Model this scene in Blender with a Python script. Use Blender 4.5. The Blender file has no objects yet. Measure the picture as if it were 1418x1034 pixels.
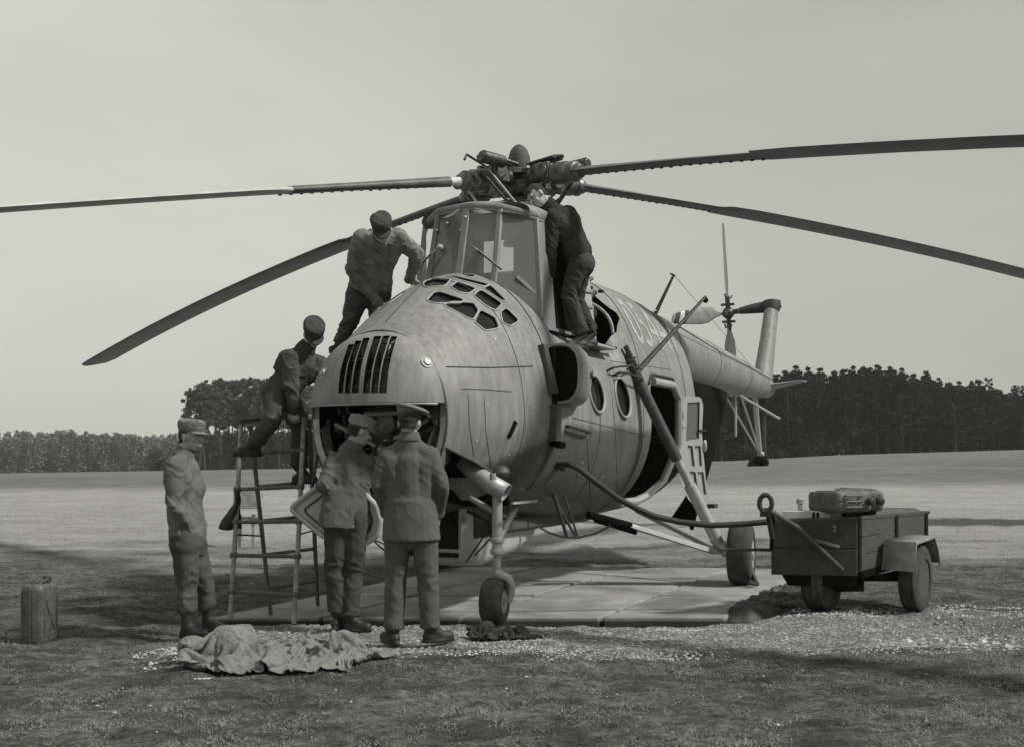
import bpy, bmesh, math, random
import numpy as np
from mathutils import Vector, Matrix, noise
from mathutils.bvhtree import BVHTree
random.seed(7); RNG = np.random.default_rng(7)
R = math.radians
scene = bpy.context.scene
col = scene.collection

# ------------------------------------------------------------------ camera
HC = 1.45                                   # eye height (m)
FPX, PXW, HOR = 1500.0, 1418.0, 630.0       # focal length, picture width, horizon row
cam_d = bpy.data.cameras.new('camera'); cam = bpy.data.objects.new('camera', cam_d); col.objects.link(cam)
cam.location = (0, 0, HC); cam.rotation_euler = (R(90), 0, 0)
cam_d.sensor_width = 36; cam_d.lens = FPX / PXW * 36
cam_d.shift_y = (HOR - 517) / PXW
cam_d.clip_start = .1; cam_d.clip_end = 3000
scene.camera = cam

# ------------------------------------------------------------------ light: high thin overcast, soft sun from the right
SUN_EL, SUN_AZ = 46, 106                    # azimuth from +Y (view) towards +X (right)
world = bpy.data.worlds.new('World'); scene.world = world; world.use_nodes = True
nt = world.node_tree; nt.nodes.clear()
def N(t, **k):
    n = nt.nodes.new(t)
    for a, b in k.items(): setattr(n, a, b)
    return n
sky = N('ShaderNodeTexSky', sky_type='NISHITA', sun_disc=False, sun_elevation=R(SUN_EL), sun_rotation=R(SUN_AZ))
sky.dust_density = 4; sky.air_density = 1.5
bw = N('ShaderNodeRGBToBW'); nt.links.new(sky.outputs[0], bw.inputs[0])
mul = N('ShaderNodeMath', operation='MULTIPLY'); mul.inputs[1].default_value = .012
nt.links.new(bw.outputs[0], mul.inputs[0])
tc = N('ShaderNodeTexCoord')
cl = N('ShaderNodeTexNoise'); cl.inputs['Scale'].default_value = 1.6; cl.inputs['Detail'].default_value = 5
mp = N('ShaderNodeMapping'); mp.inputs['Scale'].default_value = (1, 1, 3.2)
nt.links.new(tc.outputs['Generated'], mp.inputs[0]); nt.links.new(mp.outputs[0], cl.inputs['Vector'])
clm = N('ShaderNodeMapRange'); clm.inputs[1].default_value = .3; clm.inputs[2].default_value = .7
clm.inputs[3].default_value = -.05; clm.inputs[4].default_value = .06
nt.links.new(cl.outputs['Fac'], clm.inputs[0])
sep = N('ShaderNodeSeparateXYZ'); nt.links.new(tc.outputs['Generated'], sep.inputs[0])
gx = N('ShaderNodeMapRange', interpolation_type='SMOOTHSTEP'); gx.inputs[1].default_value = -.75; gx.inputs[2].default_value = .75
gx.inputs[3].default_value = .60; gx.inputs[4].default_value = .36
nt.links.new(sep.outputs[0], gx.inputs[0])
a1 = N('ShaderNodeMath', operation='ADD'); a2 = N('ShaderNodeMath', operation='ADD')
nt.links.new(mul.outputs[0], a1.inputs[0]); nt.links.new(clm.outputs[0], a1.inputs[1])
nt.links.new(a1.outputs[0], a2.inputs[0]); nt.links.new(gx.outputs[0], a2.inputs[1])
tint = N('ShaderNodeVectorMath', operation='SCALE'); tint.inputs[0].default_value = (1.0, 1.005, .905)
nt.links.new(a2.outputs[0], tint.inputs['Scale'])
bg = N('ShaderNodeBackground'); nt.links.new(tint.outputs[0], bg.inputs[0]); bg.inputs[1].default_value = .685
wo = N('ShaderNodeOutputWorld'); nt.links.new(bg.outputs[0], wo.inputs[0])
sd = bpy.data.lights.new('sun', 'SUN'); sun = bpy.data.objects.new('sun', sd); col.objects.link(sun)
sd.energy = 2.8; sd.angle = R(5); sd.color = (1, 1.0, .90)
sv = Vector((math.sin(R(SUN_AZ)) * math.cos(R(SUN_EL)), math.cos(R(SUN_AZ)) * math.cos(R(SUN_EL)), math.sin(R(SUN_EL))))
sun.rotation_euler = sv.to_track_quat('Z', 'Y').to_euler(); sun.location = sv * 50
scene.view_settings.view_transform = 'Standard'; scene.view_settings.look = 'None'
scene.view_settings.exposure = .56; scene.view_settings.gamma = 1; scene.view_settings.use_curve_mapping = False

# ------------------------------------------------------------------ materials (a black and white world: every base colour is grey)
def mat(name, g, rough=.7, metal=0, var=.25, scale=6, bump=0, bscale=60, spec=.4, g2=None, detail=6, stretch=(1, 1, 1)):
    m = bpy.data.materials.new(name); m.use_nodes = True; t = m.node_tree
    p = t.nodes['Principled BSDF']; p.inputs['Roughness'].default_value = rough
    p.inputs['Metallic'].default_value = metal; p.inputs['Specular IOR Level'].default_value = spec
    c = t.nodes.new('ShaderNodeTexCoord'); mpp = t.nodes.new('ShaderNodeMapping'); mpp.inputs['Scale'].default_value = stretch
    t.links.new(c.outputs['Object'], mpp.inputs[0])
    n = t.nodes.new('ShaderNodeTexNoise'); n.inputs['Scale'].default_value = scale; n.inputs['Detail'].default_value = detail
    n.inputs['Roughness'].default_value = .62
    t.links.new(mpp.outputs[0], n.inputs['Vector'])
    r = t.nodes.new('ShaderNodeValToRGB'); lo = g * (1 - var); hi = g2 if g2 is not None else g * (1 + var)
    r.color_ramp.elements[0].position = .33; r.color_ramp.elements[0].color = (lo, lo, lo, 1)
    r.color_ramp.elements[1].position = .68; r.color_ramp.elements[1].color = (hi, hi, hi, 1)
    t.links.new(n.outputs['Fac'], r.inputs[0]); t.links.new(r.outputs[0], p.inputs['Base Color'])
    if bump:
        b = t.nodes.new('ShaderNodeBump'); b.inputs['Strength'].default_value = bump; b.inputs['Distance'].default_value = .02
        n2 = t.nodes.new('ShaderNodeTexNoise'); n2.inputs['Scale'].default_value = bscale; n2.inputs['Detail'].default_value = 5
        t.links.new(mpp.outputs[0], n2.inputs['Vector']); t.links.new(n2.outputs['Fac'], b.inputs['Height'])
        t.links.new(b.outputs[0], p.inputs['Normal'])
    return m
def glassmat(name, tintv=.55, gloss=.25):
    m = bpy.data.materials.new(name); m.use_nodes = True; t = m.node_tree; t.nodes.clear()
    o = t.nodes.new('ShaderNodeOutputMaterial'); mx = t.nodes.new('ShaderNodeMixShader')
    tr = t.nodes.new('ShaderNodeBsdfTransparent'); tr.inputs[0].default_value = (.8, .8, .8, 1)
    gl = t.nodes.new('ShaderNodeBsdfGlossy'); gl.inputs['Roughness'].default_value = .12; gl.inputs[0].default_value = (.8, .8, .8, 1)
    df = t.nodes.new('ShaderNodeBsdfDiffuse'); df.inputs[0].default_value = (.5, .5, .5, 1)
    lw = t.nodes.new('ShaderNodeLayerWeight'); lw.inputs[0].default_value = gloss
    m2 = t.nodes.new('ShaderNodeMixShader'); m2.inputs[0].default_value = .20
    t.links.new(tr.outputs[0], m2.inputs[1]); t.links.new(df.outputs[0], m2.inputs[2])
    t.links.new(lw.outputs['Fresnel'], mx.inputs[0]); t.links.new(m2.outputs[0], mx.inputs[1]); t.links.new(gl.outputs[0], mx.inputs[2])
    t.links.new(mx.outputs[0], o.inputs[0]); return m

M = dict(
    light=mat('light_metal', .38, .45, .3, .15, 9), steel=mat('bare_steel', .36, .5, .5, .2, 14),
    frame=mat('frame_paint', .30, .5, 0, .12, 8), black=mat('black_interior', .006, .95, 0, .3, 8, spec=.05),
    dark=mat('dark_metal', .035, .6, .2, .5, 25, .2, 90), dmetal=mat('greasy_metal', .07, .45, .6, .7, 18),
    tyre=mat('tyre_rubber', .045, .9, 0, .5, 9, .4, 120), blade=mat('blade_paint', .085, .5, 0, .35, 5),
    blade_glare=mat('blade_sky_glare', .44, .5, 0, .15, 5), seam=mat('seam_dark', .065, .8, 0, .2, 20),
    glassd=mat('dark_glass', .008, .2, 0, .3, 5, spec=.25), glass=glassmat('clear_glass'),
    jacket1=mat('quilted_jacket_cloth', .125, .95, 0, .22, 6, .25, 60, spec=.1),
    trous1=mat('work_trouser_cloth', .070, .95, 0, .25, 6, .25, 60, spec=.1),
    uniform=mat('officer_wool', .095, .95, 0, .14, 7, .15, 120, spec=.1), unitr=mat('officer_trouser_wool', .085, .95, 0, .18, 7, .15, 120, spec=.1),
    cover=mat('coverall_cloth', .105, .95, 0, .2, 7, .2, 90, spec=.1), covtr=mat('coverall_trouser_cloth', .055, .95, 0, .2, 7, .2, 90, spec=.1),
    lightj=mat('light_jacket_cloth', .180, .95, 0, .22, 6, .25, 60, spec=.1), darkj=mat('dark_jacket_cloth', .035, .95, 0, .22, 6, .25, 60, spec=.1),
    darktr=mat('dark_trouser_cloth', .055, .95, 0, .22, 6, .25, 60, spec=.1), midj=mat('mid_jacket_cloth', .070, .95, 0, .35, 9, .7, 80, spec=.1),
    skin=mat('skin', .340, .6, 0, .1, 20, spec=.3), boot=mat('boot_leather', .02, .6, 0, .4, 20), hair=mat('hair', .018, .7, 0, .4, 60, .6, 200),
    capl=mat('light_cap_cloth', .260, .95, 0, .2, 30, .5, 150), capm=mat('mid_cap_cloth', .156, .95, 0, .25, 30, .5, 150), capd=mat('dark_cap_cloth', .05, .95, 0, .25, 30, .5, 150),
    wood=mat('ladder_wood', .13, .8, 0, .4, 14, .4, 60, stretch=(4, 4, .6)), woodl=mat('ladder_rail_light', .30, .7, 0, .45, 9, .3, 60),
    tarp=mat('canvas_tarp', .175, .95, 0, .22, 7, .7, 45, spec=.1), cloth=mat('dark_rag', .03, .95, 0, .5, 12, .8, 60),
    concrete=mat('concrete', .24, .9, 0, .32, 1.3, .35, 50, detail=10), trail=mat('trailer_front_shaded', .030, .6, 0, .3, 9, .2, 60),
    trails=mat('trailer_side_boards', .060, .7, 0, .3, 9, .3, 50, stretch=(1, 1, 5)), fender=mat('fender_paint', .24, .6, 0, .25, 9, .2, 60),
    can=mat('jerrycan_paint', .075, .5, 0, .4, 12, .3, 40), can2=mat('jerrycan_dusty_paint', .120, .75, 0, .35, 14, .3, 60),
    white=mat('white_paint', .62, .6, 0, .1, 9), number=mat('faded_white_paint', .30, .8, 0, .35, 9),
    bark=mat('pine_bark', .045, .9, 0, .4, 5, .5, 20), needle=mat('pine_needles', .018, .9, 0, .6, .35, spec=.15), needle2=mat('far_pine_needles', .15, .9, 0, .5, .2, spec=.15),  # far needles paler: part of the distance haze put into their colour
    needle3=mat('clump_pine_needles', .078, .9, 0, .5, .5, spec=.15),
    grass=mat('dry_grass', .13, .95, 0, .7, 45, spec=.1, g2=.36, detail=3), stone=mat('pale_stone', .37, .9, 0, .4, 3), crow=mat('cable_rubber', .018, .7, 0, .3, 9),
    gond=mat('gondola_paint', .36, .55, 0, .15, 3), twhite=mat('box_label', .5, .7, 0, .1, 8), engine=mat('engine_casing', .13, .4, .6, .6, 9),
)
# fuselage paint: lighter upper colour, darker lower flanks with a worn edge
def hull_mat(name, split=True):
    m = bpy.data.materials.new(name); m.use_nodes = True; t = m.node_tree; L = t.links.new
    p = t.nodes['Principled BSDF']; p.inputs['Roughness'].default_value = .5; p.inputs['Specular IOR Level'].default_value = .35
    c = t.nodes.new('ShaderNodeTexCoord'); s = t.nodes.new('ShaderNodeSeparateXYZ'); L(c.outputs['Object'], s.inputs[0])
    n = t.nodes.new('ShaderNodeTexNoise'); n.inputs['Scale'].default_value = 1.7; n.inputs['Detail'].default_value = 9; n.inputs['Roughness'].default_value = .65; L(c.outputs['Object'], n.inputs['Vector'])
    st = t.nodes.new('ShaderNodeTexNoise'); st.inputs['Scale'].default_value = 5; st.inputs['Detail'].default_value = 6
    ms = t.nodes.new('ShaderNodeMapping'); ms.inputs['Scale'].default_value = (3.5, 3.5, .35); L(c.outputs['Object'], ms.inputs[0]); L(ms.outputs[0], st.inputs['Vector'])
    # z + noise*0.1 against the paint line
    ma = t.nodes.new('ShaderNodeMath'); ma.operation = 'MULTIPLY_ADD'; ma.inputs[1].default_value = .22; L(n.outputs['Fac'], ma.inputs[0]); L(s.outputs[2], ma.inputs[2])
    xr = t.nodes.new('ShaderNodeMapRange'); xr.inputs[1].default_value = -.8; xr.inputs[2].default_value = 1.2; xr.inputs[3].default_value = 1.25; xr.inputs[4].default_value = 1.84; L(s.outputs[0], xr.inputs[0])
    sb = t.nodes.new('ShaderNodeMath'); sb.operation = 'SUBTRACT'; L(ma.outputs[0], sb.inputs[0]); L(xr.outputs[0], sb.inputs[1])
    zr = t.nodes.new('ShaderNodeMapRange'); zr.inputs[1].default_value = -.04; zr.inputs[2].default_value = .04; L(sb.outputs[0], zr.inputs[0])
    mx = t.nodes.new('ShaderNodeMix'); mx.data_type = 'RGBA'; mx.inputs[6].default_value = (.075, .075, .075, 1); mx.inputs[7].default_value = (.205, .205, .205, 1)
    if split: L(zr.outputs[0], mx.inputs[0])
    else: mx.inputs[0].default_value = 1
    r = t.nodes.new('ShaderNodeMapRange'); r.inputs[1].default_value = .3; r.inputs[2].default_value = .7; r.inputs[3].default_value = .78; r.inputs[4].default_value = 1.2; L(n.outputs['Fac'], r.inputs[0])
    r2 = t.nodes.new('ShaderNodeMapRange'); r2.inputs[1].default_value = .3; r2.inputs[2].default_value = .7; r2.inputs[3].default_value = .78; r2.inputs[4].default_value = 1.14; L(st.outputs['Fac'], r2.inputs[0])
    mm = t.nodes.new('ShaderNodeMath'); mm.operation = 'MULTIPLY'; L(r.outputs[0], mm.inputs[0]); L(r2.outputs[0], mm.inputs[1])
    v = t.nodes.new('ShaderNodeVectorMath'); v.operation = 'SCALE'; L(mx.outputs[2], v.inputs[0]); L(mm.outputs[0], v.inputs['Scale'])
    L(v.outputs[0], p.inputs['Base Color'])
    rr = t.nodes.new('ShaderNodeMapRange'); rr.inputs[3].default_value = .42; rr.inputs[4].default_value = .68; L(n.outputs['Fac'], rr.inputs[0]); L(rr.outputs[0], p.inputs['Roughness'])
    n3 = t.nodes.new('ShaderNodeTexNoise'); n3.inputs['Scale'].default_value = 2.6; n3.inputs['Detail'].default_value = 2; L(c.outputs['Object'], n3.inputs['Vector'])
    b = t.nodes.new('ShaderNodeBump'); b.inputs['Strength'].default_value = .25; b.inputs['Distance'].default_value = .03; L(n3.outputs['Fac'], b.inputs['Height'])
    L(b.outputs[0], p.inputs['Normal']); return m
M['hull'] = hull_mat('fuselage_paint'); M['hullu'] = hull_mat('upper_fuselage_paint', False)

# ------------------------------------------------------------------ helpers
def at(px, py, y):                       # a picture point at a distance of y metres, as a place in the world
    return Vector(((px - 709) / FPX * y, y, HC + (HOR - py) / FPX * y))
def tag(o, label=None, cat=None, group=None, kind=None):
    if label: o['label'] = label
    if cat: o['category'] = cat
    if group: o['group'] = group
    if kind: o['kind'] = kind
    return o
def thing(name, loc, label, cat, group=None, rz=0):
    o = bpy.data.objects.new(name, None); o.location = loc; o.rotation_euler = (0, 0, rz); o.empty_display_size = .1
    col.objects.link(o); return tag(o, label, cat, group)
def copy_tree(o, parent=None):
    c = o.copy(); col.objects.link(c)
    if parent: c.parent = parent
    for ch in list(o.children): copy_tree(ch, c)
    return c
def frame_of(d):
    d = Vector(d).normalized(); a = Vector((0, 0, 1)) if abs(d.z) < .9 else Vector((1, 0, 0))
    u = d.cross(a).normalized(); return d, u, d.cross(u).normalized()
class MB:
    def __init__(s): s.v = []; s.f = []; s.m = []
    def add(s, vs, fs, mi=0):
        b = len(s.v); s.v += [tuple(v) for v in vs]; s.f += [tuple(i + b for i in f) for f in fs]; s.m += [mi] * len(fs); return s
    def loft(s, rings, caps=True, closed=True, mi=0):
        n = len(rings[0]); vs = [p for r in rings for p in r]; fs = []
        for i in range(len(rings) - 1):
            for j in range(n if closed else n - 1):
                a, b = i * n + j, i * n + (j + 1) % n; fs.append((a, b, b + n, a + n))
        if caps: fs.append(tuple(range(n))[::-1]); fs.append(tuple((len(rings) - 1) * n + j for j in range(n)))
        return s.add(vs, fs, mi)
    def tube(s, pts, r, n=10, caps=True, mi=0):
        pts = [Vector(p) for p in pts]; rs = r if isinstance(r, (list, tuple)) else [r] * len(pts); rings = []
        d0, u, w = frame_of(pts[1] - pts[0])
        for i, p in enumerate(pts):
            d = (pts[min(i + 1, len(pts) - 1)] - pts[max(i - 1, 0)]).normalized()
            u = (u - d * u.dot(d)).normalized(); w = d.cross(u)
            rings.append([p + (u * math.cos(2 * math.pi * k / n) + w * math.sin(2 * math.pi * k / n)) * rs[i] for k in range(n)])
        return s.loft(rings, caps, mi=mi)
    def box(s, c, size, rot=None, mi=0):
        c = Vector(c); h = [x / 2 for x in size]; vs = []
        for x in (-1, 1):
            for y in (-1, 1):
                for z in (-1, 1):
                    v = Vector((x * h[0], y * h[1], z * h[2]))
                    vs.append(c + (rot @ v if rot else v))
        return s.add(vs, [(0, 1, 3, 2), (4, 6, 7, 5), (0, 4, 5, 1), (2, 3, 7, 6), (0, 2, 6, 4), (1, 5, 7, 3)], mi)
    def beam(s, a, b, w, h, up=(0, 0, 1), mi=0):
        a, b = Vector(a), Vector(b); d = (b - a).normalized(); u = Vector(up); x = d.cross(u).normalized(); u = x.cross(d)
        vs = [p + x * (i * w / 2) + u * (j * h / 2) for p in (a, b) for i, j in ((-1, -1), (1, -1), (1, 1), (-1, 1))]
        return s.add(vs, [(0, 3, 2, 1), (4, 5, 6, 7), (0, 1, 5, 4), (1, 2, 6, 5), (2, 3, 7, 6), (3, 0, 4, 7)], mi)
    def prism(s, poly, off, mi=0):
        poly = [Vector(p) for p in poly]; off = Vector(off); return s.loft([poly, [p + off for p in poly]], mi=mi)
    def lathe(s, o, d, prof, n=24, mi=0):     # prof: (distance along d, radius)
        o = Vector(o); d, u, w = frame_of(d)
        return s.loft([[o + d * t + (u * math.cos(2 * math.pi * k / n) + w * math.sin(2 * math.pi * k / n)) * max(r, 1e-4) for k in range(n)] for t, r in prof], mi=mi)
    def ball(s, c, r, sc=(1, 1, 1), n=12, rot=None, mi=0):
        c = Vector(c); rings = []
        for i in range(n // 2 + 1):
            ph = math.pi * (i + .0) / (n // 2); ph = min(max(ph, .02), math.pi - .02)
            ring = []
            for k in range(n):
                v = Vector((math.sin(ph) * math.cos(2 * math.pi * k / n) * sc[0], math.sin(ph) * math.sin(2 * math.pi * k / n) * sc[1], math.cos(ph) * sc[2])) * r
                ring.append(c + (rot @ v if rot else v))
            rings.append(ring)
        return s.loft(rings, mi=mi)
    def mesh(s, name, mats, smooth=35):
        me = bpy.data.meshes.new(name); me.from_pydata(s.v, [], s.f)
        if any(s.m): me.polygons.foreach_set('material_index', s.m)
        b = bmesh.new(); b.from_mesh(me); bmesh.ops.recalc_face_normals(b, faces=b.faces); b.to_mesh(me); b.free()
        for m in (mats if isinstance(mats, (list, tuple)) else [mats]): me.materials.append(m)
        if smooth: me.shade_smooth(); me.set_sharp_from_angle(angle=R(smooth))
        return me
    def build(s, name, mats, parent=None, smooth=35, bevel=0, world=False):
        """world=True: vertices are world places; they are moved into the parent's own space"""
        if world and parent is not None:
            mw = Matrix.Identity(4); q = parent
            while q is not None:
                mw = Matrix.Translation(q.location) @ q.rotation_euler.to_matrix().to_4x4() @ mw; q = q.parent
            inv = mw.inverted()
            s.v = [tuple(inv @ Vector(v)) for v in s.v]
        me = s.mesh(name, mats, smooth); o = bpy.data.objects.new(name, me); col.objects.link(o)
        if parent is not None: o.parent = parent
        if bevel:
            bv = o.modifiers.new('bevel', 'BEVEL'); bv.width = bevel; bv.segments = 2; bv.limit_method = 'ANGLE'
        return o
def pchip(keys, xs):
    k = np.array(keys, float); x = k[:, 0]; out = []
    for c in range(1, k.shape[1]):
        y = k[:, c]; h = np.diff(x); d = np.diff(y) / h; m = np.zeros(len(x)); m[0] = d[0]; m[-1] = d[-1]
        for i in range(1, len(x) - 1):
            m[i] = 0 if d[i - 1] * d[i] <= 0 else (h[i - 1] + h[i]) / (h[i - 1] / d[i] + h[i] / d[i - 1]) * 1.0
            if d[i - 1] * d[i] > 0: m[i] = 3 * (h[i-1] + h[i]) / ((2*h[i] + h[i-1]) / d[i-1] + (h[i] + 2*h[i-1]) / d[i])
        j = np.clip(np.searchsorted(x, xs) - 1, 0, len(x) - 2); t = (xs - x[j]) / h[j]
        out.append((2*t**3 - 3*t**2 + 1) * y[j] + (t**3 - 2*t**2 + t) * h[j] * m[j] + (-2*t**3 + 3*t**2) * y[j+1] + (t**3 - t**2) * h[j] * m[j+1])
    return np.array(out).T
def sgnpow(a, e): return math.copysign(abs(a) ** e, a)
def sm(a, b, x):
    t = min(max((x - a) / (b - a), 0), 1); return t * t * (3 - 2 * t)

# ------------------------------------------------------------------ ground
def ground_z(x, y):
    near = .0 + .07 * (1 - sm(7.2, 8.6, y))
    inslab = sm(9.2, 9.6, y) * (1 - sm(13.8, 14.3, y)) * sm(-3.9, -3.0, x + (9.9 - y) * .45) * (1 - sm(2.1, 2.5, x + (9.9 - y) * .47))
    near -= .10 * inslab
    rel = x / max(y, 1); e = np.interp(rel, [-.6, -.47, -.2, .2, .3, .47, .6], [-.018, -.0167, -.0125, -.0055, 0, .005, .006])
    far = HC + e * y; b = sm(22, 85, y)
    lump = noise.noise(Vector((x * .9, y * .9, 0))) * .025 + noise.noise(Vector((x * 3.1, y * 3.1, 3))) * .030 + noise.noise(Vector((x * 8, y * 8, 5))) * .022
    return near * (1 - b) + far * b + lump * (1 - inslab) * (1 if y < 60 else .3)
def ground():
    ys = np.concatenate([np.linspace(-12, 3.5, 8), np.linspace(3.8, 15, 260), np.geomspace(15.2, 900, 110)])
    mb = MB(); n = 360; rows = []
    for y in ys:
        w = max(18, y * .95 + 12); u = np.linspace(-1, 1, n); xs = w * (u * .4 + .6 * u ** 3)
        rows.append([(x, y, ground_z(x, y)) for x in xs])
    mb.loft(rows, caps=False, closed=False); o = mb.build('ground', M_ground, smooth=180); return tag(o, kind='structure')
def ground_mat():
    m = bpy.data.materials.new('field_ground'); m.use_nodes = True; t = m.node_tree; L = t.links.new
    p = t.nodes['Principled BSDF']; p.inputs['Roughness'].default_value = .95; p.inputs['Specular IOR Level'].default_value = .1
    g = t.nodes.new('ShaderNodeNewGeometry'); s = t.nodes.new('ShaderNodeSeparateXYZ'); L(g.outputs['Position'], s.inputs[0])
    def noi(sc, det=6, st=(1, 1, 1), rough=.6):
        mp = t.nodes.new('ShaderNodeMapping'); mp.inputs['Scale'].default_value = st; L(g.outputs['Position'], mp.inputs[0])
        n = t.nodes.new('ShaderNodeTexNoise'); n.inputs['Scale'].default_value = sc; n.inputs['Detail'].default_value = det; n.inputs['Roughness'].default_value = rough
        L(mp.outputs[0], n.inputs['Vector']); return n.outputs['Fac']
    def mr(i, a, b, c=0, d=1, sms=False):
        r = t.nodes.new('ShaderNodeMapRange'); r.inputs[1].default_value = a; r.inputs[2].default_value = b; r.inputs[3].default_value = c; r.inputs[4].default_value = d
        if sms: r.interpolation_type = 'SMOOTHSTEP'
        L(i, r.inputs[0]); return r.outputs[0]
    def mth(op, a, b=None, c=None):
        n = t.nodes.new('ShaderNodeMath'); n.operation = op
        for i, v in enumerate((a, b, c)):
            if v is None: continue
            if isinstance(v, (int, float)): n.inputs[i].default_value = v
            else: L(v, n.inputs[i])
        return n.outputs[0]
    def mix(f, a, b):
        n = t.nodes.new('ShaderNodeMix'); n.data_type = 'FLOAT'
        L(f, n.inputs[0])
        for i, v in ((2, a), (3, b)):
            if isinstance(v, (int, float)): n.inputs[i].default_value = v
            else: L(v, n.inputs[i])
        return n.outputs[0]
    X, Y = s.outputs[0], s.outputs[1]
    n1 = noi(1.1, 8); n2 = noi(7, 8, rough=.7); n3 = noi(.06, 5, (1, 2.2, 1)); n4 = noi(26, 6, rough=.75); n5 = noi(.35, 6, (1, 2.6, 1))
    # turf near the camera: matted winter grass and bare dark soil
    n6 = noi(9, 10, (1, 1.6, 1), .78); turf = mth('MULTIPLY', mth('MULTIPLY', mr(n1, .3, .7, .085, .16), mr(n4, .3, .72, .5, 1.55)), mr(n6, .36, .64, .32, 1.7))
    soil = mr(n2, .3, .7, .035, .09)
    turf = mix(mth('MULTIPLY', mr(noi(1.6, 9, (1, 1.8, 1), .72), .47, .57), .9), turf, mth('MULTIPLY_ADD', soil, .5, mth('MULTIPLY', turf, .22)))
    # field by distance: straw band, ploughed dark band
    yy = mth('MULTIPLY_ADD', mth('SUBTRACT', n3, .5), 9.0, Y)
    straw = mth('MULTIPLY', mr(n5, .3, .7, .25, .36), mr(n2, .3, .7, .8, 1.2))
    plough = mth('MULTIPLY', mr(n5, .3, .7, .12, .19), mr(n3, .3, .7, .85, 1.15))
    c = mix(mr(mth('MULTIPLY_ADD', mth('SUBTRACT', n5, .5), 14.0, Y), 13.5, 18.5), turf, straw)
    c = mix(mr(yy, 38, 44), c, plough)
    c = mix(mth('MULTIPLY', mr(yy, 70, 85), .5), c, .2)
    # dark strip across the field on the right: a ridge's shadow painted in
    fy = mth('MULTIPLY_ADD', mth('SUBTRACT', n5, .5), .8, Y)
    ridge_shade = mth('MULTIPLY', mth('MULTIPLY', mr(fy, 22.0, 22.6), mr(fy, 25.0, 24.4)), mr(X, 5.5, 7.5))
    c = mix(mth('MULTIPLY', ridge_shade, .85), c, .04)
    # gravel strip in front of the slab, running to the right
    gy0 = mth('MULTIPLY_ADD', X, .10, 7.45); wob = mth('MULTIPLY', mth('SUBTRACT', n2, .5), 1.5)
    wob2 = mth('MULTIPLY', mth('SUBTRACT', n1, .5), 2.2)
    e1 = mth('ADD', mth('SUBTRACT', Y, gy0), mth('ADD', wob, wob2))
    top = mth('SUBTRACT', mth('MULTIPLY_ADD', mr(X, 1.5, 4.0, 0, .5), 1.0, 9.75), mth('ADD', Y, wob))
    gm = mth('MULTIPLY', mth('MULTIPLY', mr(e1, -.1, .35), mr(top, -.1, .25)), mth('MULTIPLY', mr(X, -2.9, -2.2), mr(mth('ADD', X, wob2), 5.0, 3.3)))
    vo = t.nodes.new('ShaderNodeTexVoronoi'); vo.inputs['Scale'].default_value = 34; L(g.outputs['Position'], vo.inputs['Vector'])
    grav = mth('MULTIPLY', mr(vo.outputs['Distance'], 0, .62, .50, .17), mr(n2, .3, .75, .75, 1.35))
    c = mix(mth('MULTIPLY', gm, mr(n2, .28, .5, .45, 1)), c, grav)
    cc = t.nodes.new('ShaderNodeCombineXYZ')
    for i in range(3): L(c, cc.inputs[i])
    L(cc.outputs[0], p.inputs['Base Color'])
    b = t.nodes.new('ShaderNodeBump'); b.inputs['Strength'].default_value = .9; b.inputs['Distance'].default_value = .05
    L(mth('ADD', n4, mth('MULTIPLY', n2, 1.5)), b.inputs['Height']); L(b.outputs[0], p.inputs['Normal']); return m
M_ground = ground_mat(); ground()

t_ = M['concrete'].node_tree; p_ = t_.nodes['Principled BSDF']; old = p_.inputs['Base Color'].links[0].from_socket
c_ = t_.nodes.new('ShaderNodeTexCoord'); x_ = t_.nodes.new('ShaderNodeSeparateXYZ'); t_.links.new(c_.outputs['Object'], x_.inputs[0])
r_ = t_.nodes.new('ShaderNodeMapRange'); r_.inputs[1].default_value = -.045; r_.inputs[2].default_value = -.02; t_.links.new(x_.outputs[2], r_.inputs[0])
m_ = t_.nodes.new('ShaderNodeMix'); m_.data_type = 'RGBA'; m_.inputs[6].default_value = (.035, .035, .035, 1); t_.links.new(r_.outputs[0], m_.inputs[0]); t_.links.new(old, m_.inputs[7])  # lower slab sides darkened: the shadow gap at the edge put into colour
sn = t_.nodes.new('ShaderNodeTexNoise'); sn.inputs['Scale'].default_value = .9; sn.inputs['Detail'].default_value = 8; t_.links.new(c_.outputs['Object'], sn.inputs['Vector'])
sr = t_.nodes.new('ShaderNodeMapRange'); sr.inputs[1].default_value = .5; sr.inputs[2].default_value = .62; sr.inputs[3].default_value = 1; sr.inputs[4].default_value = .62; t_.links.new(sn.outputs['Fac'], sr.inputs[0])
sv_ = t_.nodes.new('ShaderNodeVectorMath'); sv_.operation = 'SCALE'; t_.links.new(m_.outputs[2], sv_.inputs[0]); t_.links.new(sr.outputs[0], sv_.inputs['Scale']); t_.links.new(sv_.outputs[0], p_.inputs['Base Color'])
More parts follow.
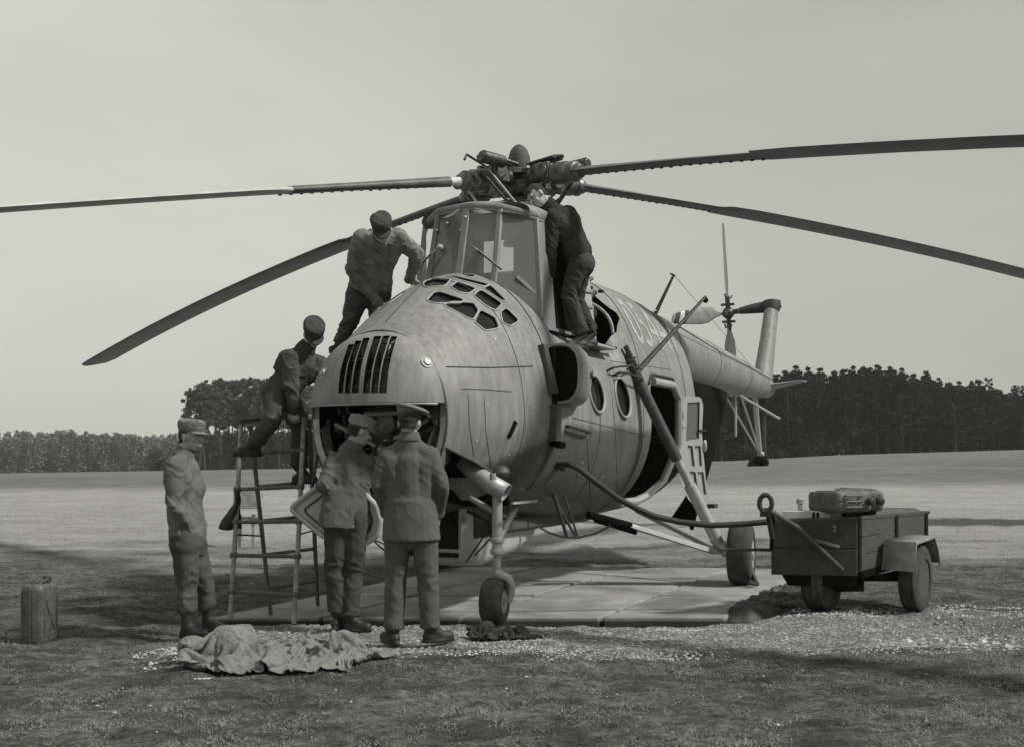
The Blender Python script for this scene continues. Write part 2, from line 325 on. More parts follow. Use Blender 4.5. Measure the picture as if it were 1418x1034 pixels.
# concrete pad of separate slabs laid along the helicopter's heading
TH = R(25.8); NX, NY = -.86, 9.6; CS, SN = math.cos(TH), math.sin(TH)
pad = thing('concrete_pad', (0, 11, 0), 'pale concrete slab pad under the helicopter wheels, dark joints between the slabs', 'pad')
def pad_pts():
    y0 = 9.72; k = .455                      # side slope dx/dy
    cols_ = [-2.75, -1.72, -.45, .80, 1.93]; rows_ = [y0, 11.25, 12.85, 14.4]
    for i in range(len(cols_) - 1):
        for j in range(len(rows_) - 1):
            g = .022; a, b = cols_[i] + g, cols_[i + 1] - g; c, d = rows_[j] + (g if j else 0), rows_[j + 1] - g
            # back edge tilts a little towards the camera on the right
            f = lambda x, y: (x + (y - y0) * k, y - (.22 * (x + 3) / 2 if j == 2 and y > 14 else 0))
            z = random.uniform(-.012, .004)
            poly = [f(a, c), f(b, c), f(b, d), f(a, d)]
            mb = MB(); mb.loft([[(x, y, -.14) for x, y in poly], [(x, y, z + random.uniform(-.006, .006)) for x, y in poly]])
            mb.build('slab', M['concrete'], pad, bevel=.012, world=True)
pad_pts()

# ------------------------------------------------------------------ helicopter (own space: x aft from the nose wheels, y to its right side, z up)
heli = thing('helicopter', (NX, NY, 0), 'large grey military helicopter with four blade rotor and open nose cowl, parked on the slabs', 'helicopter', rz=math.pi / 2 - TH)
HM = Matrix.Translation(heli.location) @ heli.rotation_euler.to_matrix().to_4x4(); HI = HM.inverted()
def hv(s, l, z): return Vector((s, -l, z))                 # l counts to the helicopter's left (the side seen)
def hw(s, l, z): return HM @ hv(s, l, z)
def loc(w): return HI @ Vector(w)
HULL = [(-.60, .655, 1.75, 2.48, 1.03, 2.0), (-.42, .72, 1.76, 2.62, 1.0, 2.0), (-.1, .81, 1.77, 2.83, .95, 2.0), (.2, .88, 1.78, 2.98, .90, 2.0), (.5, .94, 1.8, 3.11, .86, 2.0),
        (.85, .98, 1.8, 3.18, .83, 2.0), (1.2, 1.0, 1.8, 3.12, .80, 2.0), (1.7, 1.0, 1.8, 2.93, .76, 2.15), (2.3, 1.0, 1.8, 2.85, .73, 2.3), (2.72, 1.0, 1.8, 2.86, .72, 2.3),
        (2.86, 1.0, 1.83, 3.2, .72, 2.2), (3.05, 1.0, 1.85, 3.40, .72, 2.15), (3.4, 1.0, 1.85, 3.52, .72, 2.15), (4.2, 1.0, 1.85, 3.53, .74, 2.1), (5.0, 1.0, 1.9, 3.48, .78, 2.1), (5.45, .98, 1.95, 3.45, .86, 2.05)]
def section(k, n=72):
    s, w, zc, zt, zb, e = k; ring = []
    for i in range(n):
        a = 2 * math.pi * i / n; c, d = math.cos(a), math.sin(a)
        ring.append(hv(s, w * sgnpow(c, 2 / e), zc + ((zt - zc) if d > 0 else (zc - zb)) * sgnpow(d, 2 / e)))
    return ring
xs = np.concatenate([np.linspace(-.6, 2.7, 34), np.linspace(2.74, 3.1, 10), np.linspace(3.2, 5.45, 20)])
hv_rows = pchip(HULL, xs)
hullmb = MB(); hullmb.loft([section((x, *r)) for x, r in zip(xs, hv_rows)])
hull_me = hullmb.mesh('fuselage', M['hull'], 0)
bm_ = bmesh.new(); bm_.from_mesh(hull_me); HBVH = BVHTree.FromBMesh(bm_); bm_.free()
CAML = HI @ Vector((0, 0, HC))
def hit(px, py, bvh=None):
    """the place on the fuselage skin that the picture shows at px, py -> (point, normal) in helicopter space"""
    d = (HI.to_3x3() @ Vector(((px - 709) / FPX, 1, (HOR - py) / FPX))).normalized()
    p, n, i, dist = (bvh or HBVH).ray_cast(CAML, d)
    if p is None:
        p, n, i, dist = (bvh or HBVH).find_nearest(CAML + d * 10.5)
    if n.dot(CAML - p) < 0: n = -n
    return p, n
def hits(poly, bvh=None):
    r = [hit(x, y, bvh) for x, y in poly]; n = sum((b for a, b in r), Vector()).normalized(); return [a for a, b in r], n
def rounded(poly, k=3, f=.22):
    out = []; n = len(poly); poly = [Vector((*p, 0)) for p in poly]
    for i in range(n):
        a, b, c = poly[i - 1], poly[i], poly[(i + 1) % n]; p0 = b.lerp(a, f); p1 = b.lerp(c, f)
        for j in range(k + 1):
            t = j / k; q = p0.lerp(b, t).lerp(b.lerp(p1, t), t); out.append((q.x, q.y))
    return out
mir = lambda v: Vector((v.x, -v.y, v.z))
cutmb = MB(); panes = []
def cut_window(poly, depth=.035, mirror=True, mi=1, out=.06, glass=True, frame=True):
    pts, n = hits(poly)
    for fl in ((lambda v: v), mir) if mirror else ((lambda v: v),):
        q = [fl(p) for p in pts]; m = fl(n)
        cutmb.prism([p + m * out for p in q], -m * (out + depth), mi)
        if glass: panes.append(([p - m * (depth * .55) for p in q], m, [p + m * .002 for p in q], frame))
# nose glazing (two rows of small panes below the windscreen) - picture outlines, found on the skin
glz = [[(588, 392), (600, 387), (622, 388), (614, 396), (590, 397)], [(626, 398), (634, 392), (657, 400), (648, 406), (636, 404)],
       [(658, 411), (667, 404), (693, 420), (685, 428), (675, 424)], [(694, 434), (701, 429), (717, 444), (706, 450), (697, 446)],
       [(594, 416), (602, 407), (610, 406), (639, 415), (634, 419), (602, 419)], [(617, 423), (630, 420), (654, 421), (660, 430), (653, 441)],
       [(659, 446), (666, 432), (684, 441), (689, 453), (672, 456)],
       [(628, 378), (636, 376), (658, 382), (652, 384)], [(622, 384), (634, 384), (674, 393), (668, 396), (648, 391)], [(671, 401), (680, 397), (700, 416), (693, 415)]]
def grow(p, k=1.17):
    cx, cy = sum(a for a, b in p) / len(p), sum(b for a, b in p) / len(p); return [(cx + (a - cx) * k, cy + (b - cy) * k * 1.06) for a, b in p]
for i, p in enumerate(glz): cut_window(rounded(grow(p)), mirror=(i not in (0, 7, 8)))
for (cx, cy) in ((826, 545), (862, 550)):
    p, n = hit(cx, cy); u = Vector((1, 0, 0)); u = (u - n * u.dot(n)).normalized(); w = n.cross(u); r = .215 if cx > 850 else .19
    ring = [p + u * math.cos(a) * r + w * math.sin(a) * r for a in [2 * math.pi * k / 28 for k in range(28)]]
    for fl in ((lambda v: v), mir):
        m = fl(n); q = [fl(v) for v in ring]; cutmb.prism([v + m * .08 for v in q], -m * .14, 1)
        panes.append(([v - m * .03 for v in q], m, [v + m * .004 for v in q], True))
# cabin door opening: a deep dark room inside
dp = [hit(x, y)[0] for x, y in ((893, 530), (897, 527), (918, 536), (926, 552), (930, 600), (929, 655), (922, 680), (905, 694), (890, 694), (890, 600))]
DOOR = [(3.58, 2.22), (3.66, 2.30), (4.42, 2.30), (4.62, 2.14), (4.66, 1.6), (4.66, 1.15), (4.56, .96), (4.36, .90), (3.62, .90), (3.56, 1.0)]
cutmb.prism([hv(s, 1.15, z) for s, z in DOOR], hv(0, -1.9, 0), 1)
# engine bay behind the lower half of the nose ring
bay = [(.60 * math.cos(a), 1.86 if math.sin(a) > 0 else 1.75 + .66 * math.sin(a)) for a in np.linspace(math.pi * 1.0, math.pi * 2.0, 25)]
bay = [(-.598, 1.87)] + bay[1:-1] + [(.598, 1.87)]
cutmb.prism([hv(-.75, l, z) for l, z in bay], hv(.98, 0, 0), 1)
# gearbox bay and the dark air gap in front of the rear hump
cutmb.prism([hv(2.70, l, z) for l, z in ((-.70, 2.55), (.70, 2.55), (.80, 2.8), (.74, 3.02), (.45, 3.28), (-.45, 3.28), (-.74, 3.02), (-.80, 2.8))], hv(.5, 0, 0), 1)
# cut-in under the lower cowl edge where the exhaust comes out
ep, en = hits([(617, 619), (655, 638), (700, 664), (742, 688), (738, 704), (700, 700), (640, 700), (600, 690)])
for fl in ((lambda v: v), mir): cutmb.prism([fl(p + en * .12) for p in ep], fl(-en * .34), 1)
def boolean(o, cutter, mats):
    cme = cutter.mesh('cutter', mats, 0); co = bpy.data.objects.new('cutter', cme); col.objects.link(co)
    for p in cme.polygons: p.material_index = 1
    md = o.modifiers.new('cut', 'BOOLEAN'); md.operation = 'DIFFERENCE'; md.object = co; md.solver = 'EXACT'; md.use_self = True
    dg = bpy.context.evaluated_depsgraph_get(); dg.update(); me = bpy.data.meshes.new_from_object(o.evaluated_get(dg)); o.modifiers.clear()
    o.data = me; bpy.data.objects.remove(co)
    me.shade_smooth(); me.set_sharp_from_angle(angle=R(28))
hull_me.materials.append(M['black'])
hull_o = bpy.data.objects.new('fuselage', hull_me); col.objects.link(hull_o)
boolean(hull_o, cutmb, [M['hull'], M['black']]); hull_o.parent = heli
for q, m, rim, fr in panes:
    g = MB().add(q + [p - m * .004 for p in q], [tuple(range(len(q))), tuple(range(len(q), 2 * len(q)))[::-1]]).build('window_pane', M['glassd'], hull_o, 0)
    if fr: MB().tube(rim + [rim[0]], .008 if len(q) < 28 else .014, 6, caps=False).build('window_frame', M['frame'], hull_o)
# panel seams that follow the skin
def seam(pts, r=.005, name='panel_seam', m='seam', lift=.0015, steps=14, bvh=None):
    out = []
    for a, b in zip(pts[:-1], pts[1:]):
        for i in range(steps): t = i / steps; out.append(hit(a[0] + (b[0] - a[0]) * t, a[1] + (b[1] - a[1]) * t, bvh))
    out.append(hit(*pts[-1], bvh)); return MB().tube([p + n * lift for p, n in out], r, 6).build(name, M[m], hull_o)
seam([(618, 508), (680, 509), (738, 507)], .006); seam([(617, 619), (655, 638), (700, 664), (742, 688), (762, 694)], .012, lift=-.002)
seam([(639, 538), (672, 539), (708, 542)], .004); seam([(534, 446), (560, 418), (583, 395)], .006)
seam([(762, 694), (800, 697), (846, 700), (900, 706)], .008); seam([(792, 578), (850, 592), (895, 603)], .004)
seam([(648, 545), (650, 590), (656, 630)], .0025); seam([(670, 545), (673, 600), (680, 645)], .0025); seam([(812, 600), (816, 660), (818, 695)], .0025); seam([(843, 510), (852, 600), (856, 700)], .0025)
seam([(845, 500), (880, 505), (930, 512)], .003)
for s0, r0 in ((.84, .006), (.34, .003), (1.95, .003), (3.3, .004), (4.95, .004)):
    k = pchip(HULL, np.array([s0]))[0]; ring = section((s0, *k), 96)
    a0, a1 = (0, 97) if s0 not in (1.95,) else (56, 96 + 40)
    ring = [ring[i % 96] for i in range(a0, a1)]
    c = Vector((s0, 0, 1.8)); MB().tube([c + (p - c) * 1.0015 for p in ring], r0, 6, caps=False).build('panel_seam', M['seam'], hull_o)
# reinforcing strip along the cabin roof edge, small vents, handles
def slab_on(px, py, w, h, t, m, name='access_hatch', rot=0):
    p, n = hit(px, py); u = Vector((1, 0, 0)); u = (u - n * u.dot(n)).normalized(); v = n.cross(u)
    if v.z < 0: v = -v
    c, s = math.cos(rot), math.sin(rot); u, v = u * c + v * s, v * c - u * s
    mb = MB(); q = [p + u * (i * w / 2) + v * (j * h / 2) for i, j in ((-1, -1), (1, -1), (1, 1), (-1, 1))]
    mb.prism([x - n * .03 for x in q], n * (.03 + t)); return mb.build(name, M[m], hull_o, 30, .004)
slab_on(709, 594, .045, .16, .012, 'black', 'vent_slot', -.5)
slab_on(765, 585, .10, .33, .07, 'seam', 'intake_duct'); slab_on(757, 512, .10, .46, .05, 'seam', 'intake_recess')
slab_on(765, 613, .12, .06, .11, 'black', 'duct_foot')
for px, py in ((686, 470), (675, 560), (705, 630), (733, 560), (806, 640), (835, 660), (724, 610), (660, 610)): slab_on(px, py, .022, .022, .004, 'steel', 'fastener')
def handle(p0, p1, out=.06, r=.009, m='dark'):
    a, n = hit(*p0); b, n2 = hit(*p1)
    MB().tube([a - n * .01, a + n * out * .8, a.lerp(b, .2) + n * out, a.lerp(b, .8) + n * out, b + n * out * .8, b - n * .01], r, 8).build('grab_handle', M[m], hull_o)
handle((783, 590), (812, 598), .05, .014); handle((840, 514), (868, 512), .10, .012); handle((848, 520), (880, 530), .12, .012)
# side number
cu = bpy.data.curves.new('number', 'FONT'); cu.body = '0544'; cu.size = 1; cu.space_character = 1.02
to = bpy.data.objects.new('number', cu); col.objects.link(to); bpy.context.view_layer.update()
dg = bpy.context.evaluated_depsgraph_get(); tme = bpy.data.meshes.new_from_object(to.evaluated_get(dg)); bpy.data.objects.remove(to)
bt = bmesh.new(); bt.from_mesh(tme); bmesh.ops.triangulate(bt, faces=bt.faces)
bmesh.ops.subdivide_edges(bt, edges=[e for e in bt.edges if e.calc_length() > .12], cuts=3); bmesh.ops.triangulate(bt, faces=bt.faces)
bx = [v.co.x for v in bt.verts]; by = [v.co.y for v in bt.verts]; x0, x1, y0, y1 = min(bx), max(bx), min(by), max(by)
NS0, NS1, NZ0, NZ1 = 3.45, 4.85, 2.72, 3.27
for v in bt.verts:
    u = (v.co.x - x0) / (x1 - x0); w = (v.co.y - y0) / (y1 - y0)
    p, n, i, d = HBVH.ray_cast(hv(NS0 + (NS1 - NS0) * u, 2.5, NZ0 + (NZ1 - NZ0) * w), hv(0, -1, 0)); v.co = p + (n if n.dot(hv(0, 1, .1)) > 0 else -n) * .004
bt.to_mesh(tme); bt.free(); tme.materials.clear(); tme.materials.append(M['number'])
no = bpy.data.objects.new('side_number', tme); col.objects.link(no); no.parent = hull_o

# nose ring, louvred upper door
def dome(l, z, out=0.0):
    a, b = .655 + out, .73 + out; q = max(0, 1 - (abs(l) / a) ** 2.2 - (abs(z - 1.75) / b) ** 2.2); return -.60 - out - .36 * q ** .55
mbd = MB(); ZE = 1.875; outer, inner = [], []
nu, nv = 44, 26
def dgrid(off):
    rows = []
    for j in range(nv + 1):
        tj = j / nv; z = ZE + (2.478 - ZE) * math.sin(tj * math.pi / 2); hwid = .652 * max(0, 1 - ((z - 1.75) / .73) ** 2.2) ** (1 / 2.2)
        rows.append([hv(dome(hwid * math.sin(math.pi / 2 * (2 * i / nu - 1)), z) + off, hwid * .999 * math.sin(math.pi / 2 * (2 * i / nu - 1)), z) for i in range(nu + 1)])
    return rows
A = dgrid(0); B_ = dgrid(.035); nA = (nu + 1) * (nv + 1); vs = [p for r in A for p in r] + [p for r in B_ for p in r]; fs = []
ix = lambda i, j, o=0: o * nA + j * (nu + 1) + i
for j in range(nv):
    for i in range(nu): fs += [(ix(i, j), ix(i + 1, j), ix(i + 1, j + 1), ix(i, j + 1)), (ix(i, j, 1), ix(i, j + 1, 1), ix(i + 1, j + 1, 1), ix(i + 1, j, 1))]
for i in range(nu): fs += [(ix(i, 0), ix(i, 0, 1), ix(i + 1, 0, 1), ix(i + 1, 0)), (ix(i, nv), ix(i + 1, nv), ix(i + 1, nv, 1), ix(i, nv, 1))]
for j in range(nv): fs += [(ix(0, j), ix(0, j + 1), ix(0, j + 1, 1), ix(0, j, 1)), (ix(nu, j), ix(nu, j, 1), ix(nu, j + 1, 1), ix(nu, j + 1))]
mbd.add(vs, fs); dme = mbd.mesh('nose_door', M['hull'], 0); dme.materials.append(M['black'])
bq = bmesh.new(); bq.from_mesh(dme); DBVH = BVHTree.FromBMesh(bq); bq.free()
dcuts = []; slots = []
def slotpoly(b0, b1, t0, t1, yb, yt):
    L_, R_ = [], []
    for k in range(9):
        t = k / 8; bow = -3.5 * math.sin(math.pi * t); y = yb + (yt - yb) * t
        L_.append((b0 + (t0 - b0) * t + bow, y)); R_.append((b1 + (t1 - b1) * t + bow, y))
    return L_ + R_[::-1]
for b0, b1, t0, t1, yt in ((468.5, 475.5, 483, 490.5, 477), (477.2, 485.2, 492.5, 501, 472), (487, 496.5, 503.5, 512.5, 468), (502.5, 512, 518.5, 528.6, 465.5), (513.5, 523.2, 530.7, 540, 465), (524.8, 535.5, 542, 550.5, 466)):
    slots.append(slotpoly(b0, b1, t0, t1, 544, yt))
for sp in slots:
    pts = [hit(x, y, DBVH)[0] for x, y in sp]
    one = MB(); one.loft([[p + hv(-.08, 0, 0) for p in pts], [p + hv(.05, 0, 0) for p in pts]], mi=1); dcuts.append(one)
    # strips of dark mesh set behind the slots
dob = bpy.data.objects.new('nose_door', dme); col.objects.link(dob); 
for one in dcuts:
    nf = len(dob.data.polygons); boolean(dob, one, [M['hull'], M['black']])
dob.parent = heli
for sp in slots:
    pts = [hit(x, y, DBVH)[0] + hv(.022, 0, 0) for x, y in sp]
    MB().loft([pts, [p + hv(.004, 0, 0) for p in pts]]).build('louvre_mesh', M['glassd'], dob, 0)
    for k in range(1, 8, 2):
        a, b = pts[k], pts[17 - k]; MB().beam(a, b, .006, .006).build('louvre_bar', M['dmetal'], dob, 0)
for px, py, r in ((591, 502, .035), (448, 516, .03)):
    p, n = hit(px, py, DBVH); MB().lathe(p - n * .01, n, [(0, r), (.02, r), (.03, r * .8), (.034, 0)], 16).build('door_latch', M['steel'], dob)
    MB().lathe(p - n * .01, n, [(0, r * 1.5), (.013, r * 1.5), (.016, r * 1.2), (.017, 0)], 20).build('latch_plate', M['frame'], dob)
ringp = [hv(-.60, .66 * math.cos(a), 1.75 + (.737 if math.sin(a) > 0 else .727) * math.sin(a)) for a in np.linspace(0, 2 * math.pi, 73)]
MB().tube(ringp, .011, 8, caps=False).build('nose_ring', M['seam'], heli)
# lighter sill of the open bay and lip under the upper door
rows = [[hv(s_, k * math.cos(a), 1.75 + k * 1.1 * math.sin(a)) for a in np.linspace(math.pi * .995, math.pi * 2.005, 40)] for s_, k in ((-.60, .655), (-.615, .65), (-.60, .60), (-.45, .595), (-.45, .645))]
MB().loft(rows, caps=False, closed=False).build('bay_sill', M['steel'], heli)
MB().beam(hv(-.93, -.1, 1.87), hv(-.93, .1, 1.87), .03, .02).build('door_hinge', M['frame'], dob)
lip = [hv(dome(l, ZE) + .012, l, ZE - .012) for l in np.linspace(-.62, .62, 30)]; MB().tube(lip, .011, 6).build('door_lip', M['frame'], dob)
# engine inside the bay
eng = MB(); eng.lathe(hv(-.05, 0, 1.72), hv(-1, 0, 0), [(0, .40), (.12, .40), (.14, .28), (.3, .24), (.34, .1), (.42, .08), (.43, 0)], 28)
for k in range(9):
    a = 2 * math.pi * k / 9 + .2; c = hv(-.12, .33 * math.cos(a), 1.62 + .33 * math.sin(a)); d = hv(0, math.cos(a), math.sin(a))
    eng.lathe(c - d * .1, d, [(0, .085), (.06, .085), (.06, .1), (.07, .1), (.07, .085), (.1, .085), (.1, .1), (.11, .1), (.11, .085), (.2, .08), (.22, .05)], 14)
en_o = eng.build('engine', M['engine'], heli)
for p, q, r, m in (((-.5, -.5, 1.72), (-.42, -.12, 1.52), .018, 'light'), ((-.5, -.56, 1.48), (-.45, -.15, 1.3), .02, 'light'), ((-.48, .05, 1.5), (-.46, .55, 1.72), .02, 'dmetal'),
                   ((-.5, -.2, 1.80), (-.5, .22, 1.81), .02, 'light'), ((-.42, .3, 1.3), (-.45, .5, 1.75), .03, 'engine'), ((-.45, -.35, 1.2), (-.45, -.45, 1.8), .015, 'dmetal')):
    MB().tube([hv(*p), hv(*q)], r, 10).build('engine_pipe', M[m], en_o)
for c, r, m in (((-.47, -.48, 1.68), .045, 'engine'), ((-.45, -.42, 1.5), .075, 'engine'), ((-.43, -.22, 1.60), .03, 'engine'), ((-.42, .1, 1.62), .035, 'dmetal'), ((-.45, -.34, 1.76), .035, 'light'),
                ((-.46, .42, 1.78), .025, 'steel'), ((-.44, -.08, 1.5), .05, 'light'), ((-.42, .22, 1.48), .07, 'engine'), ((-.45, .5, 1.5), .045, 'engine')):
    MB().ball(hv(*c), r, (1, 1, .9), 14).build('engine_fitting', M[m], en_o)
rb = random.Random(11)
for k in range(26):
    x_, z_ = rb.uniform(-.52, .52), rb.uniform(1.2, 1.84)
    if (x_ / .58) ** 2 + ((z_ - 1.75) / .62) ** 2 > .9: continue
    a = hv(rb.uniform(-.5, -.35), x_, z_); b = a + hv(rb.uniform(-.08, .2), rb.uniform(-.28, .28), rb.uniform(-.22, .22)); c_ = a.lerp(b, .5) + hv(0, rb.uniform(-.05, .05), rb.uniform(-.06, .06))
    MB().tube([a, c_, b], rb.choice((.008, .012, .018)), 8).build('engine_pipe', M[rb.choice(('light', 'engine', 'dmetal', 'steel'))], en_o)
    if k % 3 == 0: MB().lathe(a, b - a, [(0, .03), (.01, .045), (.07, .045), (.08, .03)], 12).build('engine_fitting', M[rb.choice(('light', 'engine'))], en_o)
rv = MB()
def rivet(p, n): 
    u, v = frame_of(n)[1:]; rv.add([p + u * .0045, p + v * .0045, p - u * .0045, p - v * .0045, p + n * .003], [(0, 1, 4), (1, 2, 4), (2, 3, 4), (3, 0, 4)])
for s0 in (-.50, .28, .40, .78, .90, 1.5, 1.89, 2.01, 2.6, 3.25, 3.36, 3.9, 4.9, 5.0):
    kk = pchip(HULL, np.array([s0]))[0]; rg_ = section((s0, *kk), 150)
    for i_ in range(150):
        p = rg_[i_]; n = (p - Vector((s0, 0, 1.85))); n.x = 0; n.normalize()
        if s0 > .3 and 20 < i_ < 55: continue
        rivet(p + n * .001, n)
for z_ in (2.40, 2.34, 1.66, 1.60, 1.05):
    for s_ in np.arange(.1, 5.3, .055):
        for sg in (2.5, -2.5):
            p, n, i_, d_ = HBVH.ray_cast(hv(s_, sg, z_), hv(0, -sg, 0))
            if p is not None: n = n if n.dot(hv(0, sg, 0)) > 0 else -n; rivet(p + n * .001, n)
tag(rv.build('rivets', M['seam'], hull_o, 0), kind='stuff')
# lower nose door, swung down below the ring
pl = [(401, 704), (437, 676), (452, 671), (500, 678), (521, 700), (527, 722), (522, 742), (508, 752), (480, 755), (446, 742)]
pl = rounded(pl, 3, .18); dk = lambda x: 9.05 - (x - 401) * .0016; outer = [loc(at(x, y, dk(x))) for x, y in pl]
cen = sum(outer, Vector()) / len(outer); nd = (HI.to_3x3() @ Vector((.1, -1, .25))).normalized()
lowd = MB().prism([p for p in outer], -nd * .03).build('lower_nose_door', M['gond'], heli, 30)
MB().tube([p + nd * .01 for p in outer] + [outer[0] + nd * .01], .022, 8, caps=False).build('door_rim', M['light'], lowd)
MB().tube([cen + (p - cen) * .76 + nd * .008 for p in outer + [outer[0]]], .008, 6, caps=False).build('door_stiffener', M['dmetal'], lowd)
MB().tube([hv(-.62, -.60, 1.45), loc(at(432, 678, 9.02))], .012, 8).build('door_stay', M['dark'], lowd)
MB().tube([loc(at(436, 742, 9.0)), loc(at(436, 700, 9.1))], .012, 8).build('door_stay', M['dark'], lowd)

# cockpit canopy
def P3(s, l, z): return hv(s, l, z)
base = [(1.75, -.76, 2.80), (1.16, -.70, 2.78), (.83, -.36, 3.04), (.80, 0, 3.12), (.83, .36, 3.04), (1.16, .70, 2.74), (1.75, .76, 2.70)]
topp = [(1.85, -.62, 3.76), (1.22, -.60, 3.77), (1.02, -.34, 3.82), (.99, 0, 3.84), (1.02, .34, 3.80), (1.22, .62, 3.73), (1.85, .64, 3.74)]
cano = MB(); gl = []
for i in range(1, 6): cano.beam(P3(*base[i]), P3(*topp[i]), .055 if i != 3 else .07, .045, up=hv(-1, 0, 0))
for i in range(0, 6): cano.beam(P3(*topp[i]), P3(*topp[i + 1]), .05, .05)
for i in range(1, 5): cano.beam(P3(*base[i]) - hv(0, 0, .03), P3(*base[i + 1]) - hv(0, 0, .03), .05, .05)
co = cano.build('canopy_frame', M['hullu'], heli, 30, .008)
for i in range(1, 5):
    q = [P3(*base[i]), P3(*base[i + 1]), P3(*topp[i + 1]), P3(*topp[i])]; c = sum(q, Vector()) / 4
    n = (q[1] - q[0]).cross(q[3] - q[0]).normalized()
    q = [c + (p - c) * .985 for p in q]; MB().prism(q, n * .006).build('window_pane', M['glass'], co, 0)
# side sill cross bar of the port quarter window and door post
MB().beam(P3(1.0, .52, 3.14), P3(1.22, .70, 2.93), .03, .03).build('window_bar', M['hullu'], co)
for sg in (-1, 1):
    post = MB(); post.loft([[P3(*v) for v in ((1.17, sg * .70, 2.55), (1.42, sg * .75, 2.55), (1.42, sg * .70, 2.55), (1.17, sg * .65, 2.55))], [P3(*v) for v in ((1.23, sg * .63, 3.76), (1.36, sg * .645, 3.76), (1.36, sg * .60, 3.76), (1.23, sg * .58, 3.76))]])
    post.build('door_post', M['hullu'], co, 30, .01)
# curved roof with rounded edges, running back over the gearbox
rk = []
for s_, wd, zt, ze in ((.96, .30, 3.85, 3.80), (.955, .40, 3.875, 3.80), (1.0, .50, 3.90, 3.79), (1.1, .60, 3.915, 3.775), (1.25, .66, 3.925, 3.765), (1.6, .69, 3.92, 3.76), (1.95, .69, 3.88, 3.75)):
    rk.append([hv(s_ + abs(math.cos(a)) ** 2 * (.28 if s_ < 1.05 else .03), wd * math.cos(a), ze + (zt - ze) * math.sin(a) ** .7) for a in np.linspace(0, math.pi, 25)] + [hv(s_ + .03, -wd * .96, ze - .035), hv(s_ + .03, wd * .96, ze - .035)])
MB().loft(rk).build('cockpit_roof', M['hullu'], heli, 50)
MB().box(hv(1.02, -.04, 3.895), (.05, .14, .03)).build('roof_vent', M['black'], co)
for l in (.16, .24, .34, .42): MB().lathe(hv(1.5, l, 3.91), hv(0, 0, 1), [(0, .045), (.05, .045), (.055, .03), (.06, 0)], 12).build('roof_fitting', M['light'], co)
MB().tube([P3(*p) + hv(0, 0, .022) for p in topp[0:7]], .036, 10).build('roof_edge', M['hullu'], co)
# aft cockpit wall, seats, panel
MB().box(hv(1.9, 0, 2.95), (.05, 1.25, .7)).build('bulkhead', M['frame'], heli)
MB().box(hv(1.32, 0, 2.70), (1.0, 1.2, .06)).build('cockpit_floor', M['seam'], heli)
for sg in (-1, 1):
    mb = MB(); mb.box(hv(1.55, sg * .36, 3.1), (.30, .36, .08)); mb.box(hv(1.66, sg * .36, 3.36), (.07, .36, .62)); mb.ball(hv(1.62, sg * .36, 3.68), .1, (.6, 1, .8))
    mb.build('pilot_seat', M['seam'], heli, 30, .02)
MB().box(hv(1.02, 0, 3.06), (.16, .85, .22)).build('instrument_panel', M['frame'], heli, 30, .02)
for a, b in (((.855, -.24, 3.46), (.80, -.47, 3.26)), ((.93, .03, 3.50), (.80, .44, 3.20))):
    MB().tube([hv(*a), hv(*b)], .010, 6).build('wiper', M['steel'], co)
    MB().beam(hv(*a).lerp(hv(*b), .35) + hv(-.01, 0, 0), hv(*b) + hv(-.01, .02, -.02), .022, .012).build('wiper_blade', M['dark'], co)
    MB().lathe(hv(*a) + hv(.06, 0, 0), hv(-1, 0, 0), [(0, .03), (.06, .03), (.08, .012)], 12).build('wiper_hub', M['light'], co)
for l, z in ((-.2, 3.70), (.0, 3.74), (-.05, 3.62), (-.32, 3.64)): MB().ball(hv(.94, l, z), .018, n=10).build('window_fitting', M['steel'], co)

# gearbox fairing with an open dark bay on the left side and its hinged panel
gb = MB(); gb.loft([[hv(s_, l, z) for l, z in ((-.62, 2.6), (.62, 2.6), (.60, 3.2), (.42, 3.38), (-.42, 3.38), (-.60, 3.2))] for s_ in (1.93, 2.62)])
gbo = gb.build('gearbox_fairing', M['hullu'], heli, 30, .03)
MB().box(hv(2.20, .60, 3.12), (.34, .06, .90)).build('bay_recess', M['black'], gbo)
for sg in (-1, 1):
    wl = MB().loft([[hv(1.40, sg * .735, 2.55), hv(2.0, sg * .745, 2.55), hv(2.0, sg * .70, 2.55), hv(1.40, sg * .69, 2.55)], [hv(1.36, sg * .645, 3.77), hv(2.0, sg * .65, 3.77), hv(2.0, sg * .60, 3.77), hv(1.36, sg * .60, 3.77)]]).build('cockpit_wall', M['hullu'], heli, 30, .008)
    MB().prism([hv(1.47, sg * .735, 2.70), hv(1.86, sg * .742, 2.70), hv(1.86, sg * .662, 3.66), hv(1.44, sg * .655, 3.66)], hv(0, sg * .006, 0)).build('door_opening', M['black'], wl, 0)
pm = MB(); q = [hv(2.02, .75, 2.66), hv(2.22, .86, 2.64), hv(2.20, .78, 3.34), hv(2.0, .67, 3.5)]; pm.prism(q, hv(0, -.03, 0)); pmo = pm.build('bay_panel', M['light'], gbo, 30, .008)
for z in (2.8, 2.98, 3.14): MB().beam(hv(2.03, .77 - (z - 2.7) * .09, z), hv(2.20, .855 - (z - 2.7) * .09, z), .012, .02).build('panel_rib', M['frame'], pmo)
MB().beam(hv(1.18, .78, 2.625), hv(2.75, .86, 2.60), .05, .022).build('door_rail', M['black'], heli)
MB().box(hv(2.25, .83, 2.575), (.62, .22, .03)).build('step_plate', M['frame'], heli, 30, .006)
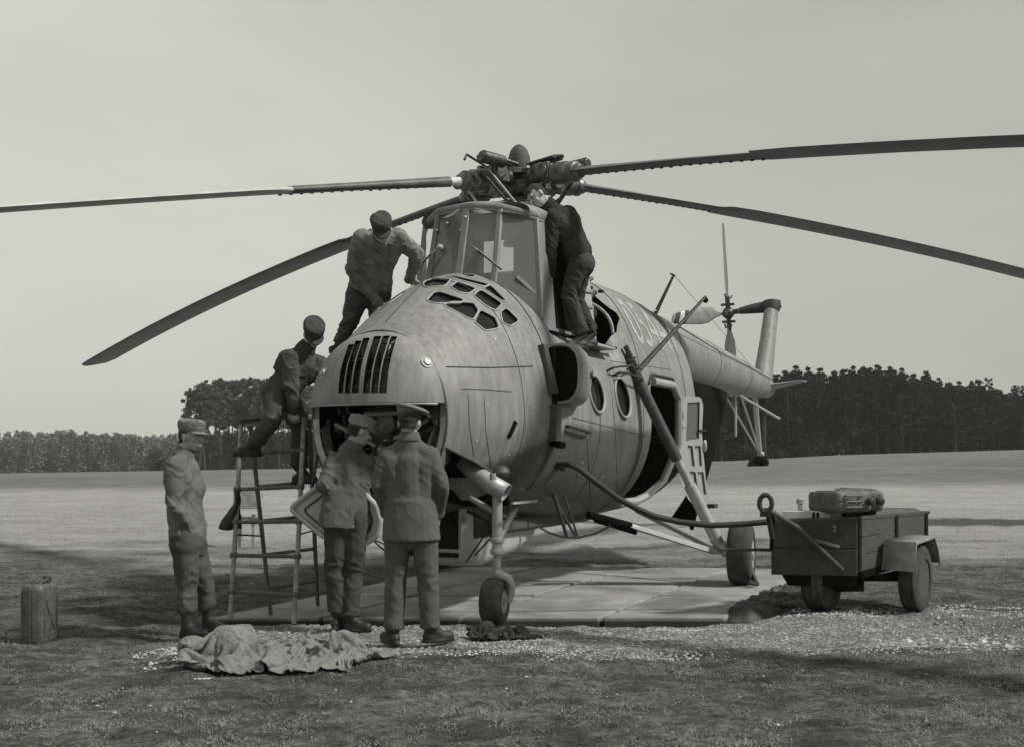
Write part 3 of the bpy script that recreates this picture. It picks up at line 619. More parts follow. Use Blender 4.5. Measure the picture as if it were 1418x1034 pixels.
# engine deck clutter behind the man on the right
dk2 = MB()
for a, b, r in (((2.4, .3, 3.5), (2.9, .45, 3.05), .035), ((2.35, .1, 3.6), (2.95, .1, 3.15), .05), ((2.5, .5, 3.0), (2.95, .55, 3.25), .03), ((2.6, .35, 3.2), (3.0, .5, 3.42), .022), ((2.7, .2, 3.3), (3.05, .3, 3.5), .03)):
    dk2.tube([hv(*a), hv(*b)], r, 10)
for c, r in (((2.7, .3, 3.1), .16), ((2.6, 0, 3.3), .2), ((2.75, .55, 3.0), .1)): dk2.ball(hv(*c), r)
dk2.build('gearbox', M['dmetal'], heli)
for k in range(7):
    p = hv(2.96 + k * .02, .62 - k * .14, 3.18 + .10 * math.sin(k * .55)); MB().box(p + hv(0, 0, .08), (.07, .05, .03)).build('cowl_clip', M['dark'], heli)
# rim of the rear hump opening
rim = [hv(2.745, .84 * math.cos(a), 2.72 + .50 * abs(math.sin(a)) ** .8) for a in np.linspace(.05, math.pi - .05, 36)]
MB().tube(rim, .018, 8).build('hump_rim', M['frame'], heli)

# rotor head and mast
H0 = hv(2.16, 0, 4.36)
hub = MB(); hub.lathe(hv(2.26, 0, 3.7), hv(-.09, 0, 1), [(0, .22), (.12, .2), (.14, .13), (.5, .12), (.52, .2), (.58, .22), (.66, .22), (.72, .16), (.86, .13), (.88, .1)], 24)
hub.lathe(hv(2.2, 0, 4.06), hv(-.09, 0, 1), [(0, .30), (.03, .34), (.07, .34), (.09, .26)], 28)
hubo = hub.build('rotor_hub', M['dmetal'], heli)
MB().lathe(H0 + hv(0, 0, .06), hv(-.05, 0, 1), [(0, .20), (.05, .17), (.07, .125), (.09, .125), (.12, .12), (.2, .115), (.27, .09), (.31, .055), (.33, .02), (.333, 0)], 28).build('hub_dome', M['trails'], hubo)
HW = HM @ H0
BL = [  # direction, droop: z = z0 - a t - b t^2 (m), tip length, material
    (Vector((-.713, .701, 0)), 4.38, .0577, .0070, 10.45, 'blade'),
    (Vector((-.705, -.710, 0)), 4.39, .208, .0025, 10.45, 'blade_glare'),  # pale colour stands for the sky's glare along this blade
    (Vector((.708, -.706, 0)), 4.40, .095, .0066, 10.45, 'blade'),
    (Vector((.812, .584, 0)), 4.40, -.03, .0036, 10.45, 'blade')]
for bi, (d, z0, a_, b_, T, mname) in enumerate(BL):
    d = d.normalized(); side = Vector((-d.y, d.x, 0))           # leading side (rotor turns clockwise seen from above: sign only tilts the blade)
    P = lambda t: Vector((HW.x + d.x * t, HW.y + d.y * t, z0 - a_ * t - b_ * t * t))
    pitch = (-.10, -.06, .055, .05)[bi]
    rings = []
    def airfoil(t, ch, th, off=0.0, pt=pitch):
        c = P(t); ds = (P(t + .05) - P(t - .05)).normalized(); sd_ = side; up = ds.cross(sd_) * -1
        if up.z < 0: up = -up
        cs, sn = math.cos(pt), math.sin(pt); sx = sd_ * cs + up * sn; ux = up * cs - sd_ * sn; out = []
        for k in range(16):
            a = 2 * math.pi * k / 16; x = math.cos(a); yv = math.sin(a); x2 = (x + 1) / 2
            out.append(c + sx * ((x2 - .62 + off) * ch) + ux * (yv * th * .5 * (x2 ** .55 + .08)))
        return out
    for t, ch, th in ((.80, .15, .11), (1.25, .17, .10), (2.2, .22, .08), (2.95, .26, .075), (3.0, .44, .07), (3.4, .50, .065)): rings.append(airfoil(t, ch, th))
    for t in np.linspace(4.2, T - .35, 9): rings.append(airfoil(t, .50, .062))
    rings.append(airfoil(T - .12, .44, .05, .04)); rings.append(airfoil(T, .2, .03, .18))
    blo = MB().loft(rings).build('rotor_blade', M[mname], heli, 60, world=True)
    if mname == 'blade_glare':
        MB().loft([airfoil(t, ch * 1.03, th * 1.06) for t, ch, th in ((1.02, .16, .12), (1.25, .17, .11), (2.2, .22, .085), (2.9, .26, .08))]).build('blade_root', M['blade'], blo, 60, world=True)
    for t in np.arange(1.0, 3.0, .11):                      # bolts along the root
        c = P(t); MB().box(c - Vector((0, 0, .036 + .006 * (t < 2))), (.03, .03, .010)).build('root_bolt', M['dmetal'], blo, 0, world=True)
    arm = MB(); mid = Vector((HW.x, HW.y, z0 - .02))
    arm.tube([mid + d * .12, mid + d * .42], .085, 14); arm.beam(mid + d * .26 + side * .09, mid + d * .52 + side * .09, .05, .16); arm.beam(mid + d * .26 - side * .09, mid + d * .52 - side * .09, .05, .16)
    arm.lathe(mid + d * .42 - side * .15, side, [(0, .06), (.02, .085), (.28, .085), (.3, .06)], 14)
    arm.lathe(P(.50), P(1.0) - P(.50), [(0, .08), (.03, .115), (.20, .115), (.23, .085), (.26, .105), (.31, .105), (.32, .08), (.38, .07)], 18)
    aro = arm.build('blade_grip', M['engine'], hubo, 35, .006, world=True)
    acc = MB(); acc.lathe(mid + d * .45 + side * .22 + Vector((0, 0, .07)), d, [(0, .05), (.02, .065), (.3, .065), (.33, .045)], 14)
    acc.tube([mid + d * .2 + side * .18 + Vector((0, 0, .1)), mid + d * .45 + side * .05 + Vector((0, 0, .17)), mid + d * .62 + Vector((0, 0, .13))], .022, 8)
    if bi in (1, 3): acc.tube([mid + d * .3 - side * .2 + Vector((0, 0, .13)), mid + d * .62 - side * .16 + Vector((0, 0, .19)), mid + d * .75 - side * .05 + Vector((0, 0, .09))], .014, 8)
    acc.beam(mid + d * .18 + Vector((0, 0, .12)), mid + d * .55 + Vector((0, 0, .13)), .17, .02)
    acc.tube([mid + d * .7 + side * .13 - Vector((0, 0, .05)), mid + d * .28 + side * .2 - Vector((0, 0, .38))], .018, 8)
    acc.box(mid + d * .3 + Vector((0, 0, .05)), (.14, .12, .12)); acc.build('damper', M['dmetal'], hubo, 35, .004, world=True)
    MB().tube([mid + d * .62 + side * .16 - Vector((0, 0, .02)), mid + d * .25 + side * .24 - Vector((0, 0, .36))], .014, 8).build('pitch_link', M['steel'], hubo, world=True)

# tail boom, pylon, stabiliser, tail rotor
BK = [(5.0, .78, 2.9, 3.42, 2.30, 2.0), (5.6, .70, 2.9, 3.41, 2.30, 2.0), (7.0, .58, 2.92, 3.38, 2.38, 2.0), (8.7, .47, 2.92, 3.32, 2.46, 2.0), (11, .36, 2.9, 3.22, 2.53, 2.0), (13.2, .25, 2.84, 3.08, 2.58, 2.0), (13.9, .19, 2.83, 3.0, 2.62, 2.0)]
xb = np.linspace(5.0, 13.9, 36); br = pchip(BK, xb)
boom = MB().loft([section((x, *r), 40) for x, r in zip(xb, br)]).build('tail_boom', M['hullu'], heli)
bmb = bmesh.new(); bmb.from_mesh(boom.data); BBVH = BVHTree.FromBMesh(bmb); bmb.free()
for s0 in (5.75, 8.6, 11.2, 13.0):
    k = pchip(BK, np.array([s0]))[0]; MB().tube([Vector((s0, 0, 2.9)) + (p - Vector((s0, 0, 2.9))) * 1.003 for p in section((s0, *k), 48) + [section((s0, *k), 48)[0]]], .005, 6, caps=False).build('panel_seam', M['seam'], boom)
MB().tube([hv(s_, .97 * w, zc + .05) for s_, w, zc in ((5.6, .72, 3.1), (8.7, .475, 3.02), (11, .365, 2.97), (13.5, .24, 2.9))], .008, 6).build('panel_seam', M['seam'], boom)
pyl = MB(); 
def fin(s_, z, ch, th): return [hv(s_ + ch * (math.cos(a) * .5), th * math.sin(a) * (.6 + .4 * math.cos(a + math.pi)), z) for a in np.linspace(0, 2 * math.pi, 25)[:-1]]
pyl.loft([fin(13.6, 2.7, 1.15, .30), fin(13.85, 3.1, 1.0, .25), fin(14.2, 3.8, .80, .22), fin(14.52, 4.5, .66, .20)]); fo = pyl.build('tail_pylon', M['hullu'], heli)
MB().loft([fin(14.53, 4.46, .70, .24), fin(14.55, 4.56, .72, .27), fin(14.57, 4.66, .68, .25), fin(14.58, 4.69, .5, .15)]).build('gearbox_cap', M['dark'], fo)
for k in range(9): a = k * 2 * math.pi / 9; MB().box(hv(14.55 + .35 * math.cos(a), .14 * math.sin(a), 4.57), (.04, .04, .05)).build('cap_bolt', M['dmetal'], fo)
TR = hv(14.15, -.85, 4.42)
MB().tube([hv(14.45, -.05, 4.55), hv(14.3, -.4, 4.50), hv(14.2, -.62, 4.46)], [.13, .10, .07], 14).build('rotor_shaft', M['dark'], fo)
trh = MB(); trh.tube([hv(14.2, -.6, 4.46), TR + hv(-.02, -.1, 0)], .055, 12); trh.ball(TR, .13); 
for a in (75, -9, 256): d = hv(-math.cos(R(a)), 0, math.sin(R(a))); trh.tube([TR, TR + d * .36], .05, 10); trh.beam(TR + d * .18 + hv(0, .14, 0), TR + d * .18 + hv(0, -.14, 0), .04, .05)
for z_ in (.3, -.32):
    trh.tube([TR + hv(-.28, 0, z_ + .06), TR + hv(-.2, 0, z_), TR + hv(.2, 0, z_ + .04), TR + hv(.3, 0, z_ + .1)], .018, 8)
tro = trh.build('tail_rotor_hub', M['dmetal'], heli)
for a, Lb, rt in ((77, 1.85, -.42), (-9, 1.80, .30), (257, 1.75, -.42)):
    d = hv(-math.cos(R(a)), -.42 if a == -9 else 0, math.sin(R(a))).normalized(); n = hv(0, 1, 0); tdir = d.cross(n).normalized(); cs, sn = math.cos(rt), math.sin(rt); tw = tdir * cs + n * sn; nn = d.cross(tw)
    segs = []
    for t, ch in ((.25, .09), (.4, .16), (.6, .34), (.8, .38), (1.2, .32), (1.55, .26), (Lb, .2)):
        segs.append([TR + d * t + tw * (ch / 2 * math.cos(b)) + nn * (.022 * math.sin(b)) for b in np.linspace(0, 2 * math.pi, 13)[:-1]])
    tb = MB().loft(segs).build('tail_rotor_blade', M['light'], tro, 60)
    for t0, t1, mm in ((1.36, 1.47, 'seam'), (1.47, 1.60, 'white'), (1.60, 1.752, 'seam')):
        sg = []
        for t in (t0, t1):
            ch = np.interp(t, [1.2, 1.55, Lb], [.32, .26, .2]) * 1.02; sg.append([TR + d * t + tw * (ch / 2 * math.cos(b)) + nn * (.026 * math.sin(b)) for b in np.linspace(0, 2 * math.pi, 13)[:-1]])
        if a == -9: MB().loft(sg).build('blade_stripe', M[mm], tb, 60)
def airf(c, ch, th, ax): return [c + hv(ch * .5 * math.cos(a), 0, th * .5 * math.sin(a)) for a in np.linspace(0, 2 * math.pi, 17)[:-1]]
for sg in (1, -1):
    MB().loft([airf(hv(13.55, sg * .12, 2.82), .95, .10, 0), airf(hv(13.75, sg * .66, 2.92), .55, .05, 0), airf(hv(13.82, sg * .80, 2.94), .35, .03, 0)]).build('stabiliser', M['hullu'], heli, 60)
# tail skid and its braces, pitot rod under the boom
MB().tube([hv(12.9, 0, 2.62), hv(13.35, 0, 1.45)], .05, 10).build('tail_skid', M['frame'], heli)
MB().tube([hv(13.5, 0, 2.7), hv(13.55, 0, 1.5)], .085, 10).build('tail_skid', M['dark'], heli)
for l in (-.01, .01): MB().tube([hv(11.2, l * 14, 2.55), hv(13.3, l, 1.5)], .018, 8).build('skid_brace', M['light'], heli)
MB().ball(hv(13.4, 0, 1.34), .14, (1.3, 1, .8)).build('skid_shoe', M['black'], heli)
MB().ball(hv(13.35, .03, 1.47), .06).build('skid_bolt', M['light'], heli)
MB().tube([loc(at(1017, 543, 19.6)), loc(at(1080, 580, 19.4))], .025, 8).build('boom_rod', M['light'], heli)
MB().tube([loc(at(1019, 545, 19.8)), loc(at(1019, 604, 19.8))], .02, 8).build('boom_rod', M['light'], heli)
# aerials
a0, an = hit(885, 512); MB().tube([a0, loc(at(977, 411, 13.0))], [.032, .018], 8).build('aerial_mast', M['dark'], heli); MB().ball(loc(at(977, 416, 13.0)), .035).build('aerial_insulator', M['black'], heli)
MB().tube([loc(at(906, 438, 16.4)), loc(at(933, 381, 16.4))], [.035, .02], 8).build('aerial_mast', M['dark'], heli)
MB().tube([loc(at(909, 430, 16.4)), loc(at(895, 432, 15.8))], .012, 6).build('aerial_stay', M['light'], heli); MB().tube([loc(at(928, 379, 16.4)), loc(at(935, 382, 16.4))], .016, 6).build('aerial_stay', M['dark'], heli)
MB().tube([loc(at(933, 381, 16.4)), hv(12.5, 0, 3.2)], .005, 4).build('aerial_wire', M['frame'], heli)

# cabin rear: sloping dark clamshell hanging open, cabin doorway rim, the door leaf
cs_ = [(5.44, .97, 2.45), (5.44, .97, 1.0)]
sh = MB()
for sg in (1, -1):
    rows = []
    for j, zt in enumerate(np.linspace(0, 1, 9)):
        row = []
        for i, u in enumerate(np.linspace(0, 1, 11)):
            z = 2.42 - zt * (1.95 - .1 * u); s_ = 5.5 + u * (2.9 * (1 - zt) ** .9 + .15) ; l = sg * (.93 - .34 * u * u + .12 * math.sin(zt * math.pi)); row.append(hv(s_, l, z))
        rows.append(row)
    sh.loft(rows, caps=False, closed=False)
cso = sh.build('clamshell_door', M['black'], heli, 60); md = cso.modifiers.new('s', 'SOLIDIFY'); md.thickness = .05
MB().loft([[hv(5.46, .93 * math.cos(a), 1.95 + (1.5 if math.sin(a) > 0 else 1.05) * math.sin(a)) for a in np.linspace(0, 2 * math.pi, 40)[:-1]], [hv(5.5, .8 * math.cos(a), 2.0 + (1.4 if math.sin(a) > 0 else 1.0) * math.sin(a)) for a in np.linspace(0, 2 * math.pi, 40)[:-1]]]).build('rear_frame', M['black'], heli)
def onskin(s_, z, off=0):
    p, n, i, d = HBVH.ray_cast(hv(s_, 2.5, z), hv(0, -1, 0)); n = n if n.dot(hv(0, 1, 0)) > 0 else -n; return p + n * off
dr = [onskin(s_, z, .012) for s_, z in DOOR[1:9]]; MB().tube(dr, .05, 10).build('door_surround', M['frame'], heli)
MB().tube([onskin(s_, z, .02) for s_, z in ((3.5, 2.26), (3.66, 2.38), (4.44, 2.38), (4.66, 2.2), (4.72, 1.9))], .014, 8).build('rain_gutter', M['dark'], heli)
# door leaf: hinged at the rear edge and swung out
DW = 13.4
def dl(x, y, o=0): return loc(at(x, y, DW + (x - 940) * .012 + o))
leafo = rounded([(942, 562), (946, 548), (970, 549), (974, 560), (972, 600), (977, 660), (984, 706), (966, 704), (952, 690), (941, 660)], 3, .25)
lf = MB(); L1 = [dl(x, y) for x, y in leafo]; L2 = [dl(x, y, .07) for x, y in leafo]; lf.loft([L1, L2]); lfo = bpy.data.objects.new('cabin_door', lf.mesh('cabin_door', M['frame'], 0)); col.objects.link(lfo)
lfo.data.materials.append(M['frame'])
c1 = MB(); c1.loft([[dl(x, y, -.1) for x, y in ((952, 557), (969, 556), (968, 607), (950, 610))], [dl(x, y, .2) for x, y in ((952, 557), (969, 556), (968, 607), (950, 610))]])
for q in (((952, 616), (959, 617), (962, 645), (954, 645)), ((962, 617), (970, 617), (972, 645), (965, 645)), ((955, 652), (963, 653), (967, 680), (960, 682)), ((966, 653), (974, 653), (978, 684), (971, 684))):
    c1.loft([[dl(x, y, -.1) for x, y in q], [dl(x, y, .045) for x, y in q]])
boolean(lfo, c1, [M['frame'], M['frame']]); lfo.parent = heli
g = [dl(x, y, .04) for x, y in ((952, 557), (969, 556), (968, 607), (950, 610))]; MB().prism(g, dl(952, 557, .046) - dl(952, 557, .04)).build('window_pane', M['glass'], lfo, 0)
MB().tube([dl(946, 590, -.02), dl(950, 592, -.07)], .012, 8).build('door_handle', M['steel'], lfo); MB().tube([dl(968, 595, -.02), dl(977, 596, -.05)], .012, 8).build('door_handle', M['dark'], lfo)
MB().ball(dl(976, 617, -.02), .05, (.6, .6, 1.6)).build('door_lock', M['light'], lfo)
MB().box(dl(984, 700, 0), (.18, .14, .05)).build('door_step', M['dark'], lfo)

# air intake on the left shoulder
def oval(s_, l, z, a, b, n=32): return [hv(s_, l + a * sgnpow(math.cos(t), .75), z + b * sgnpow(math.sin(t), .75)) for t in np.linspace(0, 2 * math.pi, n + 1)[:-1]]
ik = MB(); ik.loft([oval(.92, 1.0, 2.20, .185, .255), oval(.90, 1.0, 2.20, .20, .27), oval(.93, 1.0, 2.20, .215, .285), oval(1.05, 1.0, 2.20, .225, .29), oval(1.25, .97, 2.19, .215, .28), oval(1.42, .90, 2.18, .17, .22), oval(1.52, .80, 2.17, .10, .14)], mi=0)
iko = ik.build('air_intake', M['hullu'], heli, 50)
MB().loft([oval(.918, 1.0, 2.20, .178, .248), oval(.925, 1.0, 2.20, .178, .248)]).build('intake_mouth', M['black'], iko)
MB().tube(oval(.91, 1.0, 2.20, .196, .266) + [oval(.91, 1.0, 2.20, .196, .266)[0]], .009, 6, caps=False).build('intake_lip', M['light'], iko)
MB().lathe(hv(1.2, 1.17, 2.2), hv(0, 1, 0), [(0, .03), (.04, .03), (.05, 0)], 12).build('intake_stud', M['dark'], iko)
MB().box(hv(.86, .93, 2.12), (.10, .10, .62)).build('intake_shroud', M['black'], iko)

# exhaust pipe, lamp, gondola
ex = MB(); pts = [loc(at(640, 640, 9.42)), loc(at(660, 657, 9.30)), loc(at(682, 671, 9.24)), loc(at(701, 682, 9.2))]; ex.tube(pts, [.06, .08, .082, .082], 20, caps=False); exo = ex.build('exhaust_pipe', M['steel'], heli); md = exo.modifiers.new('s', 'SOLIDIFY'); md.thickness = .008
MB().lathe(pts[-1] + (pts[-2] - pts[-1]) * .3, (pts[-1] - pts[-2]), [(0, .073), (.002, .073)], 20).build('exhaust_bore', M['black'], exo)
lp, ln = hit(691, 652); MB().ball(lp + ln * .02, .085, (1, 1, .75)).build('landing_lamp', M['hull'], heli)
MB().tube([loc(at(682, 655, 9.1)), loc(at(683, 664, 9.1))], .028, 10).build('lamp_stem', M['steel'], heli)
gd = MB()
def gsec(s_, wv, zb, zt=1.25):
    return [hv(s_, l * wv, z) for l, z in ((-1, zt), (1, zt), (1, zb + .10), (.93, zb + .04), (.8, zb), (-.8, zb), (-.93, zb + .04), (-1, zb + .10))]
gd.loft([gsec(.20, .355, .50), gsec(.32, .375, .455), (gsec(.7, .38, .43)), gsec(1.4, .37, .50), gsec(1.85, .33, .60), gsec(2.1, .2, .75)]); gdo = gd.build('gondola', M['gond'], heli, 40)
MB().box(hv(.195, 0, .80), (.03, .66, .52)).build('gondola_window', M['glassd'], gdo)
MB().box(hv(.185, 0, .60), (.03, .70, .03)).build('gondola_frame', M['light'], gdo)
for l in (-.355, .355): MB().beam(hv(.19, l, 1.1), hv(.19, l, .53), .035, .035).build('gondola_frame', M['light'], gdo)
MB().prism([hv(.40, .382, .98), hv(.95, .388, .98), hv(1.0, .388, .70), (hv(.40, .382, .70))], hv(0, .006, 0)).build('gondola_window', M['glassd'], gdo, 0)
for k, q in enumerate(([(635, 705), (668, 722), (668, 736), (636, 736)],)): pass
MB().tube([hv(.5, -.1, 1.2), hv(.2, .40, .86)], .02, 8).build('gondola_stay', M['light'], gdo)
bl_ = MB(); bl_.box(hv(1.9, 0, .78), (2.4, .9, .14)); bl_.build('belly_fairing', M['seam'], heli, 30, .04)

# wheels
def wheel(parent, s_, l, r, w, yaw=0, name='wheel', chock=False):
    Rz = Matrix.Rotation(yaw, 3, 'Z'); c = hv(s_, l, r); ax = Rz @ Vector((0, 1, 0))
    prof = [(-w * .25, r * .46), (-w * .5, r * .52), (-w * .5, r * .74), (-w * .47, r * .88), (-w * .38, r * .965), (-w * .2, r * .995), (0, r), (w * .2, r * .995), (w * .38, r * .965), (w * .47, r * .88), (w * .5, r * .74), (w * .5, r * .52), (w * .25, r * .46)]
    wo_ = MB().lathe(c - ax * 0, ax, [(t, rr) for t, rr in prof], 40).build('wheel', M['tyre'], parent, 40)
    hb = MB(); hb.lathe(c, ax, [(-w * .46, r * .5), (-w * .44, r * .53), (-w * .3, r * .42), (-w * .3, r * .2), (-w * .52, r * .18), (-w * .54, 0.01), (w * .54, 0.01), (w * .52, r * .18), (w * .3, r * .2), (w * .3, r * .42), (w * .44, r * .53), (w * .46, r * .5)], 32)
    hb.build('rim', M['light'], wo_); return wo_
wheel(heli, 3.79, 1.98, .345, .27, yaw=.12); wheel(heli, 3.79, -1.91, .345, .27)
wheel(heli, .02, .78, .20, .185, yaw=.16); wheel(heli, .02, -.78, .20, .185, yaw=.2)
for sg in (1, -1):
    # main gear: long shock strut and faired lower arms
    top_ = hit(866, 490)[0] if sg > 0 else mir(hit(866, 490)[0]); foot = hv(3.79, sg * 1.72, .45); k1 = top_.lerp(foot, .55)
    ms = MB().tube([top_, k1], .062, 16).build('main_strut', M['trails'], heli)
    MB().tube([k1, k1.lerp(foot, .35)], .045, 16).build('strut_piston', M['steel'], ms); MB().tube([k1.lerp(foot, .30), foot], .068, 16).build('strut_piston', M['light'], ms)
    mb = MB()
    for k in range(5): mb.tube([top_.lerp(foot, .01 + .02 * k) , top_.lerp(foot, .02 + .02 * k)], .085 if k % 2 else .07, 12)
    mb.tube([top_ + hv(-.05, sg * .02, .08), top_.lerp(foot, .12) + hv(.0, sg * .04, 0)], .03, 8); mb.tube([top_ + hv(.08, 0, -.05), top_.lerp(foot, .2) + hv(0.07, 0, 0)], .014, 8)
    mb.build('strut_head', M['dmetal'], ms)
    ax_ = hv(3.79, sg * 1.98, .345); MB().tube([foot + hv(0, 0, -.0), hv(3.79, sg * 1.80, .36), ax_], [.07, .06, .05], 14).build('axle', M['light'], ms)
    for s_, r_ in ((3.0, .03), (4.35, .035)):
        a = hv(s_, sg * .55, .78); b = hv(3.79 + (s_ - 3.79) * .12, sg * 1.72, .36)
        ar = MB().tube([a, b], r_, 12).build('lower_arm', M['light'] if s_ < 3.5 else M['frame'], ms)
        if s_ < 3.5:
            u = (b - a).normalized(); v = hv(1, 0, 0); mb = MB(); mb.loft([[a.lerp(b, t) + v * x * w_ + hv(0, 0, 1) * y * .035 for x, y in ((-.5, 0), (0, 1), (.5, .3), (.5, -.3), (0, -1))] for t, w_ in ((.30, .12), (.36, .17), (.9, .24), (.96, .20))])
            mb.build('arm_fairing', M['frame'], ar, 30)
            mb = MB(); mb.tube([a + hv(-.25, 0, .02), a.lerp(b, .28)], .045, 10); mb.tube([a + hv(-.05, 0, -.04), a.lerp(b, .33) + hv(0, 0, -.05)], .035, 10); mb.build('arm_root', M['black'], ar)
    # nose gear: leg, collar, braces, fork
    l0 = sg * .80; lg = MB().tube([hv(.03, l0, 1.15), hv(.03, l0, .62)], .045, 14).build('nose_leg', M['light'], heli)
    MB().tube([hv(.03, l0, .68), hv(.03, l0, .34)], .032, 14).build('leg_piston', M['steel'], lg)
    mb = MB()
    for z in (.70, .60): mb.lathe(hv(.03, l0, z), hv(0, 0, 1), [(0, .05), (.01, .062), (.04, .062), (.05, .05)], 16)
    mb.build('leg_collar', M['light'], lg)
    fk = [hv(.03, l0, .44), hv(.03, l0 + .03, .43), hv(.05, l0 + .10, .40), hv(.06, l0 + .125, .34), hv(.05, l0 + .125, .26), hv(.03, l0 + .11, .20)]
    MB().tube(fk, [.045, .045, .04, .034, .028, .024], 12).build('nose_fork', M['light'], lg)
    MB().tube([hv(.03, l0, .70), hv(.55, l0 * .98, 1.08)], .028, 10).build('leg_brace', M['light'], lg)
    MB().tube([hv(.03, l0, .95), hv(.1, sg * .36, 1.15)], .025, 10).build('leg_brace', M['frame'], lg); MB().tube([hv(.03, l0, .86), hv(.25, sg * .4, .95)], .018, 8).build('leg_brace', M['dark'], lg)
    for q in ((hv(.4, sg * .39, .55), hv(.03, l0, .80)), (hv(.25, sg * .38, .5), hv(.03, l0, .92))): MB().tube(list(q), .008, 6).build('brace_wire', M['dark'], lg)
MB().tube([loc(at(1040, 790, 12.0)), loc(at(1048, 808, 11.9)), loc(at(1036, 806, 11.8))], .03, 6).build('wheel_chock', M['dark'], heli)
# underside step aerial with its wire loop
for a, b, r_ in (((762, 668), (785, 742), .02), ((781, 685), (800, 742), .012), ((773, 700), (797, 742), .014)): MB().tube([loc(at(a[0], a[1], 10.6)), loc(at(b[0], b[1], 10.6))], r_, 8).build('boarding_step', M['dark'], heli)
MB().tube([loc(at(x, y, 10.7)) for x, y in ((748, 730), (760, 737), (780, 743), (800, 744), (825, 738), (846, 727))], .011, 8).build('step_loop', M['dark'], heli)
MB().box(hv(.12, 1.02, 1.05), (.5, .02, .02)).build('fairing_edge', M['frame'], heli)
# lower wing-like fairing beside the exhaust
MB().loft([[loc(at(x, y, 9.5)) for x, y in ((700, 668), (742, 684), (760, 690), (745, 694), (705, 694))], [loc(at(x, y, 9.75)) for x, y in ((700, 668), (742, 684), (765, 690), (750, 706), (705, 706))]]).build('exhaust_fairing', M['hull'], heli, 30, .01)
# power socket
sp_, sn_ = hit(772, 643); MB().lathe(sp_ - sn_ * .02, sn_, [(0, .05), (.05, .05), (.055, .035), (.11, .033), (.115, 0)], 16).build('power_socket', M['dark'], heli)

# power cable from the fuselage to the trailer
cpts = [(772, 643, 9.85), (790, 643, 9.75), (803, 649, 9.75), (825, 667, 9.75), (855, 689, 9.8), (880, 703, 9.85), (905, 714, 9.9), (940, 722, 9.95), (985, 727, 10.0), (1030, 725, 10.0), (1075, 721, 10.0), (1110, 717, 10.05), (1135, 712, 10.2)]
cb = MB().tube([at(*p) for p in cpts], .028, 10).build('power_cable', M['crow']); tag(cb, 'thick black power cable sagging from the fuselage side to the generator trailer', 'cable')

# ------------------------------------------------------------------ people
def capsule(mb, a, b, ra, rb, n=14, flat=1.0, nrm=None):
    """tapered limb piece with round ends; flat squeezes it along nrm"""
    a, b = Vector(a), Vector(b)
    if (b - a).length < 1e-3: b = a + Vector((0, 0, 1e-3))
    d, u, w = frame_of(b - a)
    if nrm is not None:
        w = (Vector(nrm) - d * d.dot(Vector(nrm))).normalized(); u = d.cross(w)
    rings = []
    for c, r, s0 in ((a, ra, -1), (b, rb, 1)):
        an = (np.linspace(-88, 0, 5) if s0 < 0 else np.linspace(0, 88, 5))
        for x in an:
            x = R(float(x)); rr = r * math.cos(x)
            rings.append([c + d * (r * math.sin(x)) + (u * math.cos(2 * math.pi * k / n) + w * (flat * math.sin(2 * math.pi * k / n))) * rr for k in range(n)])
    mb.loft(rings)
def remesh(mb, name, m, parent, voxel, smooth=4, wr=0.0, wf=14, seed=0, extra=None):
    me = mb.mesh(name, m, 0); o = bpy.data.objects.new(name, me); col.objects.link(o)
    r = o.modifiers.new('r', 'REMESH'); r.mode = 'VOXEL'; r.voxel_size = voxel; r.use_smooth_shade = True
    if smooth: s_ = o.modifiers.new('s', 'SMOOTH'); s_.factor = .5; s_.iterations = smooth
    dg = bpy.context.evaluated_depsgraph_get(); dg.update(); n2 = bpy.data.meshes.new_from_object(o.evaluated_get(dg)); o.modifiers.clear(); o.data = n2; bpy.data.meshes.remove(me)
    n2.name = name
    if wr:
        n2.calc_loop_triangles(); N_ = [v.normal.copy() for v in n2.vertices]
        for v, nn in zip(n2.vertices, N_):
            p = v.co; q = Vector((p.x * wf * .7, p.y * wf * .7, p.z * wf * 1.0 + p.x * wf * .4)) + Vector((seed * 7.1, 0, 0))
            wq = noise.noise_vector(q * .5) * .9
            f = noise.noise(q * .75 + wq); g_ = noise.noise(q * .45 + Vector((3, 1, 9))); rdg = max(0, 1 - abs(f) * 3.2) ** 1.3
            k = 1.0
            if extra: k = extra(p)
            v.co = p + nn * (wr * 1.35 * k * (rdg * .85 + g_ * .8 - .28))
    n2.materials.clear(); n2.materials.append(m); n2.shade_smooth(); o.parent = parent
    inv = Matrix.Translation(parent.location).inverted(); n2.transform(inv); return o
def hand(mb, wrist, d, nrm, curl=.5, s=1.0, thumb=1):
    """palm, four fingers of different length and a thumb; nrm points out of the palm"""
    d = Vector(d).normalized(); nrm = Vector(nrm); nrm = (nrm - d * d.dot(nrm)).normalized(); sd = d.cross(nrm)
    w = Vector(wrist)
    for k in (-1, 0, 1): capsule(mb, w + d * .01 + sd * k * .014 * s, w + d * .085 * s + sd * k * .026 * s, .018 * s, .016 * s, 10)
    for k, L_ in zip((-1.5, -.5, .5, 1.5), (.070, .080, .076, .060)):
        b = w + d * .088 * s + sd * k * .021 * s; a1 = curl * .7; a2 = curl * 1.6
        f1 = b + (d * math.cos(a1) + nrm * math.sin(a1) + sd * k * .05) * L_ * .5 * s; f2 = f1 + (d * math.cos(a2) + nrm * math.sin(a2)) * L_ * .5 * s
        capsule(mb, b, f1, .0098 * s, .009 * s, 8); capsule(mb, f1, f2, .009 * s, .0075 * s, 8)
    t0 = w + d * .03 * s + sd * thumb * .03 * s; t1 = t0 + (d * .7 + sd * thumb * .6 + nrm * .3) * .042 * s; t2 = t1 + (d * .9 + nrm * .5) * .032 * s
    capsule(mb, t0, t1, .014 * s, .011 * s, 8); capsule(mb, t1, t2, .011 * s, .009 * s, 8)
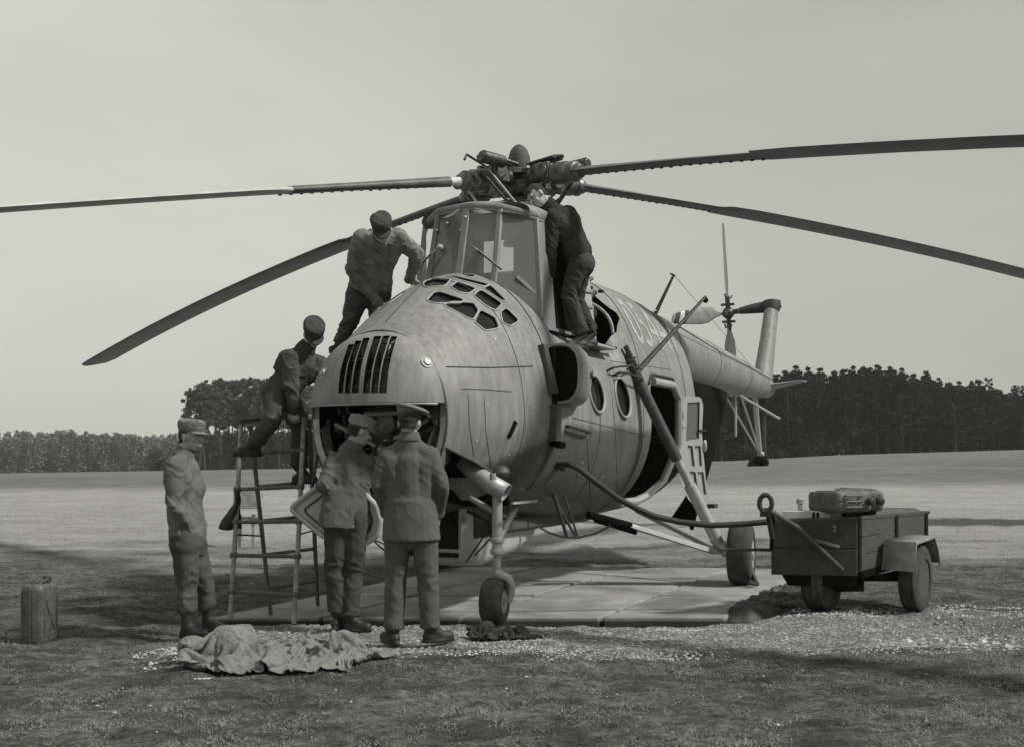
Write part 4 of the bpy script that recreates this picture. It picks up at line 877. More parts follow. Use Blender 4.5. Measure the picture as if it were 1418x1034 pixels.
def person(J, look, label, jm, tm, cap, capm, group=None, jr=1.0, hem=.0, belt=False, fwd=None, up=None, collar=True, wr=.011, hairm='hair', curl=(.6, .6), hd=None, short=False, band=False):
    base = (J['anL'] + J['anR']) / 2; base = Vector((base.x, base.y, min(J['toeL'].z, J['toeR'].z) - .03))
    P_ = thing('person', base, label, 'person', group)
    look = Vector(look).normalized(); hu = Vector(up) if up else Vector((0, 0, 1)); hu = (hu - look * look.dot(hu)).normalized(); hs = look.cross(hu)
    hc = J['head']; rot = Matrix((hs, look, hu)).transposed()
    # body: one continuous skin
    b = MB()
    b.ball(hc + hu * .015 - look * .008, 1, (.076, .096, .100), 18, rot); b.ball(hc - hu * .055 + look * .022, 1, (.056, .064, .066), 14, rot)
    b.ball(hc - hu * .095 + look * .052, .026, (1.1, .8, .7), 10, rot)                       # chin
    capsule(b, hc + look * .088 + hu * .012, hc + look * .108 - hu * .028, .011, .0165, 8)     # nose
    for sg in (-1, 1):
        b.ball(hc + hs * sg * .078 - hu * .012 - look * .01, 1, (.010, .020, .032), 10, rot)   # ears
        b.ball(hc + hs * sg * .042 - hu * .03 + look * .062, .024, (1, .7, .8), 10, rot)       # cheeks
        capsule(b, hc + hs * sg * .052 + hu * .034 + look * .078, hc + hs * sg * .016 + hu * .032 + look * .092, .009, .010, 8)   # brow
    capsule(b, hc + look * .083 - hu * .062 - hs * .02, hc + look * .083 - hu * .062 + hs * .02, .0085, .0085, 8)
    capsule(b, hc + look * .082 - hu * .076 - hs * .016, hc + look * .082 - hu * .076 + hs * .016, .009, .009, 8)
    capsule(b, hc - hu * .05 - look * .02, J['neck'], .055, .052)
    shm = (J['shL'] + J['shR']) / 2; hpm = (J['hpL'] + J['hpR']) / 2; ax = (shm - hpm).normalized()
    capsule(b, J['neck'], shm - ax * .08, .05, .08); capsule(b, shm - ax * .08, hpm, .11, .11)
    for q in 'LR':
        capsule(b, J['sh' + q], J['el' + q], .045, .038); capsule(b, J['el' + q], J['wr' + q], .038, .027)
        capsule(b, shm - ax * .05, J['sh' + q], .07, .045)
        capsule(b, J['hp' + q], J['kn' + q], .075, .05); capsule(b, J['kn' + q], J['an' + q], .048, .036); capsule(b, J['an' + q], J['toe' + q], .032, .028)
    for q, cv in zip('LR', curl):
        h = J.get('hd' + q) or (J['wr' + q] - J['el' + q]).normalized(); hn = J.get('hn' + q) or (hpm - J['wr' + q])
        hand(b, J['wr' + q], h, hn, cv, J.get('hs', 1.0), thumb=1 if q == 'L' else -1)
    remesh(b, 'body', M['skin'], P_, .0075, 1)
    for sg in (-1, 1): MB().ball(hc + hs * sg * .033 + hu * .012 + look * .085, .0075, n=8).build('eye', M['black'], P_, world=True)
    # jacket
    side = (J['shL'] - J['shR']).normalized(); fw = Vector(fwd).normalized() if fwd else look
    j = MB(); r1 = .098 * jr; r2 = .115 * jr
    hL, hR = J['hpL'] + ax * (.10 - hem), J['hpR'] + ax * (.10 - hem)
    capsule(j, J['shL'] - side * .03 - ax * .045, J['shR'] + side * .03 - ax * .045, r1 * .86, r1 * .86)
    for p, q in ((J['shL'] - side * .045 - ax * .07, hL - side * .0), (J['shR'] + side * .045 - ax * .07, hR + side * .0)): m_ = p.lerp(q, .6) - (p - shm).dot(side) * side * .16; capsule(j, p, m_, r1 * 1.04, r1 * .92, flat=.98); capsule(j, m_, q, r1 * .92, r2 * .9)
    capsule(j, shm - ax * .05, hpm + ax * (.10 - hem), .125 * jr, .125 * jr); capsule(j, J['neck'] - ax * .03, shm - ax * .09, .080, .118 * jr)
    for q in 'LR': capsule(j, J['neck'] - ax * .035, J['sh' + q] - ax * .012, .060, .070 * jr)
    if 'belly' in J: j.ball(J['belly'], .13, (1, 1, 1.1), 16)
    for q in 'LR':
        capsule(j, J['sh' + q], J['el' + q], .078 * jr, .060 * jr); capsule(j, J['el' + q], J['wr' + q], .060 * jr, .044 * jr)
        dd = (J['wr' + q] - J['el' + q]).normalized(); j.lathe(J['wr' + q] - dd * .03, dd, [(0, .045), (.004, .049), (.04, .049), (.044, .04)], 16)
    if hem > .06:                          # a skirt that ends in a clean edge
        q0 = hpm + ax * (.10 - hem + .05); pts = []
        for t, rr in ((.30, .55), (.20, .86), (.08, .97), (-.10, 1.03)):
            pts.append([q0 + ax * t + side * (math.cos(a) * (.212 * jr * rr)) + fw * (math.sin(a) * .155 * jr * rr) for a in np.linspace(0, 2 * math.pi, 25)[:-1]])
        j.loft(pts)
    jts = [J['elL'], J['elR'], hpm + ax * .14, J['shL'] - ax * .08, J['shR'] - ax * .08, J['wrL'], J['wrR']]
    jo = remesh(j, 'jacket', M[jm], P_, .011, 2, wr, 15, seed=hc.x * 3, extra=lambda p: .45 + 1.0 * max(math.exp(-((p - q).length / .11) ** 2) for q in jts))
    if collar:
        c = MB(); a0 = J['neck'] + (hc - J['neck']) * .10
        c.lathe(a0 - hu * .035, (hc - J['neck']), [(0, .088), (.02, .084), (.062, .070), (.066, .064), (.05, .060), (.02, .07)], 22); c.build('collar', M[jm], jo, 50, world=True) if False else c.build('collar', M[jm], P_, 50, world=True)
    if belt:
        c = MB(); q0 = hpm + ax * .10; c.loft([[q0 + ax * t + side * (math.cos(a) * .165 * jr) + fw * (math.sin(a) * .130 * jr) for a in np.linspace(0, 2 * math.pi, 33)[:-1]] for t in (-.028, .028)])
        c.build('belt', M['boot'], P_, 40, world=True)
    if band:
        q0 = hpm + ax * .215 + fw * .0; c = MB(); c.loft([[q0 + ax * t + side * (math.cos(a) * (.180 + .004 * math.sin(a * 24)) * jr * k) + fw * (math.sin(a) * (.137 + .004 * math.sin(a * 24)) * jr * k) for a in np.linspace(0, 2 * math.pi, 97)[:-1]] for t, k in ((-.04, .93), (-.035, 1), (.03, 1), (.04, .95))]); c.build('waistband', M['trous1'], P_, 40, world=True)
    # trousers
    t = MB(); tr_ = 1.0
    hr_ = .104 if hem > .06 else .118; capsule(t, J['hpL'] + ax * .06, J['hpR'] + ax * .06, hr_, hr_, flat=1); capsule(t, J['hpL'] - ax * .02, J['hpR'] - ax * .02, hr_ + .006, hr_ + .006)
    for q in 'LR':
        hp, kn, an = J['hp' + q], J['kn' + q], J['an' + q]
        capsule(t, hp, hp.lerp(kn, .5), .118, .098); capsule(t, hp.lerp(kn, .5), kn, .098, .080); capsule(t, kn, kn.lerp(an, .5), .080, .078); capsule(t, kn.lerp(an, .5), an + (kn - an).normalized() * (.05 + (.13 if short else 0)), .078, .070 if not short else .06)
        dd = (an - kn).normalized()
        if not short: t.lathe(an - dd * .09, dd, [(0, .05), (.01, .073), (.08, .078), (.085, .05)], 18)
    jtt = [J['knL'], J['knR'], J['anL'], J['anR'], hpm - ax * .06]
    remesh(t, 'trousers', M[tm], P_, .011, 2, wr * 1.1, 13, seed=hc.x * 5 + 2, extra=lambda p: .4 + 1.1 * max(math.exp(-((p - q).length / .13) ** 2) for q in jtt))
    for q in 'LR':
        bt_ = MB(); an, toe = J['an' + q], J['toe' + q]; dd = (toe - an); dd.z = 0; dd = dd.normalized() if dd.length > 1e-3 else fw
        z0 = toe.z; kd = (J['kn' + q] - an).normalized()
        capsule(bt_, an + kd * (.16 if short else .03), an, .050, .048); capsule(bt_, Vector((an.x, an.y, z0 + .012)) - dd * .02, Vector((an.x, an.y, z0 + .005)) + dd * .15, .042, .040); capsule(bt_, an, Vector((an.x, an.y, z0 + .01)) + dd * .10, .046, .038)
        bt_.loft([[Vector((an.x, an.y, z)) + dd * (.062 + .135 * math.cos(a)) + Vector((-dd.y, dd.x, 0)) * (.046 * math.sin(a)) for a in np.linspace(0, 2 * math.pi, 21)[:-1]] for z in (z0 - .038, z0 - .012)])
        remesh(bt_, 'boot', M['boot'], P_, .009, 2)
    # hair and headgear
    h = MB(); h.ball(hc + hu * .018 - look * .014, 1, (.080, .098, .104), 18, rot); h.ball(hc - hu * .035 - look * .050, 1, (.066, .052, .058), 14, rot)
    if cap == 'none': h.ball(hc + hu * .06 + look * .03, 1, (.07, .07, .055), 14, rot)
    hm = remesh(h, 'hair', M[hairm], P_, .008, 1, .003, 60)
    # keep the face free of hair
    bmh = bmesh.new(); bmh.from_mesh(hm.data); hcl = hc - P_.location
    lim = .022
    dele = [v for v in bmh.verts if ((v.co - hcl).dot(look) > lim and (v.co - hcl).dot(hu) < (.055 if cap != 'none' else .062)) or ((v.co - hcl).dot(look) > -.035 and (v.co - hcl).dot(hu) < .012) or (v.co - hcl).dot(hu) < -.062]
    bmesh.ops.delete(bmh, geom=dele, context='VERTS'); bmh.to_mesh(hm.data); bmh.free()
    if cap == 'field':
        c = MB(); o_ = hc + hu * .045; tl = (hu * 1 - look * .10).normalized()
        def cr(t, a, b_, off=0): return [o_ + tl * t + look * (off + b_ * math.cos(x)) + hs * (a * math.sin(x)) for x in np.linspace(0, 2 * math.pi, 29)[:-1]]
        c.loft([cr(-.012, .086, .106), cr(.02, .090, .110), cr(.052, .096, .116, .004), cr(.072, .094, .112, .004), cr(.084, .078, .094), cr(.088, .03, .04)])
        co_ = remesh(c, 'cap', M[capm], P_, .008, 2, .006, 26, seed=hc.z)
        br = MB(); rows = []
        for k, t in enumerate(np.linspace(0, 1, 5)):
            rows.append([o_ - tl * (.004 + t * .022) + look * ((.098 + .062 * t) * math.cos(x)) + hs * ((.084 + .006 * t) * math.sin(x)) for x in np.linspace(-1.15, 1.15, 15)])
        br.loft(rows, caps=False, closed=False); bo = br.build('cap_peak', M[capm], P_, 60, world=True); sd_ = bo.modifiers.new('s', 'SOLIDIFY'); sd_.thickness = .006
        MB().loft([cr(.012, .0925, .1125), cr(.034, .0945, .1150)], caps=False).build('cap_band', M[capm], P_, 50, world=True)
    elif cap == 'officer':
        o_ = hc + hu * .040; tl = (hu + look * .0 + hs * -.0).normalized(); ti = (tl - look * .02 - hs * (-.26)).normalized()
        def cr(t, a, b_, ax_=tl, off=Vector()):
            l2 = (look - ax_ * ax_.dot(look)).normalized(); s2 = l2.cross(ax_); return [o_ + off + ax_ * t + l2 * (b_ * math.cos(x)) + s2 * (a * math.sin(x)) for x in np.linspace(0, 2 * math.pi, 33)[:-1]]
        c = MB(); c.loft([cr(-.012, .083, .103), cr(.030, .087, .108), cr(.046, .112, .126, ti), cr(.062, .132, .142, ti), cr(.074, .128, .138, ti), cr(.084, .10, .11, ti), cr(.088, .02, .02, ti)])
        c.build('cap', M[capm], P_, 60, world=True); MB().loft([cr(-.014, .0855, .1055), cr(.024, .0885, .1095)]).build('cap_band', M['capd'], P_, 50, world=True)
        rows = [[o_ - tl * (.006 + t * .030) + look * ((.095 + .05 * t) * math.cos(x)) + hs * (.08 * math.sin(x)) for x in np.linspace(-1.1, 1.1, 13)] for t in np.linspace(0, 1, 4)]
        br = MB(); br.loft(rows, caps=False, closed=False); bo = br.build('cap_peak', M['boot'], P_, 60, world=True); sd_ = bo.modifiers.new('s', 'SOLIDIFY'); sd_.thickness = .005
    return P_
def JP(d, y0, **k):
    return {n: (at(v[0], v[1], y0 + (v[2] if len(v) > 2 else 0))) for n, v in k.items()}
# man on the left, hands in his pockets, looking towards the helicopter
d = 8.6
J = JP(0, d, head=(265, 603), neck=(253, 627), shL=(259, 645, .19), shR=(243, 645, -.19), elL=(262, 695, .27), elR=(241, 695, -.25), wrL=(279, 724, .13), wrR=(262, 728, -.15),
       hpL=(266, 752, .10), hpR=(256, 752, -.10), knL=(283, 812, .13), knR=(259, 812, -.10), anL=(288, 858, .16), anR=(259, 868, -.12), toeL=(306, 869, .10), toeR=(282, 878, -.16))
J['belly'] = at(261, 676, 8.6); J['hdL'] = Vector((.05, -.25, -1)); J['hdR'] = Vector((.05, .35, -1)); J['hs'] = .8; J['hnL'] = Vector((0, -1, 0)); J['hnR'] = Vector((0, 1, 0))
person(J, (1, -.42, -.06), 'man in quilted jacket and field cap standing far left, hands in his pockets', 'jacket1', 'trous1', 'field', 'capm', fwd=(1, -.2, 0), jr=1.12, hem=.02, wr=.012, curl=(.9, .9), short=True)
# man in coveralls at the open nose, seen from behind
d = 8.85
J = JP(0, d, head=(498, 597), neck=(488, 618), shL=(463, 639, .0), shR=(508, 642, .06), elL=(447, 672, -.12), elR=(522, 655, .28), wrL=(450, 676, .22), wrR=(520, 632, .52),
       hpL=(467, 718), hpR=(491, 718, .02), knL=(464, 790, .0), knR=(490, 790, .03), anL=(466, 848, .0), anR=(484, 854, .0), toeL=(472, 862, .10), toeR=(500, 868, -.02))
J['hdL'] = Vector((.2, 1, .1)); J['hdR'] = Vector((0, 1, .3))
person(J, (.85, .55, -.30), 'mechanic in belted coveralls and light cap leaning into the open nose, seen from behind', 'cover', 'covtr', 'field', 'capl', fwd=(.2, 1, 0), jr=1.0, hem=.12, belt=False, wr=.010)
# officer seen from behind
d = 8.05
J = JP(0, d, head=(567, 584), neck=(567, 605), shL=(538, 631, .0), shR=(595, 631, .0), elL=(524, 668, -.02), elR=(612, 670, -.02), wrL=(534, 711, .10), wrR=(608, 711, .12),
       hpL=(552, 724), hpR=(586, 724), knL=(548, 800, .0), knR=(592, 800, .0), anL=(545, 872, .0), anR=(596, 870, .0), toeL=(541, 884, .04), toeR=(604, 882, .02))
J['hdL'] = Vector((.15, .6, -.8)); J['hdR'] = Vector((-.15, .6, -.8)); J['hnL'] = Vector((1, 0, 0)); J['hnR'] = Vector((-1, 0, 0))
person(J, (.12, 1, -.12), 'officer in plain grey uniform jacket and peaked service cap standing with his back to us', 'uniform', 'unitr', 'officer', 'capm', fwd=(0, 1, 0), jr=1.0, hem=.18, wr=.006)
# man on the stepladder bending over to the nose
d = 9.6
J = JP(0, d, head=(434, 463, -.08), neck=(423, 481, -.05), shL=(440, 505, .18), shR=(400, 497, -.16), elL=(452, 528, .22), elR=(403, 536, -.2), wrL=(458, 505, .30), wrR=(407, 566, -.16),
       hpL=(396, 541, .12), hpR=(383, 541, -.08), knL=(416, 596, .20), knR=(384, 578, -.14), anL=(413, 646, .22), anR=(352, 614, -.10), toeL=(424, 664, .20), toeR=(346, 626, -.12))
J['hdR'] = Vector((.1, 0, -1)); J['hnR'] = Vector((0, 1, 0)); J['hdL'] = Vector((.5, .5, .5))
J['knR'] = at(378, 580, 9.38)
person(J, (.25, -.62, -.75), 'man in dark field cap standing on the stepladder and bending over to the nose', 'midj', 'trous1', 'field', 'capd', fwd=(.5, -.5, -.6), up=(.1, -.4, .9), jr=1.16, wr=.012, curl=(.7, 1.2))
# man kneeling over the windscreen on the helicopter's right shoulder
d = 10.0
J = JP(0, d, head=(529, 318, -.42), neck=(523, 330, -.28), shL=(551, 328, -.16), shR=(501, 329, -.18), elL=(560, 357, -.14), elR=(489, 370, -.22), wrL=(561, 374, -.18), wrR=(508, 402, -.30),
       hpL=(524, 406, .25), hpR=(497, 404, .22), knL=(524, 455, .30), knR=(486, 440, .25), anL=(505, 500, .40), anR=(470, 478, .42), toeL=(500, 508, .35), toeR=(466, 486, .36))
p_ = HM @ hit(515, 417)[0]; J['wrR'] = Vector((p_.x - .06, p_.y - .12, p_.z + .07)); p_ = HM @ hit(572, 392)[0]; J['wrL'] = Vector((p_.x - .06, p_.y - .02, p_.z + .08))
J['elR'] = (J['shR'] + J['wrR']) / 2 + Vector((-.17, -.02, 0)); J['elL'] = (J['shL'] + J['wrL']) / 2 + Vector((.13, -.03, 0.03))
J['hdR'] = Vector((.75, -.1, -.55)); J['hdL'] = Vector((.75, -.1, -.5)); J['hnR'] = Vector((.1, -.6, -.7)); J['hnL'] = Vector((0, -.6, -.7))
person(J, (.12, -.68, -.75), 'man in light padded jacket and dark cap bending over the nose top beside the windscreen', 'lightj', 'trous1', 'field', 'capd', fwd=(.1, -.8, -.4), up=(0, -.65, .75), jr=1.10, wr=.013, curl=(.35, .3))
# bareheaded man on the left shoulder reaching into the cockpit
d = 10.75
J = JP(0, d, head=(743, 271, -.12), neck=(759, 284, -.06), shL=(786, 298, .14), shR=(766, 305, -.14), elL=(765, 352, .10), elR=(760, 350, -.16), wrL=(757, 383, .02), wrR=(762, 382, -.12),
       hpL=(806, 362, .14), hpR=(803, 362, -.08), knL=(797, 415, .22), knR=(787, 407, -.08), anL=(820, 462, .22), anR=(806, 463, -.04), toeL=(806, 476, .16), toeR=(790, 478, -.10))
J['hdL'] = Vector((-.3, 0, -1)); J['hdR'] = Vector((-.1, 0, -1))
person(J, (-.62, -.42, -.66), 'bareheaded man in dark jacket standing on the fuselage and leaning over the cockpit side', 'darkj', 'darktr', 'none', 'capd', fwd=(-.9, -.2, -.3), up=(-.7, -.1, .7), jr=1.24, wr=.011)

# ------------------------------------------------------------------ stepladder
def gz(x, y): return ground_z(x, y)
F1, F2 = at(319, 856, 9.45), at(407, 863, 9.3); T1, T2 = at(334, 584, 9.75), at(421, 575, 9.6)
B1, B2 = at(375, 851, 9.85), at(440, 838, 10.4); U1, U2 = at(347, 590, 9.8), at(428, 580, 9.72)
lad = thing('stepladder', (F1 + F2) / 2, 'tall paint worn wooden stepladder standing on the left of the nose', 'ladder')
for a, b in ((F1, T1), (F2, T2)): MB().tube([a, a.lerp(b, .5) + Vector((.004, 0, 0)), b], [.021, .022, .021], 12).build('rail', M['woodl'], lad, world=True)
for a, b in ((B1, U1), (B2, U2)): MB().tube([a, a.lerp(b, .5), b], [.019, .021, .021], 12).build('rail', M['wood'], lad, world=True)
for y_ in (582, 629, 678, 724, 770, 820):
    t = (857 - y_) / (857 - 582); a, b = F1.lerp(T1, t), F2.lerp(T2, t)
    MB().tube([a, a.lerp(b, .5), b], [.017, .020, .017], 10).build('rung', M['wood'], lad, world=True)
    for c in (a, b): dd = (b - a).normalized(); MB().lathe(c - dd * .03, dd, [(0, .02), (.005, .028), (.055, .028), (.06, .02)], 12).build('rung_socket', M['wood'], lad, world=True)
for t in (.32, .14, .50, .68): 
    a, b = B1.lerp(U1, t), B2.lerp(U2, t); MB().tube([a, b], .017, 10).build('rung', M['wood'], lad, world=True)
MB().loft([[T1.lerp(T2, t) + Vector((0, o, .015)) for t, o in ((-.03, -.06), (1.03, -.06), (1.03, .14), (-.03, .14))], [T1.lerp(T2, t) + Vector((0, o, .035)) for t, o in ((-.03, -.06), (1.03, -.06), (1.03, .14), (-.03, .14))]]).build('top_board', M['wood'], lad, world=True)
MB().tube([F1.lerp(T1, .42), B1.lerp(U1, .42)], .008, 6).build('spreader', M['dark'], lad, world=True); MB().tube([F2.lerp(T2, .42), B2.lerp(U2, .42)], .008, 6).build('spreader', M['dark'], lad, world=True)
# jacket hung on the ladder
def cloth_sheet(rows, name, m, wr=.02, f=9, th=.012, seed=0, parent=None):
    n0, n1 = len(rows), len(rows[0]); out = []
    for r_ in rows:
        out.append([p + Vector((0, noise.noise(p * f + Vector((seed, 0, 0))) * wr * 2, noise.noise(p * f * 1.7) * wr * .3)) for p in r_])
    o = MB(); o.loft(out, caps=False, closed=False); o = o.build(name, M[m], parent, 180); s_ = o.modifiers.new('s', 'SOLIDIFY'); s_.thickness = th; return o
rows = []
for t in np.linspace(0, 1, 14):
    l_ = 325 - 17 * t + 4 * math.sin(t * 5); r_ = 330 + 6 * t ; rows.append([at(l_ + (r_ - l_) * u, 679 + 53 * t + 2 * math.sin(u * 6), 9.62 + .05 * math.sin(u * 7 + t * 3)) for u in np.linspace(0, 1, 10)])
tag(cloth_sheet(rows, 'hanging_jacket', 'cloth', .02), 'dark jacket hanging on the left rail of the stepladder', 'jacket')
# small stool behind the ladder
st_ = thing('stool', at(348, 757, 17.0), 'small pale wooden stand on the grass, seen through the ladder', 'stand')
MB().box(at(345, 690, 17), (.42, .3, .30)).build('seat', M['woodl'], st_, 30, .01, world=True)
MB().box(at(342, 717, 17), (.40, .25, .03)).build('shelf', M['wood'], st_, world=True)
for px in (332, 351): MB().box(at(px, 734, 17.0 + (.1 if px < 340 else 0)), (.05, .05, .5)).build('leg', M['woodl'], st_, world=True)

# ------------------------------------------------------------------ generator trailer
def quadbox(fr, bk):            # two rings of points
    mb = MB(); mb.loft([fr, bk]); return mb
TY = 9.75
c0 = at(1186, 716, TY); x0, y0_ = c0.x, c0.y
# trailer axes: along the front board (to the left) and back along the side
fx = (at(1071, 722, TY + .12) - at(1186, 720, TY)); fx.z = 0; fw_ = fx.length; fx.normalize()
sx = (at(1286, 706, TY + .98) - c0); sx.z = 0; sl_ = sx.length; sx = Vector((-fx.y, fx.x, 0)) if False else sx.normalized()
Tz, Bz = .885, .385
def tp(a, b, z): return Vector((x0, y0_, z)) + fx * a + sx * b
trl = thing('generator_trailer', tp(fw_ / 2, sl_ / 2, 0), 'small dark two wheel generator trailer with drawbar folded up, right of the helicopter', 'trailer')
tb = MB(); tb.loft([[tp(0, 0, Bz), tp(fw_, 0, Bz), tp(fw_, 0, Tz - .03), tp(0, 0, Tz)], [tp(0, sl_, Bz + .10), tp(fw_, sl_, Bz + .1), tp(fw_, sl_, Tz), tp(0, sl_, Tz)]])
tbo = tb.build('body', M['trails'], trl, 30, .008, world=True)
tf = MB()
for k, (za, zb) in enumerate(((Bz - .02, .60), (.612, Tz - .005))):
    MB().prism([tp(-.01, -.02, za), tp(fw_ + .01, -.02, za), tp(fw_ + .01, -.02, zb - (.03 if k else 0)), tp(-.01, -.02, zb)], sx * .02).build('front_board', M['trail'], trl, 30, .005, world=True)  # front boards darker than the sides: their shade is put into the colour
MB().prism([tp(.05, .02, Bz - .12), tp(fw_ - .12, .02, Bz - .12), tp(fw_ - .05, .02, Bz), tp(0, .02, Bz)], sx * .1).build('front_skirt', M['black'], trl, 30, world=True)
for za, zb in ((.40, .545), (.553, .70), (.708, .868)):
    MB().prism([tp(-.012, 0.01, za), tp(-.012, sl_ - .06, za + .08 * (1 if za < .5 else .6)), tp(-.012, sl_ - .06, zb + .06 * (1 if zb < .8 else .2)), tp(-.012, 0.01, zb)], -fx * -.012).build('side_board', M['trails'], trl, 30, .004, world=True)
for b_ in (.02, sl_ * .50, sl_ - .10): MB().beam(tp(-.025, b_, .42), tp(-.025, b_, Tz), .035, .02, up=fx).build('side_post', M['trail'], trl, world=True)
# top: rim, lid, raised rear cowl
for a, b in ((tp(0, 0, Tz), tp(0, sl_, Tz)), (tp(0, sl_, Tz), tp(fw_, sl_, Tz)), (tp(fw_, 0, Tz - .03), tp(fw_, sl_, Tz)), (tp(0, 0, Tz), tp(fw_, 0, Tz - .03))): MB().beam(a, b, .03, .03).build('top_rim', M['trails'], trl, world=True)
MB().loft([[tp(.06, sl_ * .3, Tz), tp(.85 * fw_, sl_ * .3, Tz), tp(.85 * fw_, sl_ * .98, Tz), tp(.02, sl_ * .98, Tz)], [tp(.1, sl_ * .42, Tz + .05), tp(.75 * fw_, sl_ * .42, Tz + .05), tp(.75 * fw_, sl_ * .9, Tz + .05), tp(.06, sl_ * .9, Tz + .05)]]).build('cowl', M['trails'], trl, 30, .01, world=True)
lb = MB().loft([[tp(fw_ * .38, .10, Tz - .03), tp(fw_ * .97, .10, Tz - .03), tp(fw_ * .97, .30, Tz - .01), tp(fw_ * .38, .30, Tz - .01)], [tp(fw_ * .38, .10, Tz + .055), tp(fw_ * .97, .10, Tz + .055), tp(fw_ * .97, .30, Tz + .055), tp(fw_ * .38, .30, Tz + .055)]]).build('control_box', M['twhite'], trl, 30, .006, world=True)
for k in (0, 1): MB().box(tp(fw_ * (.58 - .05 * k), .095, Tz + .02), (.022, .012, .05)).build('box_mark', M['black'], trl, world=True)
MB().lathe(tp(fw_ * .82, .2, Tz + .06), (0, 0, 1), [(0, .02), (.05, .02), (.06, .035), (.10, .035), (.12, .01)], 12).build('filler_cap', M['light'], trl, world=True)
MB().lathe(tp(fw_ * .70, .3, Tz + .05), (0, 0, 1), [(0, .02), (.02, .03), (.07, .03), (.08, .01)], 12).build('filler_cap', M['light'], trl, world=True)
def tnum(txt, o, ux, uz, size, m, parent):
    cu = bpy.data.curves.new('n', 'FONT'); cu.body = txt; cu.size = size; to = bpy.data.objects.new('n', cu); col.objects.link(to); bpy.context.view_layer.update()
    me = bpy.data.meshes.new_from_object(to.evaluated_get(bpy.context.evaluated_depsgraph_get())); bpy.data.objects.remove(to)
    mb = MB(); mb.v = [tuple(o + ux * v.co.x + uz * v.co.y) for v in me.vertices]; mb.f = [tuple(p.vertices) for p in me.polygons]; mb.m = [0] * len(mb.f); mb.build('painted_number', M[m], parent, 0, world=True)
tnum('2', tp(.20, -.027, .76), -fx, Vector((0, 0, 1)), .085, 'number', trl)
# drawbar: ring and two arms folded up
r0 = tp(fw_ * .93, -.22, 1.02); rg = [r0 + fx * (.055 * math.cos(a)) + Vector((0, 0, .075 * math.sin(a))) for a in np.linspace(0, 2 * math.pi, 20)]
dbo = MB().tube(rg, .022, 10, caps=False).build('tow_ring', M['trail'], trl, world=True)
MB().tube([tp(fw_ * .99, -.03, .70), tp(fw_ * .97, -.12, .90), tp(fw_ * .94, -.21, .96)], .025, 10).build('drawbar', M['trail'], trl, world=True)
MB().tube([tp(fw_ * .90, -.21, .955), tp(fw_ * .6, -.14, .80), tp(.10, -.04, .42)], [.026, .024, .018], 10).build('drawbar', M['trails'], trl, world=True)
MB().tube([tp(fw_ * .45, -.10, .69), tp(.13, -.05, .62)], .022, 8).build('drawbar_brace', M['trails'], trl, world=True)
MB().beam(r0 - Vector((0, 0, .10)) + fx * .05, r0 - Vector((0, 0, .10)) - fx * .05, .03, .04).build('drawbar_plate', M['trail'], trl, world=True)
MB().tube([tp(fw_ * .97, -.04, .95), tp(fw_ * 1.0, -.03, .60)], .02, 8).build('drawbar_post', M['black'], trl, world=True)
MB().tube([tp(fw_, .1, .58), tp(fw_ + .14, .05, .585), tp(fw_ + .42, -.1, .59)], .014, 8).build('tow_pin', M['dark'], trl, world=True)
# wheels and mudguards
def twheel(c, r, w, ax, guard):
    ax = Vector(ax).normalized()
    prof = [(-w * .02, r * .5), (-w * .5, r * .60), (-w * .5, r * .80), (-w * .42, r * .95), (-w * .36, r * .985), (-w * .34, r * .955), (-w * .25, r * .955), (-w * .23, r), (-w * .08, r), (-w * .06, r * .965), (w * .06, r * .965), (w * .08, r), (w * .23, r), (w * .25, r * .955), (w * .34, r * .955), (w * .36, r * .985), (w * .42, r * .95), (w * .5, r * .80), (w * .5, r * .60), (w * .02, r * .5)]
    o = MB().lathe(c, ax, prof, 40).build('wheel', M['tyre'], trl, 30, world=True)
    hb = MB(); hb.lathe(c, ax, [(-w * .4, r * .60), (-w * .38, r * .5), (-w * .1, r * .46), (-w * .1, r * .2), (-w * .4, r * .16), (-w * .42, .005), (w * .42, .005), (w * .40, r * .17), (w * .12, r * .2), (w * .05, r * .46), (w * .40, r * .52), (w * .43, r * .60)], 32); ho = hb.build('rim', M['trails'], o, 30, world=True)
    for k in range(5):
        a = 2 * math.pi * k / 5; d_, u, v = frame_of(ax); MB().lathe(c + (u * math.cos(a) + v * math.sin(a)) * r * .30 + ax * w * .10, ax, [(0, .015), (.03, .015), (.035, 0)], 8).build('nut', M['light'], o, world=True)
    for k in range(40):
        pass
    if guard:
        fwdv = Vector((-ax.y, ax.x, 0)).normalized(); rows = []
        for a, b in ((-.41, .10), (-.33, .36), (.24, .385), (.36, .26), (.40, .12)): rows.append([c + fwdv * a + Vector((0, 0, b)) + ax * t for t in (-w * 1.1, w * .62, w * .66)])
        for r_ in rows: r_[2] = r_[2] - Vector((0, 0, .022))
        mb = MB(); mb.loft(rows, caps=False, closed=False); g_ = mb.build('mudguard', M['fender'], trl, 30, world=True); s_ = g_.modifiers.new('s', 'SOLIDIFY'); s_.thickness = .012
wr_ = tp(-.23, sl_ * .44, .325); wr_.z = ground_z(wr_.x, wr_.y) + .305; wl_ = tp(fw_ - .24, sl_ * .26, .3); wl_.z = ground_z(wl_.x, wl_.y) + .30
wax = Vector((.80, -.60, 0))
twheel(wr_, .31, .17, wax, True); twheel(wl_, .31, .22, wax, False)
MB().tube([wl_, wr_], .035, 12).build('axle', M['black'], trl, world=True)
MB().beam(tp(.0, .05, .37), tp(.0, sl_ * .95, .45), .05, .06).build('chassis_rail', M['black'], trl, world=True); MB().beam(tp(fw_ * .6, .05, .36), tp(fw_ * .6, sl_ * .95, .44), .05, .06).build('chassis_rail', M['black'], trl, world=True)
